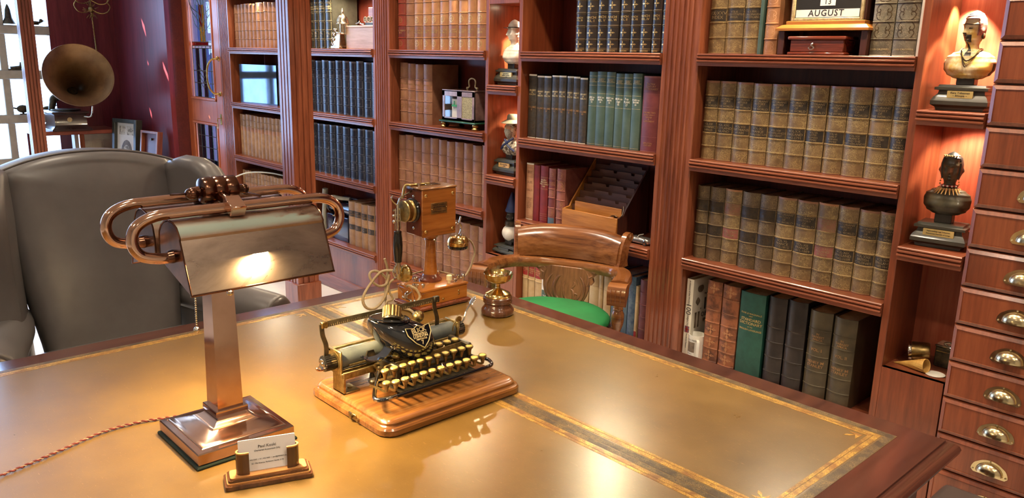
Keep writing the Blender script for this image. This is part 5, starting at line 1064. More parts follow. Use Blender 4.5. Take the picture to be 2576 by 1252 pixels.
    bm = new(); tube(bm, [(rx, ry - .014, rz + .020), (rx, ry - .004, rz + .028), (rx, ry + .006, rz + .026), (rx, ry + .018, rz + .022)], .003, 8)
    tube(bm, [(rx, ry + .004, rz + .024), (rx, ry + .014, rz + .045), (rx, ry + .010, rz + .062), (rx, ry - .006, rz + .068), (rx, ry - .020, rz + .060), (rx, by1 - .002, rz + .056)], .0032, 8)
    tube(bm, [(rx, ry + .004, rz + .064), (rx, ry + .008, rz + .076), (rx, ry + .012, rz + .088)], .003, 8); cyl(bm, (rx, ry - .004, rz + .02), (rx, ry - .004, rz + .035), .004, n=8); cyl(bm, (rx, ry + .018, rz + .016), (rx, ry + .018, rz + .030), .004, n=8); link('receiver_hook', bm, 'nickel', r)
    # fittings on the base
    for x, y, rr, h in ((.045, .055, .009, .010), (.040, .074, .007, .020), (.052, .086, .0055, .024), (-.05, .06, .009, .016), (-.04, -.04, .010, .014), (.030, -.086, .006, .014), (.042, -.070, .006, .014), (.018, -.088, .006, .013)):
        bm = new(); lathe(bm, [(rr * .6, 0), (rr * .6, h * .4), (rr, h * .5), (rr, h * .9), (rr * .7, h), (0, h)], c=(x, y, .070), n=14); link('terminal', bm, 'nickel', r)
    bm = new(); lathe(bm, [(.005, 0), (.005, .010), (.0095, .012), (.0095, .026), (.007, .028), (0, .028)], c=(.048, .030, .070), n=14); link('call_button', bm, 'cream_plastic', r)
    for y, z in ((.058, .044), (.058, .034), (-.006, .028)): bm = new(); sph(bm, (.063, y, z), (.003, .004, .004), 10); link('screw', bm, 'brass', r)
    bm = new()
    for x, z in ((-.03, .028), (.012, .026), (.032, .030), (-.012, .045)): sph(bm, (x, -.095, z), (.006, .005, .006), 10)
    tube(bm, [(.0, -.094, .055), (.002, -.108, .050), (.004, -.112, .038), (.002, -.104, .030)], .0028, 8); tube(bm, [(.016, -.096, .056), (.014, -.112, .048), (.010, -.106, .034), (.012, -.096, .028)], .0028, 8); link('cord_hook', bm, 'nickel', r)
    # cords
    def cord(P, rr=.0042, m='cloth_cord'): bm = new(); tube(bm, [F(*p) for p in P], rr, 8, 7); link('cord', bm, m, r, 60)
    cord([(-2.05, 1.381, .929), (-2.05, 1.389, .905), (-2.05, 1.392, .885), (-2.05, 1.388, .854), (-2.045, 1.380, .826), (-2.04, 1.377, .790), (-2.03, 1.385, .778), (-1.99, 1.40, .7765), (-1.955, 1.41, .7765), (-1.92, 1.40, .7765)])
    cord([(-1.985, 1.388, .900), (-2.01, 1.372, .900), (-2.03, 1.352, .893), (-2.03, 1.314, .862), (-2.03, 1.287, .825), (-2.03, 1.292, .795), (-2.03, 1.315, .780), (-2.03, 1.341, .785), (-2.03, 1.364, .806), (-2.03, 1.378, .838), (-2.035, 1.377, .867), (-2.04, 1.350, .893), (-2.04, 1.324, .897), (-2.035, 1.315, .883), (-2.03, 1.329, .860), (-2.03, 1.351, .848), (-2.03, 1.375, .853), (-2.03, 1.385, .88)])
    cord([(-2.03, 1.425, .858), (-2.03, 1.405, .862), (-2.03, 1.386, .852), (-2.03, 1.382, .829), (-2.03, 1.395, .803), (-2.03, 1.392, .795), (-2.03, 1.374, .793), (-2.03, 1.374, .780), (-2.02, 1.399, .777)], .0036)
    cord([(-2.03, 1.445, .846), (-2.045, 1.475, .857), (-2.05, 1.51, .862), (-2.045, 1.56, .860), (-2.03, 1.60, .852), (-1.99, 1.618, .847)], .003)
    cord([(-1.98, 1.634, .970), (-1.985, 1.668, .965), (-1.99, 1.693, .945), (-1.99, 1.704, .914), (-1.99, 1.697, .890), (-1.99, 1.685, .862), (-1.99, 1.660, .836), (-1.99, 1.625, .834)], .0034)
    cord([(-1.99, 1.424, .843), (-1.96, 1.408, .856), (-1.93, 1.400, .860), (-1.92, 1.409, .852), (-1.915, 1.418, .830), (-1.92, 1.410, .812), (-1.94, 1.398, .800), (-1.97, 1.395, .792)], .0038)
    cord([(-2.02, 1.428, .815), (-2.025, 1.418, .835), (-2.01, 1.415, .848), (-1.985, 1.424, .845)], .0018, 'copper'); cord([(-1.955, 1.428, .812), (-1.945, 1.414, .835), (-1.955, 1.412, .852), (-1.975, 1.424, .846)], .0018, 'copper')
telephone()

# ------------------------------------------------------------------ pen-nib bowl
def pin_bowl():
    r = thing('brass_bowl', 'small brass dish on a turned dark wooden stand, beside the telephone', 'bowl', (-1.768, 1.612, ZD + .0012))
    bm = new(); lathe(bm, [(0, 0), (.046, 0), (.0505, .004), (.052, .010), (.051, .017), (.047, .023), (.042, .029), (.041, .036), (.045, .039), (.0465, .042), (.0455, .045), (.047, .048), (.046, .051), (.0465, .054), (.045, .057), (.040, .060), (0, .060)], n=40); link('wooden_stand', bm, 'walnut_dark', r)
    bm = new(); lathe(bm, [(.042, .058), (.0425, .062), (.039, .066), (.038, .069), (.034, .071), (.024, .076), (.012, .081), (.008, .084), (.0065, .088), (.008, .091), (.006, .094), (.0065, .098), (.012, .100), (.024, .103), (.036, .110), (.043, .120), (.0455, .131), (.0465, .132), (.046, .1335), (.0445, .133), (.041, .122), (.034, .113), (.020, .107), (0, .106)], n=44); link('dish', bm, 'brass', r)
    cols = ['nickel', 'copper', 'nickel', 'red_label', 'nickel', 'old_brass']
    for i in range(16):
        a = random.uniform(0, 6.28); d = random.uniform(0, .028); bm = new(); L = random.uniform(.008, .012)
        puff(bm, [(-L, 0), (-L * .4, .0022), (L * .7, .002), (L, 0), (L * .7, -.002), (-L * .4, -.0022)], .0014, .0006)
        o = link('pen_nib', bm, cols[i % 6]); o.location = (-1.768 + d * cos(a), 1.612 + d * sin(a), ZD + .0012 + .1225 + .0022 * (i % 3) + d * .05); o.rotation_euler = (random.uniform(-.25, .25), random.uniform(-.25, .25), random.uniform(0, 6.28))
        tag(o, '%s pen nib or clip in the brass dish' % ('steel', 'coppery', 'steel', 'red', 'steel', 'dull brass')[i % 6], 'pen nib', 'pen nibs in the brass dish')
pin_bowl()

# ------------------------------------------------------------------ card holder and card
def card_holder():
    rz = radians(69.8); r = thing('card_holder', 'small walnut business card holder at the near edge of the desk', 'card holder', (-1.298, .607, ZD + .0012), rz)
    for o, z0, z1, m in ((0, 0, .008, 'walnut_dark'), (.004, .008, .0115, 'light_wood'), (.006, .0115, .016, 'walnut_dark'), (.010, .016, .019, 'light_wood')):
        bm = new(); loft(bm, [[(x, y, z) for x, y in rrect(-.079 + o, .079 - o, -.027 + o, .027 - o, .006)] for z in (z0, z1)]); link('base', bm, m, r, 30)
    for s in (-1, 1):
        bm = new(); A = [pi / 2 * -1 + pi * i / 12 for i in range(13)]
        out = [(s * (.044 + .013 * cos(a)), .011 * sin(a)) for a in A]; out = [(s * .034, -.011)] + out + [(s * .040, .011)]
        inn = [(s * .040, .0075)] + [(s * (.044 + .0095 * cos(a)), .0075 * sin(a)) for a in A[::-1]] + [(s * .034, -.0075)]
        P = out + inn; prism(bm, P, 'z', .019, .060); link('side_post', bm, 'walnut_dark', r, 30)
        bm = new(); prism(bm, P, 'z', .060, .0625); link('post_cap', bm, 'light_wood', r, 30)
    c = thing('business_card', 'white business card with black print, standing in the walnut holder', 'card', (-1.298, .607, ZD + .0206), rz, rx=-.10)
    bm = new(); loft(bm, [[(x, y, z) for x, z in rrect(-.0515, .0515, 0, .0615, .002)] for y in (-.0012, .0012)]); link('card', bm, 'white_card', c, 30)
    bm = new()
    for s_, sz, z in (('Paul Koski', .0078, .046), ('Chartered Accountant (SA)', .0042, .0385), ('082 442 6662  |  011 442 6662  |  paul@4426662.co.za', .0034, .0215), ('22 - 7th Avenue, Parktown North, 2193', .0036, .0140)): text(bm, s_, sz, TR(0, -.0015, z))
    link('lettering', bm, 'ink', c)
card_holder()
# ------------------------------------------------------------------ wing chair at the far end of the desk
def wing_chair():
    r = thing('wing_chair', 'large grey-brown leather wing armchair beyond the left end of the desk', 'armchair', (-3.0, .87, 0))
    def F(x, y, z): return (x + 3.0, y - .87, z)
    def lean(z): return -3.05 - (z - .45) * .26
    # back: outline in (y, z)
    O = []
    for i in range(25):
        t = -1 + 2 * i / 24; y = .875 + .305 * t; z = 1.128 + .058 * (1 - abs(t) ** 2.2)
        O.append((y, z))
    O = O[::-1] + [(.575, 1.10), (.58, .9), (.60, .7), (.63, .50), (.64, .40), (1.11, .40), (1.12, .50), (1.145, .7), (1.168, .9), (1.178, 1.10)]
    bm = new(); q = new(); puff(q, [(y - .87, z) for y, z in O], .13, .035)
    for v in q.verts:
        a, b, c = v.co; v.co = (c - .065 + lean(b) + 3.0, a, b)
    add(bm, q); link('backrest', bm, 'chair_leather', r, 70)
    bm = new(); P = [F(lean(z) + .030, y + (.004 if y > .87 else -.004), z) for y, z in O if z > .55]; tube(bm, P[:25], .0045, 6, 2); link('piping', bm, 'chair_leather', r, 70)
    # wings
    for s in (1, -1):
        def Y(y): return .87 + s * (y - .87)
        W_ = [(-3.26, .56), (-3.27, .9), (-3.27, 1.08), (-3.22, 1.135), (-3.14, 1.158), (-3.06, 1.155), (-3.00, 1.130), (-2.955, 1.08), (-2.93, 1.0), (-2.94, .90), (-2.96, .80), (-2.96, .70), (-2.93, .55), (-2.95, .32), (-3.2, .32)]
        bm = new(); q = new(); puff(q, W_, .085, .014, back=.012)
        for v in q.verts:
            x, z, c = v.co
            base = 1.180 + .045 * min(1, (z - .4) / .7) if True else 0
            y = 1.185 + (x + 3.27) * .26 + c * (1 if s > 0 else 1) - .02
            y -= max(0, (.8 - z)) * .05
            v.co = F(x, Y(y), z)
        add(bm, q); link('wing', bm, 'chair_leather', r, 70)
        # rolled arm
        ax = [(-3.20, 1.185, .590), (-3.05, 1.215, .600), (-2.90, 1.262, .602), (-2.76, 1.310, .598), (-2.70, 1.335, .590)]
        bm = new(); tube(bm, [F(x, Y(y), z) for x, y, z in ax], lambda t: .072 if t < .96 else .066, 20, 6); link('arm', bm, 'chair_leather', r, 70)
        bm = new(); c = F(-2.690, Y(1.338), .590); T = aim(c, (1, s * .30, 0)); lathe(bm, [(0, .012), (.03, .011), (.055, .006), (.066, -.004), (.066, -.02)], T=T, n=24)
        for k in range(10):
            a = 2 * pi * k / 10; p = T @ Vector((.05 * cos(a), .05 * sin(a), .007)); 
        link('arm_scroll', bm, 'dark_leather', r, 60)
        bm = new(); q = new(); box(q, -3.18, -2.70, -.045, .045, .20, .60, .02, 3)
        for v in q.verts: x = v.co.x; v.co = F(x, Y(1.20 + (x + 3.2) * .26 + v.co.y), v.co.z)
        add(bm, q); link('arm_panel', bm, 'chair_leather', r, 60)
        for x in (-3.15, -2.66):
            bm = new(); tube(bm, [F(x, Y(1.18), .20), F(x + .01, Y(1.185), .10), F(x + .03, Y(1.19), 0)], lambda t: .028 - .012 * t, 12); link('leg', bm, 'walnut_dark', r)
    bm = new(); puff(bm, rrect(-.27, .27, -.29, .29, .05), .14, .03, TR(*F(-2.84, .87, .42))); link('seat_cushion', bm, 'chair_leather', r, 70)
    bm = new(); box(bm, -.27, .34, -.33, .33, .18, .35, .02, 3); link('seat_base', bm, 'chair_leather', r, 60)
wing_chair()

# ------------------------------------------------------------------ captain chair with green seat
def captain_chair():
    cx, cy = -2.228, 2.345; rz = radians(25)
    r = thing('captain_chair', 'oak captain chair with carved monogram splat and green seat, between desk and bookcase', 'chair', (cx, cy, 0), rz)
    # horseshoe rail, local: front -y
    C_ = [(-.302, -.075), (-.296, -.02), (-.290, .05), (-.268, .115), (-.225, .165), (-.15, .200), (-.075, .215), (0, .219), (.075, .215), (.15, .200), (.225, .165), (.268, .115), (.290, .05), (.296, -.02), (.302, -.075)]
    Q = smoothpts([Vector((x, y, 0)) for x, y in C_], 5)
    bm = new(); R = []; n = len(Q)
    for i, p in enumerate(Q):
        t = (Q[min(i + 1, n - 1)] - Q[max(i - 1, 0)]).normalized(); nn = Vector((-t.y, t.x, 0)); u = abs(2 * i / (n - 1) - 1)
        w = .034 + .006 * max(0, (u - .72) / .28); z = .682 - .012 * (1 - u)
        sec = [(-1, -.3), (-1, .4), (-.8, .85), (0, 1), (.8, .85), (1, .4), (1, -.3), (.8, -.9), (-.8, -.9)]
        R.append([p + nn * a * w + Vector((0, 0, z + b * .025)) for a, b in sec])
    loft(bm, R); link('arm_rail', bm, 'chair_wood', r, 40)
    for s in (-1, 1):
        bm = new(); T = TR(s * .302, -.083, .660)
        prism(bm, [(a * 1.55 + .006, b * 1.3 - .010 if b < .02 else b) for a, b in [(.012, .037), (-.010, .036), (-.022, .028), (-.028, .014), (-.028, -.006), (-.024, -.030), (-.012, -.034), (-.006, -.024), (.004, -.006), (.012, .004)]], 'x', -.037, .037); bmesh.ops.transform(bm, matrix=T, verts=bm.verts[:])
        for q in (-.022, -.004, .016): box(bm, s * .302 + q, s * .302 + q + .004, -.124, -.118, .625, .680, .001)
        link('arm_scroll', bm, 'chair_wood', r, 40)
        bm = new(); lathe(bm, [(.012, .44), (.018, .445), (.020, .455), (.013, .465), (.016, .475), (.024, .50), (.027, .52), (.026, .545), (.019, .56), (.022, .565), (.019, .572), (.022, .60), (.0255, .62), (.020, .645), (.014, .655), (.018, .66), (.016, .672)], c=(s * .285, .0, 0), n=20); link('arm_post', bm, 'chair_wood', r)
    # rolled crest
    def cpt(x): return .222 - .9 * x * x
    prof = [(.002, .690), (-.014, .702), (-.016, .730), (-.012, .760), (-.004, .790), (.010, .818), (.024, .834), (.040, .840), (.052, .834), (.056, .820), (.048, .800), (.034, .775), (.026, .740), (.024, .700)]
    bm = new(); R = []
    for i in range(21):
        x = -.232 + .464 * i / 20; k = abs(x) / .232; dz = -.020 * k ** 3; sl = -1.8 * x; nx = Vector((-sl, 1, 0)).normalized()
        R.append([Vector((x, cpt(x), 0)) + nx * a + Vector((0, 0, b + dz * (b - .69) / .15)) for a, b in prof])
    loft(bm, R); link('crest', bm, 'chair_wood', r, 45)
    for s in (-1, 1):
        x = s * .240; c0 = Vector((x, cpt(.205) + .01, 0))
        bm = new(); P = [(-.030, .690), (-.034, .700), (-.026, .720), (-.022, .750), (-.012, .785), (.004, .815), (.024, .836), (.046, .840), (.062, .830), (.066, .812), (.056, .800), (.046, .790), (.036, .760), (.030, .720), (.036, .695)]
        q = new(); prism(q, P, 'x', -.012, .012); bmesh.ops.transform(q, matrix=TR(c0.x, c0.y - .004, 0) @ RZ(s * -.35), verts=q.verts[:]); add(bm, q)
        link('crest_scroll', bm, 'carved_wood' if False else 'chair_wood', r, 40)
        bm = new(); q = new(); sp = []
        for i in range(26):
            a = i / 25 * 2.2 * 2 * pi; rr = .004 + .012 * i / 25; sp.append((s * .0135, .046 + rr * cos(a), .820 + rr * sin(a)))
        tube(q, sp, .0022, 6, 2); bmesh.ops.transform(q, matrix=TR(c0.x, c0.y - .004, 0) @ RZ(s * -.35), verts=q.verts[:]); add(bm, q); link('carved_volute', bm, 'chair_wood', r)
    # carved shield splat with monogram
    def bend(x): return .205 - .7 * x * x
    def lean(z): return -(.67 - z) * .18
    sh = [(-.145, .668), (-.15, .655), (-.13, .640), (-.118, .628), (-.128, .612), (-.118, .598), (-.104, .600), (-.106, .575), (-.098, .545), (-.082, .515), (-.06, .49), (-.035, .470), (-.02, .455)]
    sh = sh + [(-x, z) for x, z in sh[::-1]]
    def place(q): 
        for v in q.verts: v.co.y += bend(v.co.x) + lean(v.co.z)
    bm = new(); q = new(); prism(q, sh, 'y', -.010, .010); bmesh.ops.bevel(q, geom=q.edges[:], offset=.002, segments=1, affect='EDGES'); bmesh.ops.triangulate(q, faces=q.faces[:]); place(q); add(bm, q); link('splat', bm, 'carved_wood', r, 30)
    cz = .572
    bm = new(); q = new()
    for rr in (.088, .074): tube(q, [(rr * cos(a), -.012, cz + rr * .92 * sin(a)) for a in [2 * pi * i / 32 for i in range(32)]], .0062 if rr > .08 else .0040, 8, 2, True)
    place(q); add(bm, q); link('carved_ring', bm, 'carved_wood', r)
    bm = new(); q = new()
    def stroke(P, w=.006): tube(q, [(x, -.0125, cz + z) for x, z in P], lambda t: w * 1.25 * (.6 + .4 * sin(pi * t)), 8, 5)
    stroke([(.012, .044), (-.004, .056), (-.030, .052), (-.048, .025), (-.052, -.005), (-.044, -.035), (-.022, -.054), (.002, -.052)], .0075)
    stroke([(-.026, .040), (-.026, 0), (-.026, -.044)], .0065); stroke([(-.034, .041), (-.010, .040), (.004, .036)], .004); stroke([(-.026, -.002), (-.002, .0), (.022, .002)], .004)
    stroke([(.004, .036), (-.008, .010), (-.006, -.020), (.004, -.044), (.018, -.052)], .0065); stroke([(.012, .044), (.016, .030), (.012, .018)], .004)
    stroke([(.018, .046), (.036, .052), (.050, .040), (.056, .020)], .005); stroke([(.022, .034), (.036, .034), (.042, .020), (.032, .006), (.022, .002)], .005); stroke([(.022, .0), (.036, -.010), (.040, -.030), (.042, -.050)], .006); stroke([(.058, -.022), (.048, -.020), (.034, -.018)], .004); stroke([(.050, -.024), (.046, -.040), (.034, -.052), (.020, -.050)], .0045)
    place(q); add(bm, q); link('carved_monogram', bm, 'carved_wood', r, 60)
    bm = new(); q = new()
    for s in (-1, 1):
        for P in ([(.13, .655), (.11, .66), (.095, .645), (.105, .632), (.12, .640)], [(.085, .66), (.098, .64), (.104, .615), (.100, .595)], [(.065, .662), (.080, .645), (.090, .62)], [(.03, .664), (.045, .655), (.06, .66)], [(.012, .668), (.02, .652), (.008, .648)]):
            tube(q, [(s * x, -.011, z) for x, z in P], lambda t: .0075 * (1 - .6 * t), 6, 4)
    place(q); add(bm, q); link('carved_leaves', bm, 'carved_wood', r, 60)
    # seat and legs
    def disc(sx, sy, yo=0, n=40): return [(sx * cos(2 * pi * i / n) * (1 + .04 * cos(4 * pi * i / n)), yo + sy * sin(2 * pi * i / n)) for i in range(n)]
    bm = new(); puff(bm, disc(.245, .235, -.015), .035, .020, TR(0, 0, .500)); link('seat_pad', bm, 'green_cloth', r, 70)
    bm = new(); puff(bm, disc(.262, .250, -.015), .045, .002, TR(0, 0, .460)); link('seat_frame', bm, 'chair_wood', r, 50)
    for x, y in ((-.2, -.18), (.2, -.18), (-.18, .15), (.18, .15)):
        bm = new(); lathe(bm, [(.020, 0), (.022, .02), (.014, .05), (.020, .12), (.024, .20), (.016, .24), (.022, .25), (.016, .26), (.022, .33), (.020, .44)], c=(x, y, 0), n=16); link('leg', bm, 'chair_wood', r)
    for y in (-.18, .15): bm = new(); cyl(bm, (-.2, y, .15), (.2, y, .15), .010, n=10); link('stretcher', bm, 'chair_wood', r)
captain_chair()
bm = new(); box(bm, -.62, -.30, 2.02, 2.245, .0, .45, .02, 3)
tag(link('leather_box', bm, 'dark_leather'), 'dark leather box standing on the floor past the right corner of the desk', 'box')

# ------------------------------------------------------------------ gramophone corner
def gram_table():
    r = thing('side_table', 'narrow red-brown side table under the gramophone by the window wall', 'table', (-8.0, 2.07, 0))
    bm = new(); box(bm, -.20, .20, -.36, .315, .812, .848, .005); link('tabletop', bm, 'red_top', r)
    for x in (-.18, .18):
        for y in (-.33, .285): bm = new(); box(bm, x - .02, x + .02, y - .02, y + .02, 0, .812, .003); link('leg', bm, 'red_wall', r)
    bm = new(); box(bm, .16, .195, -.02, .02, .45, .812, .003); link('post', bm, 'phone_dark', r)
    bm = new(); box(bm, -.19, .19, -.33, .29, .42, .45, .003); link('lower_shelf', bm, 'red_wall', r)
plain('red_top', (.30, .075, .045), .3, c2=(.22, .05, .03), scale=6, coat=.4)
gram_table()
def cream_cabinet():
    r = thing('cream_cabinet', 'small cream panelled cabinet standing in the corner under the side table', 'cabinet', (-8.05, 2.20, .45))
    bm = new(); box(bm, -.05, .05, -.14, .20, 0, .345, .004); link('body', bm, 'cream_paint', r)
    for y in (-.10, -.0, .10): bm = new(); box(bm, .05, .054, y, y + .085, .05, .29, .002); link('door', bm, 'cream_paint', r)
cream_cabinet()
def gramophone():
    r = thing('gramophone', 'antique gramophone with a wide brass horn on the side table', 'gramophone', (-7.955, 1.985, .849))
    F = lambda x, y, z: (x + 7.955, y - 1.985, z - .849)
    def rect(o, z): return [F(-8.12 + o, 1.855 + o, z), F(-7.79 - o, 1.855 + o, z), F(-7.79 - o, 2.135 - o, z), F(-8.12 + o, 2.135 - o, z)]
    bm = new(); loft(bm, [rect(-.02, .849), rect(-.02, .862), rect(-.008, .872), rect(.004, .885), rect(.012, .90), rect(.012, .985), rect(.004, .992), rect(-.008, 1.0), rect(-.008, 1.012), rect(.0, 1.016)]); link('case', bm, 'gram_case', r, 30)
    bm = new(); lathe(bm, [(0, 0), (.018, 0), (.02, .003), (0, .004)], T=Matrix.Translation(F(-7.802, 1.985, .945)) @ RYm(pi / 2), n=16); link('badge', bm, 'pale_gold', r)
    bm = new(); lathe(bm, [(0, 0), (.115, 0), (.12, .004), (.115, .010), (0, .011)], c=F(-7.95, 2.0, 1.018), n=32); link('turntable', bm, 'iron', r)
    bm = new(); tube(bm, [F(-7.79, 2.10, .97), F(-7.75, 2.14, .97), F(-7.75, 2.16, 1.01)], .006, 8); cyl(bm, F(-7.75, 2.16, 1.00), F(-7.75, 2.17, 1.06), .010, n=10); link('crank', bm, 'nickel', r)
    # horn
    mouth = Vector(F(-7.62, 2.045, 1.335)); ax = Vector((.93, -.10, .34)).normalized()
    T = aim(mouth, ax); prof = [(.274, -.004), (.270, 0), (.262, -.006), (.238, -.026), (.205, -.060), (.168, -.110), (.132, -.175), (.100, -.25), (.072, -.33), (.050, -.40), (.04, -.46)]
    inn = [(p * .985 - .001, z - .003) for p, z in prof]
    out = [(p + .003, z - .004) for p, z in prof]
    bm = new(); lathe_open(bm, out[::-1] + [(.277, -.003), (.275, .003), (.271, .002)] + prof[1:], T, 56); link('horn', bm, 'horn_brass', r, 60)
    end = T @ Vector((0, 0, -.44)); bm = new(); tube(bm, [end, end + Vector((-.03, .0, -.03)), Vector(F(-8.10, 1.96, 1.12)), Vector(F(-8.08, 1.93, 1.07)), Vector(F(-8.06, 1.91, 1.01))], lambda t: .045 - .022 * t, 16, 6); link('tone_arm', bm, 'iron', r)
def lathe_open(bm, prof, T, n):
    t = new(); loft(t, [[(p * cos(2 * pi * i / n), p * sin(2 * pi * i / n), z) for i in range(n)] for p, z in prof], caps=False); add(bm, t, T)
plain('gram_case', (.055, .030, .028), .25, c2=(.035, .018, .018), scale=14, coat=.5)
gramophone()
def lean_frame(lab, name, y0, y1, zb, zt, x, m, inner, w, ry, pic):
    r = thing(name, lab, 'picture', (x, (y0 + y1) / 2, zb)); 
    return r
# framed print and small wooden box frame leaning by the alcove wall
def frames():
    r = thing('picture_frame', 'black box-framed print of an engraved head, leaning on the alcove wall', 'picture frame', (-7.62, 2.36, .45), radians(18), rx=-.10)
    w, h = .165, .50
    bm = new(); box(bm, -w, -w + .035, -.03, .035, 0, h, .003); box(bm, w - .035, w, -.03, .035, 0, h, .003); box(bm, -w + .035, w - .035, -.03, .035, 0, .035, .003); box(bm, -w + .035, w - .035, -.03, .035, h - .035, h, .003); link('frame', bm, 'base_black', r)
    bm = new(); box(bm, -w + .035, w - .035, .0, .005, .035, h - .035); link('mount', bm, 'paper', r)
    bm = new(); prism(bm, [(.075 * cos(a) - .0, .20 + .115 * sin(a)) for a in [2 * pi * i / 24 for i in range(24)]], 'y', -.001, 0); link('engraving', bm, 'photo_dark', r)
    bm = new(); prism(bm, [(.042 * cos(a), .215 + .055 * sin(a)) for a in [2 * pi * i / 20 for i in range(20)]], 'y', -.002, -.001); prism(bm, [(-.05, .10), (.05, .10), (.03, .16), (-.03, .16)], 'y', -.002, -.001); link('engraved_face', bm, 'picture', r)
    bm = new(); box(bm, -.10, -.02, -.001, 0, .36, .44); box(bm, .0, .09, -.001, 0, .36, .44); link('caption', bm, 'picture', r)
    s = thing('picture_frame', 'shallow red-brown wooden box frame leaning beside the black-framed print', 'picture frame', (-7.16, 2.40, .45), radians(12), rx=-.12)
    w, h = .13, .43
    bm = new(); box(bm, -w, -w + .022, -.02, .03, 0, h, .002); box(bm, w - .022, w, -.02, .03, 0, h, .002); box(bm, -w + .022, w - .022, -.02, .03, 0, .022, .002); box(bm, -w + .022, w - .022, -.02, .03, h - .022, h, .002); link('frame', bm, 'mahogany', s)
    bm = new(); box(bm, -w + .022, w - .022, .012, .018, .022, h - .022); link('panel', bm, 'dark_wall', s)
    bm = new(); cyl(bm, (0, .012, .36), (0, -.002, .36), .01, n=10); link('knob', bm, 'iron', s)
    t = thing('low_bench', 'low dark bench against the alcove wall carrying the leaning frames', 'bench', (-7.40, 2.37, 0))
    bm = new(); box(bm, -.34, .40, -.17, .17, .41, .449, .004); link('bench_top', bm, 'dark_box', t)
    for x in (-.30, .36):
        for y in (-.14, .14): bm = new(); box(bm, x - .02, x + .02, y - .02, y + .02, 0, .41); link('leg', bm, 'dark_box', t)
frames()
def small_items():
    r = thing('dark_case', 'small dark lidded case on the shelf beneath the side table', 'case', (-7.90, 2.20, .452)); bm = new(); box(bm, -.06, .06, -.07, .13, 0, .165, .004); link('case', bm, 'dark_box', r); bm = new(); box(bm, -.064, .064, -.074, .134, .165, .185, .004); link('lid', bm, 'red_wall', r)
    for y, lab in ((1.93, 'dark cast figure under the side table, beside the column'), (2.075, 'dark pointed figure under the side table, beside the cream cabinet')):
        bm = new(); loft(bm, [[(-.02, -.05, 0), (.02, -.05, 0), (.02, .05, 0), (-.02, .05, 0)], [(-.012, .0, .10), (.012, .0, .10), (.012, .045, .10), (-.012, .045, .10)], [(-.004, .030, .19), (.004, .030, .19), (.004, .042, .19), (-.004, .042, .19)]])
        sph(bm, (0, .036, .195), .012, 10); tag(link('cast_figure', bm, 'iron'), lab, 'figure', 'dark cast figures under the side table').location = (-7.88, y, .452)
small_items()
def sconce():
    r = thing('hanging_candelabrum', 'ornate brass candelabrum hanging by a thin rod in front of the red wall', 'candelabrum', (-8.10, 2.33, 1.90))
    bm = new(); cyl(bm, (0, .02, -.55), (0, 0, .0), .006, n=8)
    for k in range(16): sph(bm, (0, .02 * (k / 16), -.02 - .033 * k), .009, 6)
    cyl(bm, (0, 0, 0), (0, -.01, .82), .006, n=8); link('rod', bm, 'old_brass', r)
    bm = new()
    for k in range(14):
        a = 2 * pi * k / 14; puff(bm, [(.0, -.004), (.02, -.012), (.045, 0), (.02, .012), (0, .004)], .004, .001, TR(0, 0, -.02 + .014 * (k % 3)) @ Matrix.Rotation(a, 4, 'X') @ RZ(pi / 2) @ TR(.03, 0, 0))
    sph(bm, (0, 0, 0), .03, 12); link('boss', bm, 'old_brass', r)
    for s, q in ((-1, .8), (1, .8), (-1, .3), (1, .3)):
        bm = new(); z0 = 0 if q > .5 else .08; tube(bm, [(0.02, 0, z0), (.03, s * .06, z0 - .03), (.04, s * .12, z0 - .02), (.04, s * .15, z0 + .03), (.035, s * .13, z0 + .07), (.03, s * .145, z0 + .09)], .005, 8); lathe(bm, [(.004, 0), (.016, .008), (.014, .02), (.006, .024)], c=(.03, s * .145, z0 + .085), n=12); link('scroll_arm', bm, 'old_brass', r)
sconce()
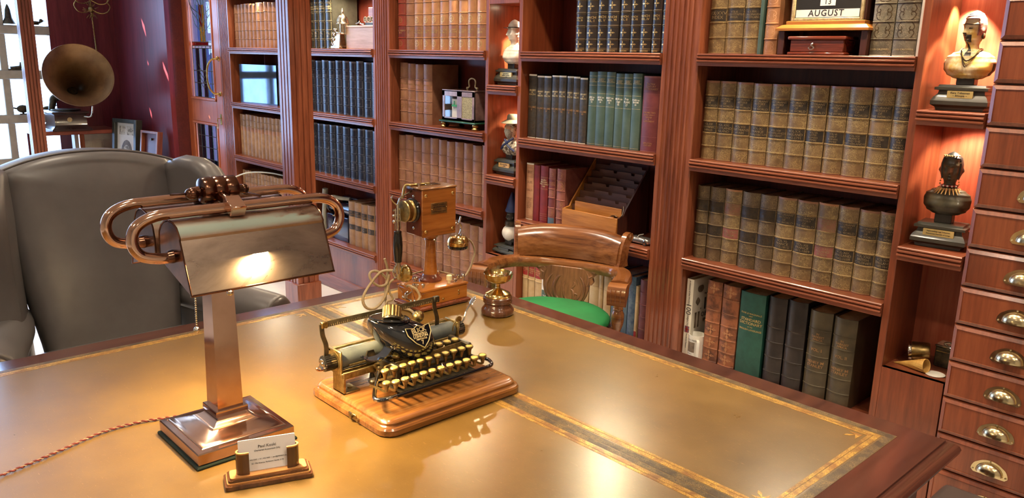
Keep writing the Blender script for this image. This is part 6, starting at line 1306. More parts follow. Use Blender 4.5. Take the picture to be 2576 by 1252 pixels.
# ------------------------------------------------------------------ busts in the niches
_K = [(0, .30, .20, .20), (.03, .62, .36, .40), (.08, .84, .46, .50), (.16, .98, .52, .54), (.26, 1.0, .48, .50), (.34, .93, .42, .46), (.40, .72, .34, .40), (.44, .42, .28, .34), (.47, .27, .24, .27), (.52, .245, .23, .25),
      (.56, .27, .27, .30), (.60, .33, .34, .34), (.66, .37, .38, .38), (.74, .395, .40, .42), (.82, .40, .40, .43), (.90, .355, .35, .38), (.955, .24, .25, .27), (.985, .12, .13, .14), (1.0, .02, .02, .02)]
def bust_pt(t, a, h, w, turn, grow=1.0):
    """point of the bust's surface at height t (0 chest cut .. 1 crown) and angle a (front at -pi/2)"""
    for (p, *A), (q, *B) in zip(_K, _K[1:]):
        if p <= t <= q: u = (t - p) / (q - p); u = u * u * (3 - 2 * u); rx, rf, rb = [x + (y - x) * u for x, y in zip(A, B)]; break
    g = lambda x, m, s: exp(-((x - m) / s) ** 2)
    ca, sa = cos(a), sin(a); x = rx * ca * grow; y = (rb if sa > 0 else rf) * sa * grow; ang = math.atan2(ca, -sa); off = 0
    if t > .54:
        off += .15 * g(t, .695, .030) * g(ang, 0, .19) + .12 * g(t, .745, .045) * g(ang, 0, .12)
        off += .060 * g(t, .805, .020) * g(ang, 0, .70) - .085 * g(t, .770, .020) * (g(ang, .42, .18) + g(ang, -.42, .18)) + .045 * g(t, .765, .010) * (g(ang, .40, .12) + g(ang, -.40, .12))
        off += .070 * g(t, .648, .010) * g(ang, 0, .28) + .070 * g(t, .622, .010) * g(ang, 0, .24) + .075 * g(t, .588, .020) * g(ang, 0, .32) - .03 * g(t, .605, .008) * g(ang, 0, .3)
        off += .045 * g(t, .70, .030) * (g(ang, .66, .22) + g(ang, -.66, .22)) + .085 * g(t, .72, .038) * (g(ang, 1.60, .12) + g(ang, -1.60, .12))
    elif t < .42:
        off = .10 * g(t, .19, .075) * (g(ang, .55, .36) + g(ang, -.55, .36)) - .08 * g(t, .20, .2) * g(ang, 0, .15) + .05 * g(t, .37, .02) * g(ang, 0, .7) * 0
    r0 = sqrt(x * x + y * y) or 1e-6; x += off * x / r0; y += off * y / r0; k = min(1, max(0, (t - .44) / .14)); tt = turn * k * k * (3 - 2 * k)
    x, y = x * cos(tt) - y * sin(tt), x * sin(tt) + y * cos(tt)
    return Vector((x * w / 2, y * w / 2 - .02 * w * k, t * h))
def bust_mesh(bm, h, w, P):
    """one continuous surface from the cut chest up to the crown; front = -y"""
    loft(bm, [[bust_pt(i / 90, 2 * pi * j / 56, h, w, P.get('turn', 0)) for j in range(56)] for i in range(91)])
def bust_skin(r, z0, h, w, turn, m, name, t0, t1, a0, a1, grow=1.03, n=20, k=14):
    """a painted patch or garment lying on the bust between heights t0..t1 and angles a0..a1 from the front"""
    bm = new(); loft(bm, [[bust_pt(t0 + (t1 - t0) * i / k, -pi / 2 + a0 + (a1 - a0) * j / n, h, w, turn, grow) + Vector((0, 0, z0)) for j in range(n + 1)] for i in range(k + 1)], closed=False, caps=False)
    return link(name, bm, m, r, 70)
def headpiece(r, z0, h, w, m, name, t0, t1, grow, turn, lim=1.25, line=.90, lift=0):
    """hair: follows the skull, pulled inside it over the face below the hairline"""
    bm = new(); R = []
    for i in range(15):
        t = t0 + (1.0 - t0) * i / 14; ring = []
        for j in range(48):
            a = 2 * pi * j / 48; ang = abs(math.atan2(cos(a), -sin(a))); face = ang < lim and t < line
            p = bust_pt(min(t, 1), a, h, w, turn, .88 if face else grow); p.z += z0 + lift * h * max(0, (t - .8) / .2); ring.append(p)
        R.append(ring)
    loft(bm, R); return link(name, bm, m, r, 70)
def bust_base(r, m, plate, lines, wd=.165, h=.080, pm='plaque', dp=.12, pw=.074):
    prof = [(.015, 0), (.012, .010), (.0, .018), (.0, .030), (.006, .042), (.015, .052), (.017, .062), (.006, .064), (.006, .072), (.014, .074), (.016, .080)]
    bm = new(); loft(bm, [[(-wd / 2 + o, -dp / 2 + o, z * h / .08), (wd / 2 - o, -dp / 2 + o, z * h / .08), (wd / 2 - o, dp / 2 - o, z * h / .08), (-wd / 2 + o, dp / 2 - o, z * h / .08)] for o, z in prof]); link('base', bm, m, r, 25)
    bm = new(); loft(bm, [[(x, y, z) for x, z in rrect(-pw / 2, pw / 2, .040 * h / .08, .062 * h / .08, .002)] for y in (-dp / 2 + .012, -dp / 2 + .004)]); p = link('plaque', bm, pm, r, 30)
    bm = new()
    for i, s_ in enumerate(lines): text(bm, s_, min(.0085, pw * 1.75 / max(len(s_), 8)), TR(0, -dp / 2 + .0036, (.0555 - .0085 * i) * h / .08), shear=.15, bold=.00008)
    link('lettering', bm, 'ink', p)
    bm = new(); box(bm, -.026, .026, -.022, .022, h, h + .030, .002); link('socle', bm, 'bust_black', r)
def bust(lab, loc, rz, h, w, mat, base, lines, z0=.110, turn=0, **k):
    r = thing('bust', lab, 'bust', loc, rz, 'small portrait busts in the niches'); h_ = k.pop('h_', .080); bust_base(r, base, True, lines, h=h_, **k)
    bm = new(); bust_mesh(bm, h, w, dict(turn=turn)); o = link('figure', bm, mat, r, 70); o.location = (0, 0, z0); return r
ZN = 1.4255
# right niche, upper: painted tribesman with white-washed skin and red-brown hair
r = bust('yellow and white painted bust with reddish hair, upper shelf of the right niche', (-.900, 2.815, ZN), .05, .205, .148, 'bust_yellow', 'base_black', ['Karo Tribesman', '~ Ethiopia ~'], turn=-.55, z0=.096)
headpiece(r, .096, .205, .148, 'bust_hair', 'hair', .66, 1.0, 1.10, -.55, 1.15, .885, .02)
headpiece(r, .096, .205, .148, 'plaster_white', 'hair_clay', .93, 1.0, 1.13, -.55, 0, .9, .03)
bust_skin(r, .096, .205, .148, -.55, 'bust_black', 'painted_beard', .560, .672, -.62, .62, 1.012)
bust_skin(r, .096, .205, .148, -.55, 'bust_black', 'painted_nose', .672, .700, -.16, .16, 1.012)
for s_ in (-1, 1): bust_skin(r, .096, .205, .148, -.55, 'bust_black', 'painted_eye', .758, .776, s_ * .42 - .18, s_ * .42 + .18, 1.02)
bust_skin(r, .096, .205, .148, -.55, 'bust_black', 'painted_throat', .36, .56, -.22, .10, 1.02)
for s_ in (-1, 1): bust_skin(r, .096, .205, .148, 0, 'bust_black', 'dark_arm_stump', .07, .25, s_ * 1.45 - .25, s_ * 1.45 + .25, 1.012)
bm = new(); tube(bm, [(-.030, .005, .096 + .095), (-.022, -.024, .096 + .078), (0, -.040, .096 + .058), (.022, -.026, .096 + .078), (.030, .004, .096 + .095), (0, .030, .096 + .096)], .0022, 6, 4, True); tube(bm, [(-.024, -.020, .096 + .09), (-.008, -.042, .096 + .05), (.0, -.046, .096 + .040)], .0024, 6); link('necklace', bm, 'iron', r)
bm = new(); tube(bm, [(-.026, -.018, .190), (0, -.040, .148), (.026, -.018, .190)], .002, 6); link('yellow_cord', bm, 'yellow_card', r)
bm = new(); T = RZ(-.55); tube(bm, [T @ Vector((x, y, z)) for x, y, z in ((-.032, .0, .268), (-.022, -.026, .264), (0, -.034, .266), (.022, -.026, .264), (.032, .0, .268), (0, .034, .27))], .0014, 6, 4, True); link('headband', bm, 'iron', r)
bm = new(); sph(bm, T @ Vector((.0315, .006, .230)), (.006, .008, .010), 10); link('ear_ornament', bm, 'iron', r)
# right niche, middle: dark bust with bead headdress and bone necklace
r = bust('dark bust with beaded hair and bone necklace, middle shelf of the right niche', (-.905, 2.815, .9808), .10, .205, .142, 'bust_dark', 'base_black', ['Night-walking Lega Tribesman', 'Democratic Republic of Congo'], turn=.10, z0=.105, pw=.092)
headpiece(r, .105, .205, .142, 'bust_black', 'hair', .60, 1.0, 1.16, .10, 1.0, .90, .02)
bm = new()
for s in (-1, 1):
    for k in range(9): sph(bm, (s * (.026 + .002 * sin(k)), -.014 + .001 * k, .105 + .175 - .009 * k), .0032, 6)
link('bead_strands', bm, 'bone', r)
bm = new()
for k in range(7): sph(bm, (-.022 + .0073 * k, -.022 - .006 * (1 - abs(k - 3) / 3), .105 + .196), .0034, 6)
link('bead_band', bm, 'bone', r)
for k in range(15):
    a = radians(-110 + 220 * k / 14) ; p = Vector((.030 * sin(a), -.026 * cos(a) - .002, .105 + .090)); q = p + Vector((.016 * sin(a), -.013 * cos(a), -.018)); bm = new(); cyl(bm, p, q, .0038, .0012, 6); link('bone_bead', bm, 'bone', r)
bm = new(); tube(bm, [(.024 * cos(a), .022 * sin(a) - .002, .105 + .098) for a in [2 * pi * i / 16 for i in range(16)]], .003, 6, 2, True); link('collar', bm, 'red_label', r)
bm = new()
for k in range(5): a = radians(-150 + 30 * k); sph(bm, (.0255 * cos(a), .0245 * sin(a) - .002, .105 + .098), .0035, 8)
link('collar_beads', bm, 'mug_white', r)
# left niche
r = bust('white-uniformed bust with a peaked cap, upper shelf of the left niche', (-2.985, 2.80, ZN), -.02, .205, .150, 'plaster_white', 'base_black', ['Light Infantry', 'British Garrison', 'c. 1900'], turn=-.5, z0=.100, pw=.085, wd=.17)
headpiece(r, .100, .205, .150, 'plaster_white', 'cap', .83, 1.0, 1.16, -.5, 0, 0, .06); bm = new(); T = RZ(-.5); puff(bm, [(.034 * cos(a), -.012 + .030 * sin(a)) for a in [pi + pi * i / 12 for i in range(13)]], .003, .001, TR(0, 0, .276) @ T @ TR(0, -.016, 0)); link('cap_peak', bm, 'ebonite', r)
bm = new(); tube(bm, [T @ Vector((.034 * cos(a), .034 * sin(a) - .002, .2785)) for a in [2 * pi * i / 20 for i in range(20)]], .0035, 6, 2, True); link('cap_band', bm, 'ebonite', r)
r = bust('bearded bust in a wide-brimmed hat and patterned coat, second shelf of left niche', (-2.985, 2.80, .9728), -.02, .195, .140, 'patterned_cloth', 'base_black', ['The Voortrekker', '~ c. 1836 ~'], turn=-.5, z0=.098, pw=.080, pm='bone')
bm = new(); T = RZ(-.5); q = new(); lathe(q, [(.028, .270), (.030, .272), (.058, .262), (.060, .264), (.040, .276), (.031, .281), (.029, .300), (.022, .308), (0, .306)], n=30); add(bm, q, T); link('hat', bm, 'khaki_hat', r)
bm = new(); q = new(); sph(q, (0, -.008, .240), (.0275, .030, .032), 20); add(bm, q, T); link('face', bm, 'skin_pink', r)
bm = new(); q = new(); sph(q, (0, -.036, .243), (.004, .007, .010), 8); add(bm, q, T); link('nose', bm, 'skin_pink', r)
bm = new(); q = new(); lathe(q, [(0, .182), (.010, .186), (.020, .200), (.026, .220), (.024, .232), (.010, .236)], c=(0, -.018, 0), n=16); add(bm, q, T); link('beard', bm, 'grey_beard', r)
bm = new(); tube(bm, [(-.05, -.03, .13), (-.02, -.045, .15), (.02, -.04, .175), (.03, -.02, .19)], .006, 6); tube(bm, [(.05, -.03, .125), (.02, -.045, .15), (-.025, -.03, .18)], .005, 6); link('coat_strap', bm, 'blue_cap', r)
r = bust('dark bust in a blue pointed cap and white ruff, lowest in the left niche', (-2.975, 2.80, .5538), -.02, .20, .110, 'bust_black', 'base_black', ['', ''], turn=-.4, z0=.055, pw=.08, pm='base_black', h_=.05)
bm = new(); sph(bm, (0, -.0, .112), (.056, .046, .046), 24); link('white_ruff', bm, 'plaster_white', r)
bm = new(); lathe(bm, [(.034, .225), (.036, .232), (.031, .245), (.020, .285), (.006, .325), (0, .33)], n=22); link('pointed_cap', bm, 'blue_cap', r)
bm = new(); lathe(bm, [(.028, .150), (.038, .158), (.034, .176), (.026, .180)], n=20); link('fur_collar', bm, 'iron', r)
# things on the right niche shelves
bm = new(); q = new(); lathe(q, [(0, 0), (.006, .001), (.0075, .008), (.0085, .04), (.010, .075), (.007, .088), (0, .09)], n=14); add(bm, q, TR(-.975, 2.775, 1.446) @ RYm(pi / 2 - .25) ); lathe(bm, [(0, 0), (.012, 0), (.010, .010), (.004, .014)], c=(-.917, 2.79, 1.4265), n=12)
tag(link('turquoise_ornament', bm, 'turquoise'), 'bright turquoise rod-shaped ornament beside the yellow and white bust', 'ornament')
def niche_stuff():
    r = thing('brass_drum', 'old brass cylindrical gauge lying on the bottom ledge of the right niche', 'gauge', (-.930, 2.845, .554)); T = TR(-.03, 0, .034) @ RYm(pi / 2) 
    T = TR(-.030, -.012, .036) @ RZ(.35) @ RYm(pi / 2 - .12)
    bm = new(); lathe(bm, [(.033, .006), (.034, .010), (.033, .060), (.030, .066), (0, .066)], T=T, n=32); link('body', bm, 'old_brass', r)
    bm = new(); lathe(bm, [(.030, -.002), (.035, -.002), (.036, .002), (.036, .008), (.033, .010), (.030, .004)], T=T, n=32); link('bezel', bm, 'nickel', r)
    bm = new(); lathe(bm, [(.030, .002), (.020, -.001), (0, -.002)], T=T, n=24); link('lens', bm, 'dark_glass', r)
    r = thing('wafer_cone', 'empty wafer cone lying on the bottom ledge of the right niche', 'cone', (-.925, 2.772, .5545)); T = TR(.052, -.012, .0238) @ RZ(-.18 + pi / 2 + pi / 2 - pi) @ RYm(-pi / 2 - .215)
    bm = new(); t = new(); n = 30; loft(t, [[(rr * cos(2 * pi * j / n), rr * sin(2 * pi * j / n), z) for j in range(n)] for rr, z in ((.0232, .0), (.024, .001), (.0012, .118))], caps=False); loft(t, [[(rr * cos(2 * pi * j / n), rr * sin(2 * pi * j / n), z) for j in range(n)] for rr, z in ((.0232, 0), (.0215, .001), (.001, .112))], caps=False); add(bm, t, T); link('cone', bm, 'waffle', r)
    bm = new()
    for k in range(9):
        z = .006 + .0115 * k; rr = .0242 * (1 - z / .1185) + .0004; tube(bm, [T @ Vector((rr * cos(a), rr * sin(a), z + .004 * sin(a))) for a in [2 * pi * i / 14 for i in range(14)]], .0009, 4, 2, True)
    for k in range(10):
        a = 2 * pi * k / 10; tube(bm, [T @ Vector((.0246 * (1 - z / .1185) * cos(a + z * 9) , .0246 * (1 - z / .1185) * sin(a + z * 9), z)) for z in (.002, .03, .06, .09, .11)], .0008, 4, 2)
    link('waffle_ribs', bm, 'waffle', r)
    bm = new(); lathe(bm, [(0, 0), (.030, 0), (.031, .002), (0, .0025)], n=28); tag(link('white_disc', bm, 'mug_white'), 'flat white disc with black scribbles under the tip of the wafer cone', 'disc').location = (-.846, 2.768, .5542)
    r = thing('tin_radio', 'small dark toy radio with nickel top, bottom ledge of the right niche', 'radio', (-.835, 2.878, .554), .0)
    bm = new(); box(bm, -.048, .036, -.025, .035, 0, .072, .003); link('body', bm, 'iron', r); bm = new(); box(bm, -.050, .038, -.027, .037, .072, .079, .002); tube(bm, [(-.03, 0, .079), (-.015, 0, .086), (.0, 0, .083), (.02, 0, .088), (.034, 0, .082)], .003, 6); link('top', bm, 'nickel', r)
    bm = new(); box(bm, -.044, .034, -.0265, -.0245, .055, .058); link('trim_line', bm, 'nickel', r); bm = new(); cyl(bm, (.016, -.025, .022), (.016, -.031, .022), .008, n=16); link('knob', bm, 'nickel', r)
niche_stuff()
# ------------------------------------------------------------------ objects on the book shelves
def calendar():
    r = thing('perpetual_calendar', 'perpetual calendar in a brass-edged wooden stand reading AUGUST, top right shelf', 'calendar', (-1.358, BY + .055, 1.5905))
    bm = new(); 
    def rect(o, y0, z): return [(-.168 + o, -.045 + y0 + o, z), (.168 - o, -.045 + y0 + o, z), (.168 - o, .07 - o, z), (-.168 + o, .07 - o, z)]
    Z = .083
    loft(bm, [rect(0, 0, Z), rect(0, 0, Z + .008), rect(.016, 0, Z + .020), rect(.026, 0, Z + .022), rect(.026, 0, Z + .032), rect(.03, .0, Z + .034)]); link('stand', bm, 'amber_box', r, 25)
    bm = new(); box(bm, -.138, .138, -.004, .05, Z + .034, Z + .28, .003); link('case', bm, 'dark_box', r)
    for a in ((-.130, -.118, Z + .034, Z + .26), (.118, .130, Z + .034, Z + .26)): bm = new(); box(bm, a[0], a[1], -.012, -.003, a[2], a[3], .002); link('brass_edge', bm, 'pale_gold', r)
    bm = new(); box(bm, -.118, .118, -.012, -.003, Z + .034, Z + .044, .002); link('brass_edge', bm, 'pale_gold', r)
    bm = new(); box(bm, -.117, .117, -.006, -.004, Z + .044, Z + .26); link('face', bm, 'bust_black', r)
    bm = new(); box(bm, -.114, .114, -.0075, -.006, Z + .046, Z + .072); c = link('month_card', bm, 'paper', r)
    bm = new(); text(bm, 'AUGUST', .030, TR(-.004, -.0080, Z + .059), sp=1.15, shear=.06, bold=.0004); link('lettering', bm, 'ink', c)
    bm = new(); box(bm, -.027, .027, -.0075, -.006, Z + .084, Z + .110); c = link('date_card', bm, 'paper', r)
    bm = new(); text(bm, '13', .027, TR(0, -.0080, Z + .097)); link('lettering', bm, 'ink', c)
    bm = new(); box(bm, -.115, .115, -.0075, -.006, Z + .122, Z + .150); c = link('day_card', bm, 'paper', r)
    # supports behind the drawer box
    for s in (-1, 1): bm = new(); box(bm, s * .150 - .012, s * .150 + .012, -.03, .08, 0, Z, .002); link('support', bm, 'dark_box', r)
    q = thing('trinket_box', 'small polished mahogany box with a key, under the calendar stand', 'box', (-1.368, BY + .05, 1.5905))
    bm = new(); box(bm, -.105, .105, -.04, .06, 0, .010, .003); link('foot', bm, 'cherry', q); bm = new(); box(bm, -.098, .098, -.034, .055, .010, .052, .003); link('body', bm, 'cherry', q); bm = new(); box(bm, -.106, .106, -.042, .06, .052, .064, .005, 3); link('lid', bm, 'cherry', q)
    bm = new(); cyl(bm, (-.012, -.034, .034), (-.012, -.044, .034), .004, n=10); tube(bm, [(-.022, -.045, .024), (-.012, -.047, .018), (-.002, -.045, .024), (-.012, -.046, .030)], .0022, 6, 4, True); sph(bm, (-.010, -.044, .037), .005, 10); link('key', bm, 'nickel', q)
wood('cherry', (.10, .018, .008), (.20, .035, .014), (.26, .05, .02), axis='x', rough=.18, coat=.7)
calendar()
def carriage_clock():
    r = thing('glazed_box', 'marble-cased table clock with a brass carrying handle and mesh panel', 'clock', (-3.355, 2.785, 1.1805), .0)
    bm = new(); 
    for x, y in ((-.135, -.03), (.13, -.03), (-.135, .09), (.13, .09)): bm = new(); lathe(bm, [(.018, 0), (.020, .006), (.014, .014), (.018, .022), (.016, .030)], c=(x, y, 0), n=14); link('foot', bm, 'old_brass', r)
    bm = new(); box(bm, -.160, .150, -.05, .11, .030, .040, .003); link('tray', bm, 'green_metal', r)
    z0, z1 = .040, .200; X0, X1, y0, y1 = -.148, .128, -.035, .10
    def P(*a, m='marble', n='case_panel', b=.001): bm = new(); box(bm, *a, b); return link(n, bm, m, r)
    P(X0, X1, y0, y1, z1 - .006, z1 + .004, n='top_panel'); P(X0, X1, y0, y1, z0, z0 + .012); P(X0, X0 + .006, y0, y1, z0, z1); P(X1 - .006, X1, y0, y1, z0, z1); P(X0, X1, y1 - .006, y1, z0, z1)
    P(X0, X0 + .022, y0, y0 + .006, z0, z1); P(-.020, .022, y0, y0 + .006, z0, z1); P(X1 - .022, X1, y0, y0 + .006, z0, z1); P(X0, X1, y0, y0 + .006, z1 - .030, z1); P(X0, X1, y0, y0 + .006, z0, z0 + .018)
    P(.022, X1 - .022, y0 + .002, y0 + .004, z0 + .018, z1 - .030, m='gauze', n='mesh_panel', b=0); P(X0 + .022, -.02, y0 + .002, y0 + .003, z0 + .018, z1 - .030, m='clear_glass', n='glass_panel', b=0)
    P(-.085, -.022, y0 + .020, y0 + .022, z0 + .012, z1 - .045, m='paper', n='picture_card', b=0); P(X0 + .007, -.08, y1 - .012, y1 - .008, z0 + .012, z1 - .04, m='yellow_card', n='back_card', b=0)
    bm = new(); box(bm, -.078, -.030, y0 + .010, y0 + .018, z0 + .074, z0 + .084, .001); cyl(bm, (-.06, y0 + .014, z0 + .08), (-.06, y0 + .014, z0 + .105), .003, n=6); link('green_aeroplane', bm, 'green_paint', r)
    bm = new(); tube(bm, [(-.008, .03, z1 + .012), (-.004, .03, z1 + .016), (.006, .03, z1 + .024), (.002, .03, z1 + .045), (.008, .03, z1 + .060), (.030, .03, z1 + .066), (.052, .03, z1 + .060), (.058, .03, z1 + .045), (.054, .03, z1 + .024), (.064, .03, z1 + .016), (.068, .03, z1 + .012)], .0042, 8)
    for x in (-.010, .070): sph(bm, (x, .03, z1 + .014), .0075, 12); cyl(bm, (x, .03, z1 + .002), (x, .03, z1 + .012), .004, n=8)
    link('handle', bm, 'pale_gold', r)
    r['label'] = 'marble-look case with a mesh panel, picture and brass handle, beside the crested volumes'; r.name = 'display_case'; r['category'] = 'display case'
    q = thing('jar', 'tiny orange-brown stoppered jar left of the marble-look case', 'jar', (-3.525, 2.80, 1.1805)); bm = new(); lathe(bm, [(0, 0), (.014, 0), (.017, .006), (.016, .018), (.008, .024), (.010, .028)], n=18); link('body', bm, 'phone_wood', q); bm = new(); lathe(bm, [(.010, .028), (.011, .032), (.003, .036), (0, .040)], n=14); link('stopper', bm, 'old_brass', q)
carriage_clock()
def card_index():
    r = thing('card_index_box', 'open wooden card index box with a sloping rack of dividers, middle bookcase', 'card index box', (-2.375, 2.735, .7735))
    bm = new(); box(bm, -.172, .162, -.012, -.002, 0, .098, .0015); link('front', bm, 'amber_box', r)
    bm = new(); prism(bm, [(-.002, 0), (.21, 0), (.21, .32), (.05, .13), (.035, .105), (-.002, .098)], 'x', -.172, -.164); link('side', bm, 'amber_box', r); bm = new(); prism(bm, [(-.002, 0), (.21, 0), (.21, .32), (.05, .13), (.035, .105), (-.002, .098)], 'x', .154, .162); link('side', bm, 'dark_box', r)
    bm = new(); box(bm, -.164, .154, -.002, .21, .002, .010); link('bottom', bm, 'dark_box', r)
    for k in range(7):
        y = .045 + .026 * k; z = .128 + .030 * k; x0 = -.160; bm = new()
        q = new(); off = .02 if k % 2 else 0
        P = [(-.160, 0)]; x = -.160; pts = [(-.160, z - .012)]
        xs = -.160 + (.05 if k % 2 else .09)
        while xs < .13: pts += [(xs, z - .012), (xs + .004, z), (min(xs + .085, .145), z), (min(xs + .089, .149), z - .012)]; xs += .105
        pts += [(.152, z - .012), (.152, .012), (-.160, .012)]; prism(bm, pts, 'y', y, y + .003); link('divider', bm, 'dark_wood_divider', r)
    bm = new(); box(bm, -.130, .152, .030, .034, .012, .135, .001); link('front_divider', bm, 'amber_box', r)
    bm = new(); lathe(bm, [(0, 0), (.018, 0), (.019, .004), (.012, .008), (0, .009)], c=(.125, .015, .098), n=20); tube(bm, [(.158, -.002, .095), (.160, .012, .098), (.160, .028, .11), (.160, .036, .13), (.160, .036, .15)], .003, 6); link('metal_fitting', bm, 'nickel', r)
    bm = new(); box(bm, .145, .175, -.016, .04, 0, .012, .003); link('corner_foot', bm, 'old_brass', r)
wood('dark_wood_divider', (.06, .02, .010), (.10, .035, .016), (.14, .05, .022), axis='x', rough=.6, coat=0)
card_index()
def toy_car():
    r = thing('toy_car', 'small silver toy sports car parked beside the card index box', 'toy car', (-2.105, 2.765, .7738))
    bm = new(); R = []
    for x, w, z0, z1 in ((-.062, .010, .012, .018), (-.058, .017, .008, .026), (-.045, .021, .007, .030), (-.02, .022, .007, .032), (.0, .023, .007, .032), (.03, .023, .007, .031), (.055, .019, .008, .026), (.064, .008, .012, .018)):
        R.append([(x, -w, z0), (x, -w * 1.05, (z0 + z1) / 2), (x, -w * .7, z1 * .97), (x, 0, z1), (x, w * .7, z1 * .97), (x, w * 1.05, (z0 + z1) / 2), (x, w, z0)])
    loft(bm, R); sph(bm, (-.04, -.018, .018), (.018, .007, .012), 12); sph(bm, (-.04, .018, .018), (.018, .007, .012), 12); sph(bm, (.042, -.018, .018), (.018, .007, .012), 12); sph(bm, (.042, .018, .018), (.018, .007, .012), 12); link('body', bm, 'car_silver', r, 60)
    for x in (-.04, .04):
        for s in (-1, 1): bm = new(); cyl(bm, (x, s * .019, .0095), (x, s * .026, .0095), .0095, n=18); w_ = link('wheel', bm, 'rubber', r); bm = new(); cyl(bm, (x, s * .026, .0095), (x, s * .0266, .0095), .0055, n=14); link('hubcap', bm, 'nickel', w_)
    bm = new(); q = new(); box(q, -.001, .001, -.017, .017, 0, .014); add(bm, q, TR(-.006, 0, .030) @ RYm(.6)); link('windscreen', bm, 'mug_white', r)
    bm = new(); box(bm, -.064, -.058, -.012, .012, .010, .020, .002); sph(bm, (-.058, -.014, .022), .004, 8); sph(bm, (-.058, .014, .022), .004, 8); link('grille', bm, 'nickel', r)
toy_car()
def mug():
    r = thing('mug', 'white mug printed with a newspaper front page, in front of the white history book', 'mug', (-1.768, BY + .045, R3 + .0006))
    bm = new(); lathe(bm, [(0, 0), (.036, 0), (.038, .003), (.038, .010), (.0355, .013), (.0355, .112), (.0365, .115), (.034, .115), (.0325, .11), (.0325, .010), (0, .008)], n=40); link('body', bm, 'mug_white', r)
    bm = new(); a0 = radians(-52); T = RZ(a0); P = [(.034, .0, .100), (.050, 0, .100), (.060, 0, .094), (.060, 0, .020), (.050, 0, .014), (.034, 0, .014)]
    Q = smoothpts([T @ Vector(p) for p in P], 2); bm = new()
    side = T @ Vector((0, 1, 0)); loft(bm, [[p + side * a * .0055 + Vector((0, 0, 0)) for a in (-1, 1)] + [p * 1 + side * a * .0055 + (T @ Vector((-.005 if 0 < i < len(Q) - 1 else 0, 0, 0))) for a in (1, -1)] for i, p in enumerate(Q)]); link('handle', bm, 'mug_white', r)
    def wrap(s_, sz, z, am): 
        vs, fs = text_mesh(s_, sz); out = []
        for v in vs: a = am + v.x / .0358; out.append(bmm.verts.new((.0361 * cos(a), .0361 * sin(a), z + v.y)))
        for f in fs:
            try: bmm.faces.new([out[i] for i in f])
            except ValueError: pass
    bmm = new(); wrap('DAILY MAIL', .0105, .094, radians(-100)); wrap('MAN', .010, .034, radians(-105)); wrap('ON THE MOON', .006, .024, radians(-105)); link('lettering', bmm, 'ink', r)
    bm = new(); loft(bm, [[(.0362 * cos(a), .0362 * sin(a), z) for a in [radians(-130 + 6 * i) for i in range(11)]] for z in (.042, .086)], closed=False, caps=False); link('printed_photo', bm, 'photo_dark', r)
mug()
def silver_tower():
    r = thing('silver_ornament', 'ornate silver domed tower ornament beside the pale wooden box', 'ornament', (-4.545, BY + .05, R0 + .0006))
    bm = new(); box(bm, -.075, .03, -.03, .03, 0, .020, .004); 
    loft(bm, [[(-.060, -.025, .02), (.02, -.025, .02), (.02, .025, .02), (-.060, .025, .02)], [(-.045, -.02, .06), (.018, -.02, .06), (.018, .02, .06), (-.045, .02, .06)], [(-.020, -.016, .115), (.018, -.016, .115), (.018, .016, .115), (-.020, .016, .115)]]); link('plinth', bm, 'silver', r)
    bm = new()
    for k in range(6): a = 2 * pi * k / 6; cyl(bm, (.030 * cos(a) + .025, .030 * sin(a) * .8, .095), (.030 * cos(a) + .025, .030 * sin(a) * .8, .150), .0045, n=8)
    cyl(bm, (.025, 0, .10), (.025, 0, .15), .020, n=14); link('colonnade', bm, 'silver', r)
    bm = new(); lathe(bm, [(.040, .150), (.042, .155), (.038, .160), (.036, .175), (.028, .195), (.015, .210), (.006, .214), (.005, .220), (.009, .226), (.005, .236), (0, .250)], c=(.025, 0, 0), n=24); lathe(bm, [(.038, .088), (.042, .092), (.040, .098), (0, .098)], c=(.025, 0, 0), n=20); link('dome', bm, 'silver', r)
    bm = new()
    for i, (x, z) in enumerate(((-.055, .02), (-.045, .05), (-.038, .08), (-.02, .105))): sph(bm, (x, -.022, z + .008), (.010, .006, .012), 10); tube(bm, [(x - .008, -.024, z), (x - .014, -.026, z + .012), (x - .004, -.026, z + .02)], .003, 6)
    link('scrollwork', bm, 'silver', r)
    q = thing('wooden_box', 'plain pale wooden box on the top shelf beside the silver ornament', 'box', (-4.32, BY + .12, R0 + .0006)); bm = new(); box(bm, -.170, .200, -.065, .12, 0, .128, .002); link('body', bm, 'pale_box', q); bm = new(); box(bm, -.172, .202, -.067, .122, .128, .140, .002); link('lid', bm, 'pale_box', q)
    q = thing('brass_wheel_toy', 'little brass wheeled mechanism with a wooden block on top of the pale box', 'model', (-4.22, BY + .08, R0 + .141))
    for x in (-.055, -.018, .019): bm = new(); T = TR(x, -.02, .035) @ RXm(pi / 2); lathe(bm, [(.013, -.002), (.017, -.002), (.017, .002), (.013, .002), (.013, -.002)], T=T, n=20); cyl(bm, (x, -.02, .02), (x, -.02, .05), .0018, n=6); cyl(bm, (x - .014, -.02, .035), (x + .014, -.02, .035), .0018, n=6); link('wheel', bm, 'pale_gold', q)
    bm = new(); box(bm, -.07, .05, -.015, .02, 0, .018, .002); link('bed', bm, 'iron', q); bm = new(); box(bm, -.035, .06, -.012, .02, .03, .105, .003); link('block', bm, 'amber_box', q); bm = new(); tube(bm, [(-.16, -.02, .012), (-.12, -.02, .018), (-.1, -.02, .010), (-.07, -.02, .008)], .004, 6); sph(bm, (-.12, -.02, .018), .009, 10); link('rod', bm, 'nickel', q)
silver_tower()
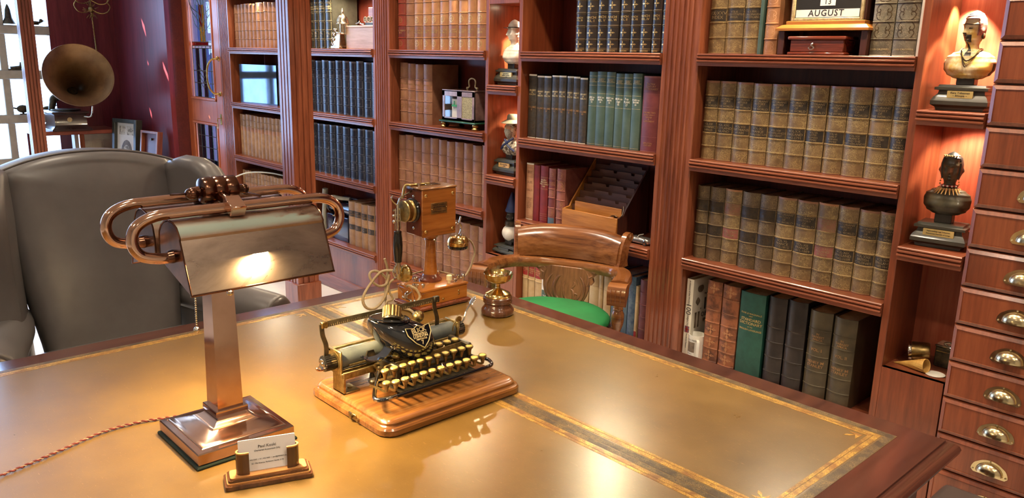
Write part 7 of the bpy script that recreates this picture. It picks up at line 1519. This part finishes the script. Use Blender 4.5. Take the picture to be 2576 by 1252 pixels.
def glass_case():
    r = thing('glass_case', 'glass-fronted display case reflecting the window, far left bookcase shelf', 'display case', (-5.76, BY + .06, R1 + .0006), .083)
    bm = new(); box(bm, -.25, .262, .004, .16, 0, .285, .003); link('body', bm, 'dark_glass_body', r); bm = new(); box(bm, -.252, .264, 0, .0035, -.0, .287); link('glass_front', bm, 'mirror_glass', r)
    bm = new(); box(bm, .264, .30, .01, .15, 0, .285, .002); link('side_board', bm, 'base_black', r)
plain('dark_glass_body', (.03, .012, .012), .3); plain('mirror_glass', (.10, .13, .18), .04, 1)
glass_case()
def field_phone():
    r = thing('field_telephone', 'navy cased apparatus with a curved grey tube, bottom shelf beyond the lamp', 'apparatus', (-4.66, BY + .05, R3 + .0006))
    bm = new(); box(bm, -.13, .145, 0, .16, 0, .165, .006, 2); link('case', bm, 'blue_black', r); bm = new(); text(bm, 'TELEPHONE', .022, TR(-.03, -.0012, .105), bold=.0004); text(bm, 'SET', .012, TR(-.045, -.0012, .085)); link('lettering', bm, 'blue_grey', r)
    bm = new(); cyl(bm, (-.12, .05, .21), (.145, .05, .21), .040, n=24); link('drum', bm, 'blue_black', r); bm = new(); cyl(bm, (-.135, .05, .21), (-.12, .05, .21), .044, n=24); link('drum_cap', bm, 'blue_grey', r)
    bm = new(); box(bm, -.10, .14, .11, .16, .165, .28, .004); link('back_box', bm, 'blue_black', r)
    bm = new(); tube(bm, [(.10, .05, .285), (.04, .02, .285), (-.02, -.01, .290), (-.07, -.025, .265), (-.09, -.035, .20), (-.09, -.035, .10), (-.095, -.03, .035), (-.13, -.02, .015), (-.17, -.01, .03)], .0125, 12); link('curved_tube', bm, 'grey_tube', r)
    bm = new(); cyl(bm, (-.165, .0, .12), (-.135, .0, .32), .014, .016, 14); cyl(bm, (-.143, 0, .265), (-.1335, .0, .33), .019, .019, 14); link('breathing_tube', bm, 'grey_tube', r)
    bm = new(); tube(bm, [(.02, .005, .25), (.0, -.004, .225), (.005, -.006, .19), (.02, -.006, .175), (.035, -.004, .19), (.015, -.006, .20), (-.01, -.006, .165), (-.03, -.008, .160)], .0035, 6); link('knotted_cord', bm, 'cloth_cord', r)
field_phone()
bm = new(); tube(bm, [(-6.31, 2.655, .40), (-6.31, 2.65, .50), (-6.25, 2.655, .535), (-6.10, 2.665, .575), (-5.95, 2.70, .630), (-5.80, 2.73, .66), (-5.60, 2.77, .672), (-5.42, 2.80, .665)], .006, 8)
tag(link('power_cord', bm, 'cloth_white'), 'pale power cord running over the dusty tan volumes behind the lamp', 'cord') if 'cloth_white' in M else tag(link('power_cord', bm, 'cream_plastic'), 'pale power cord running over the dusty tan volumes behind the lamp', 'cord')
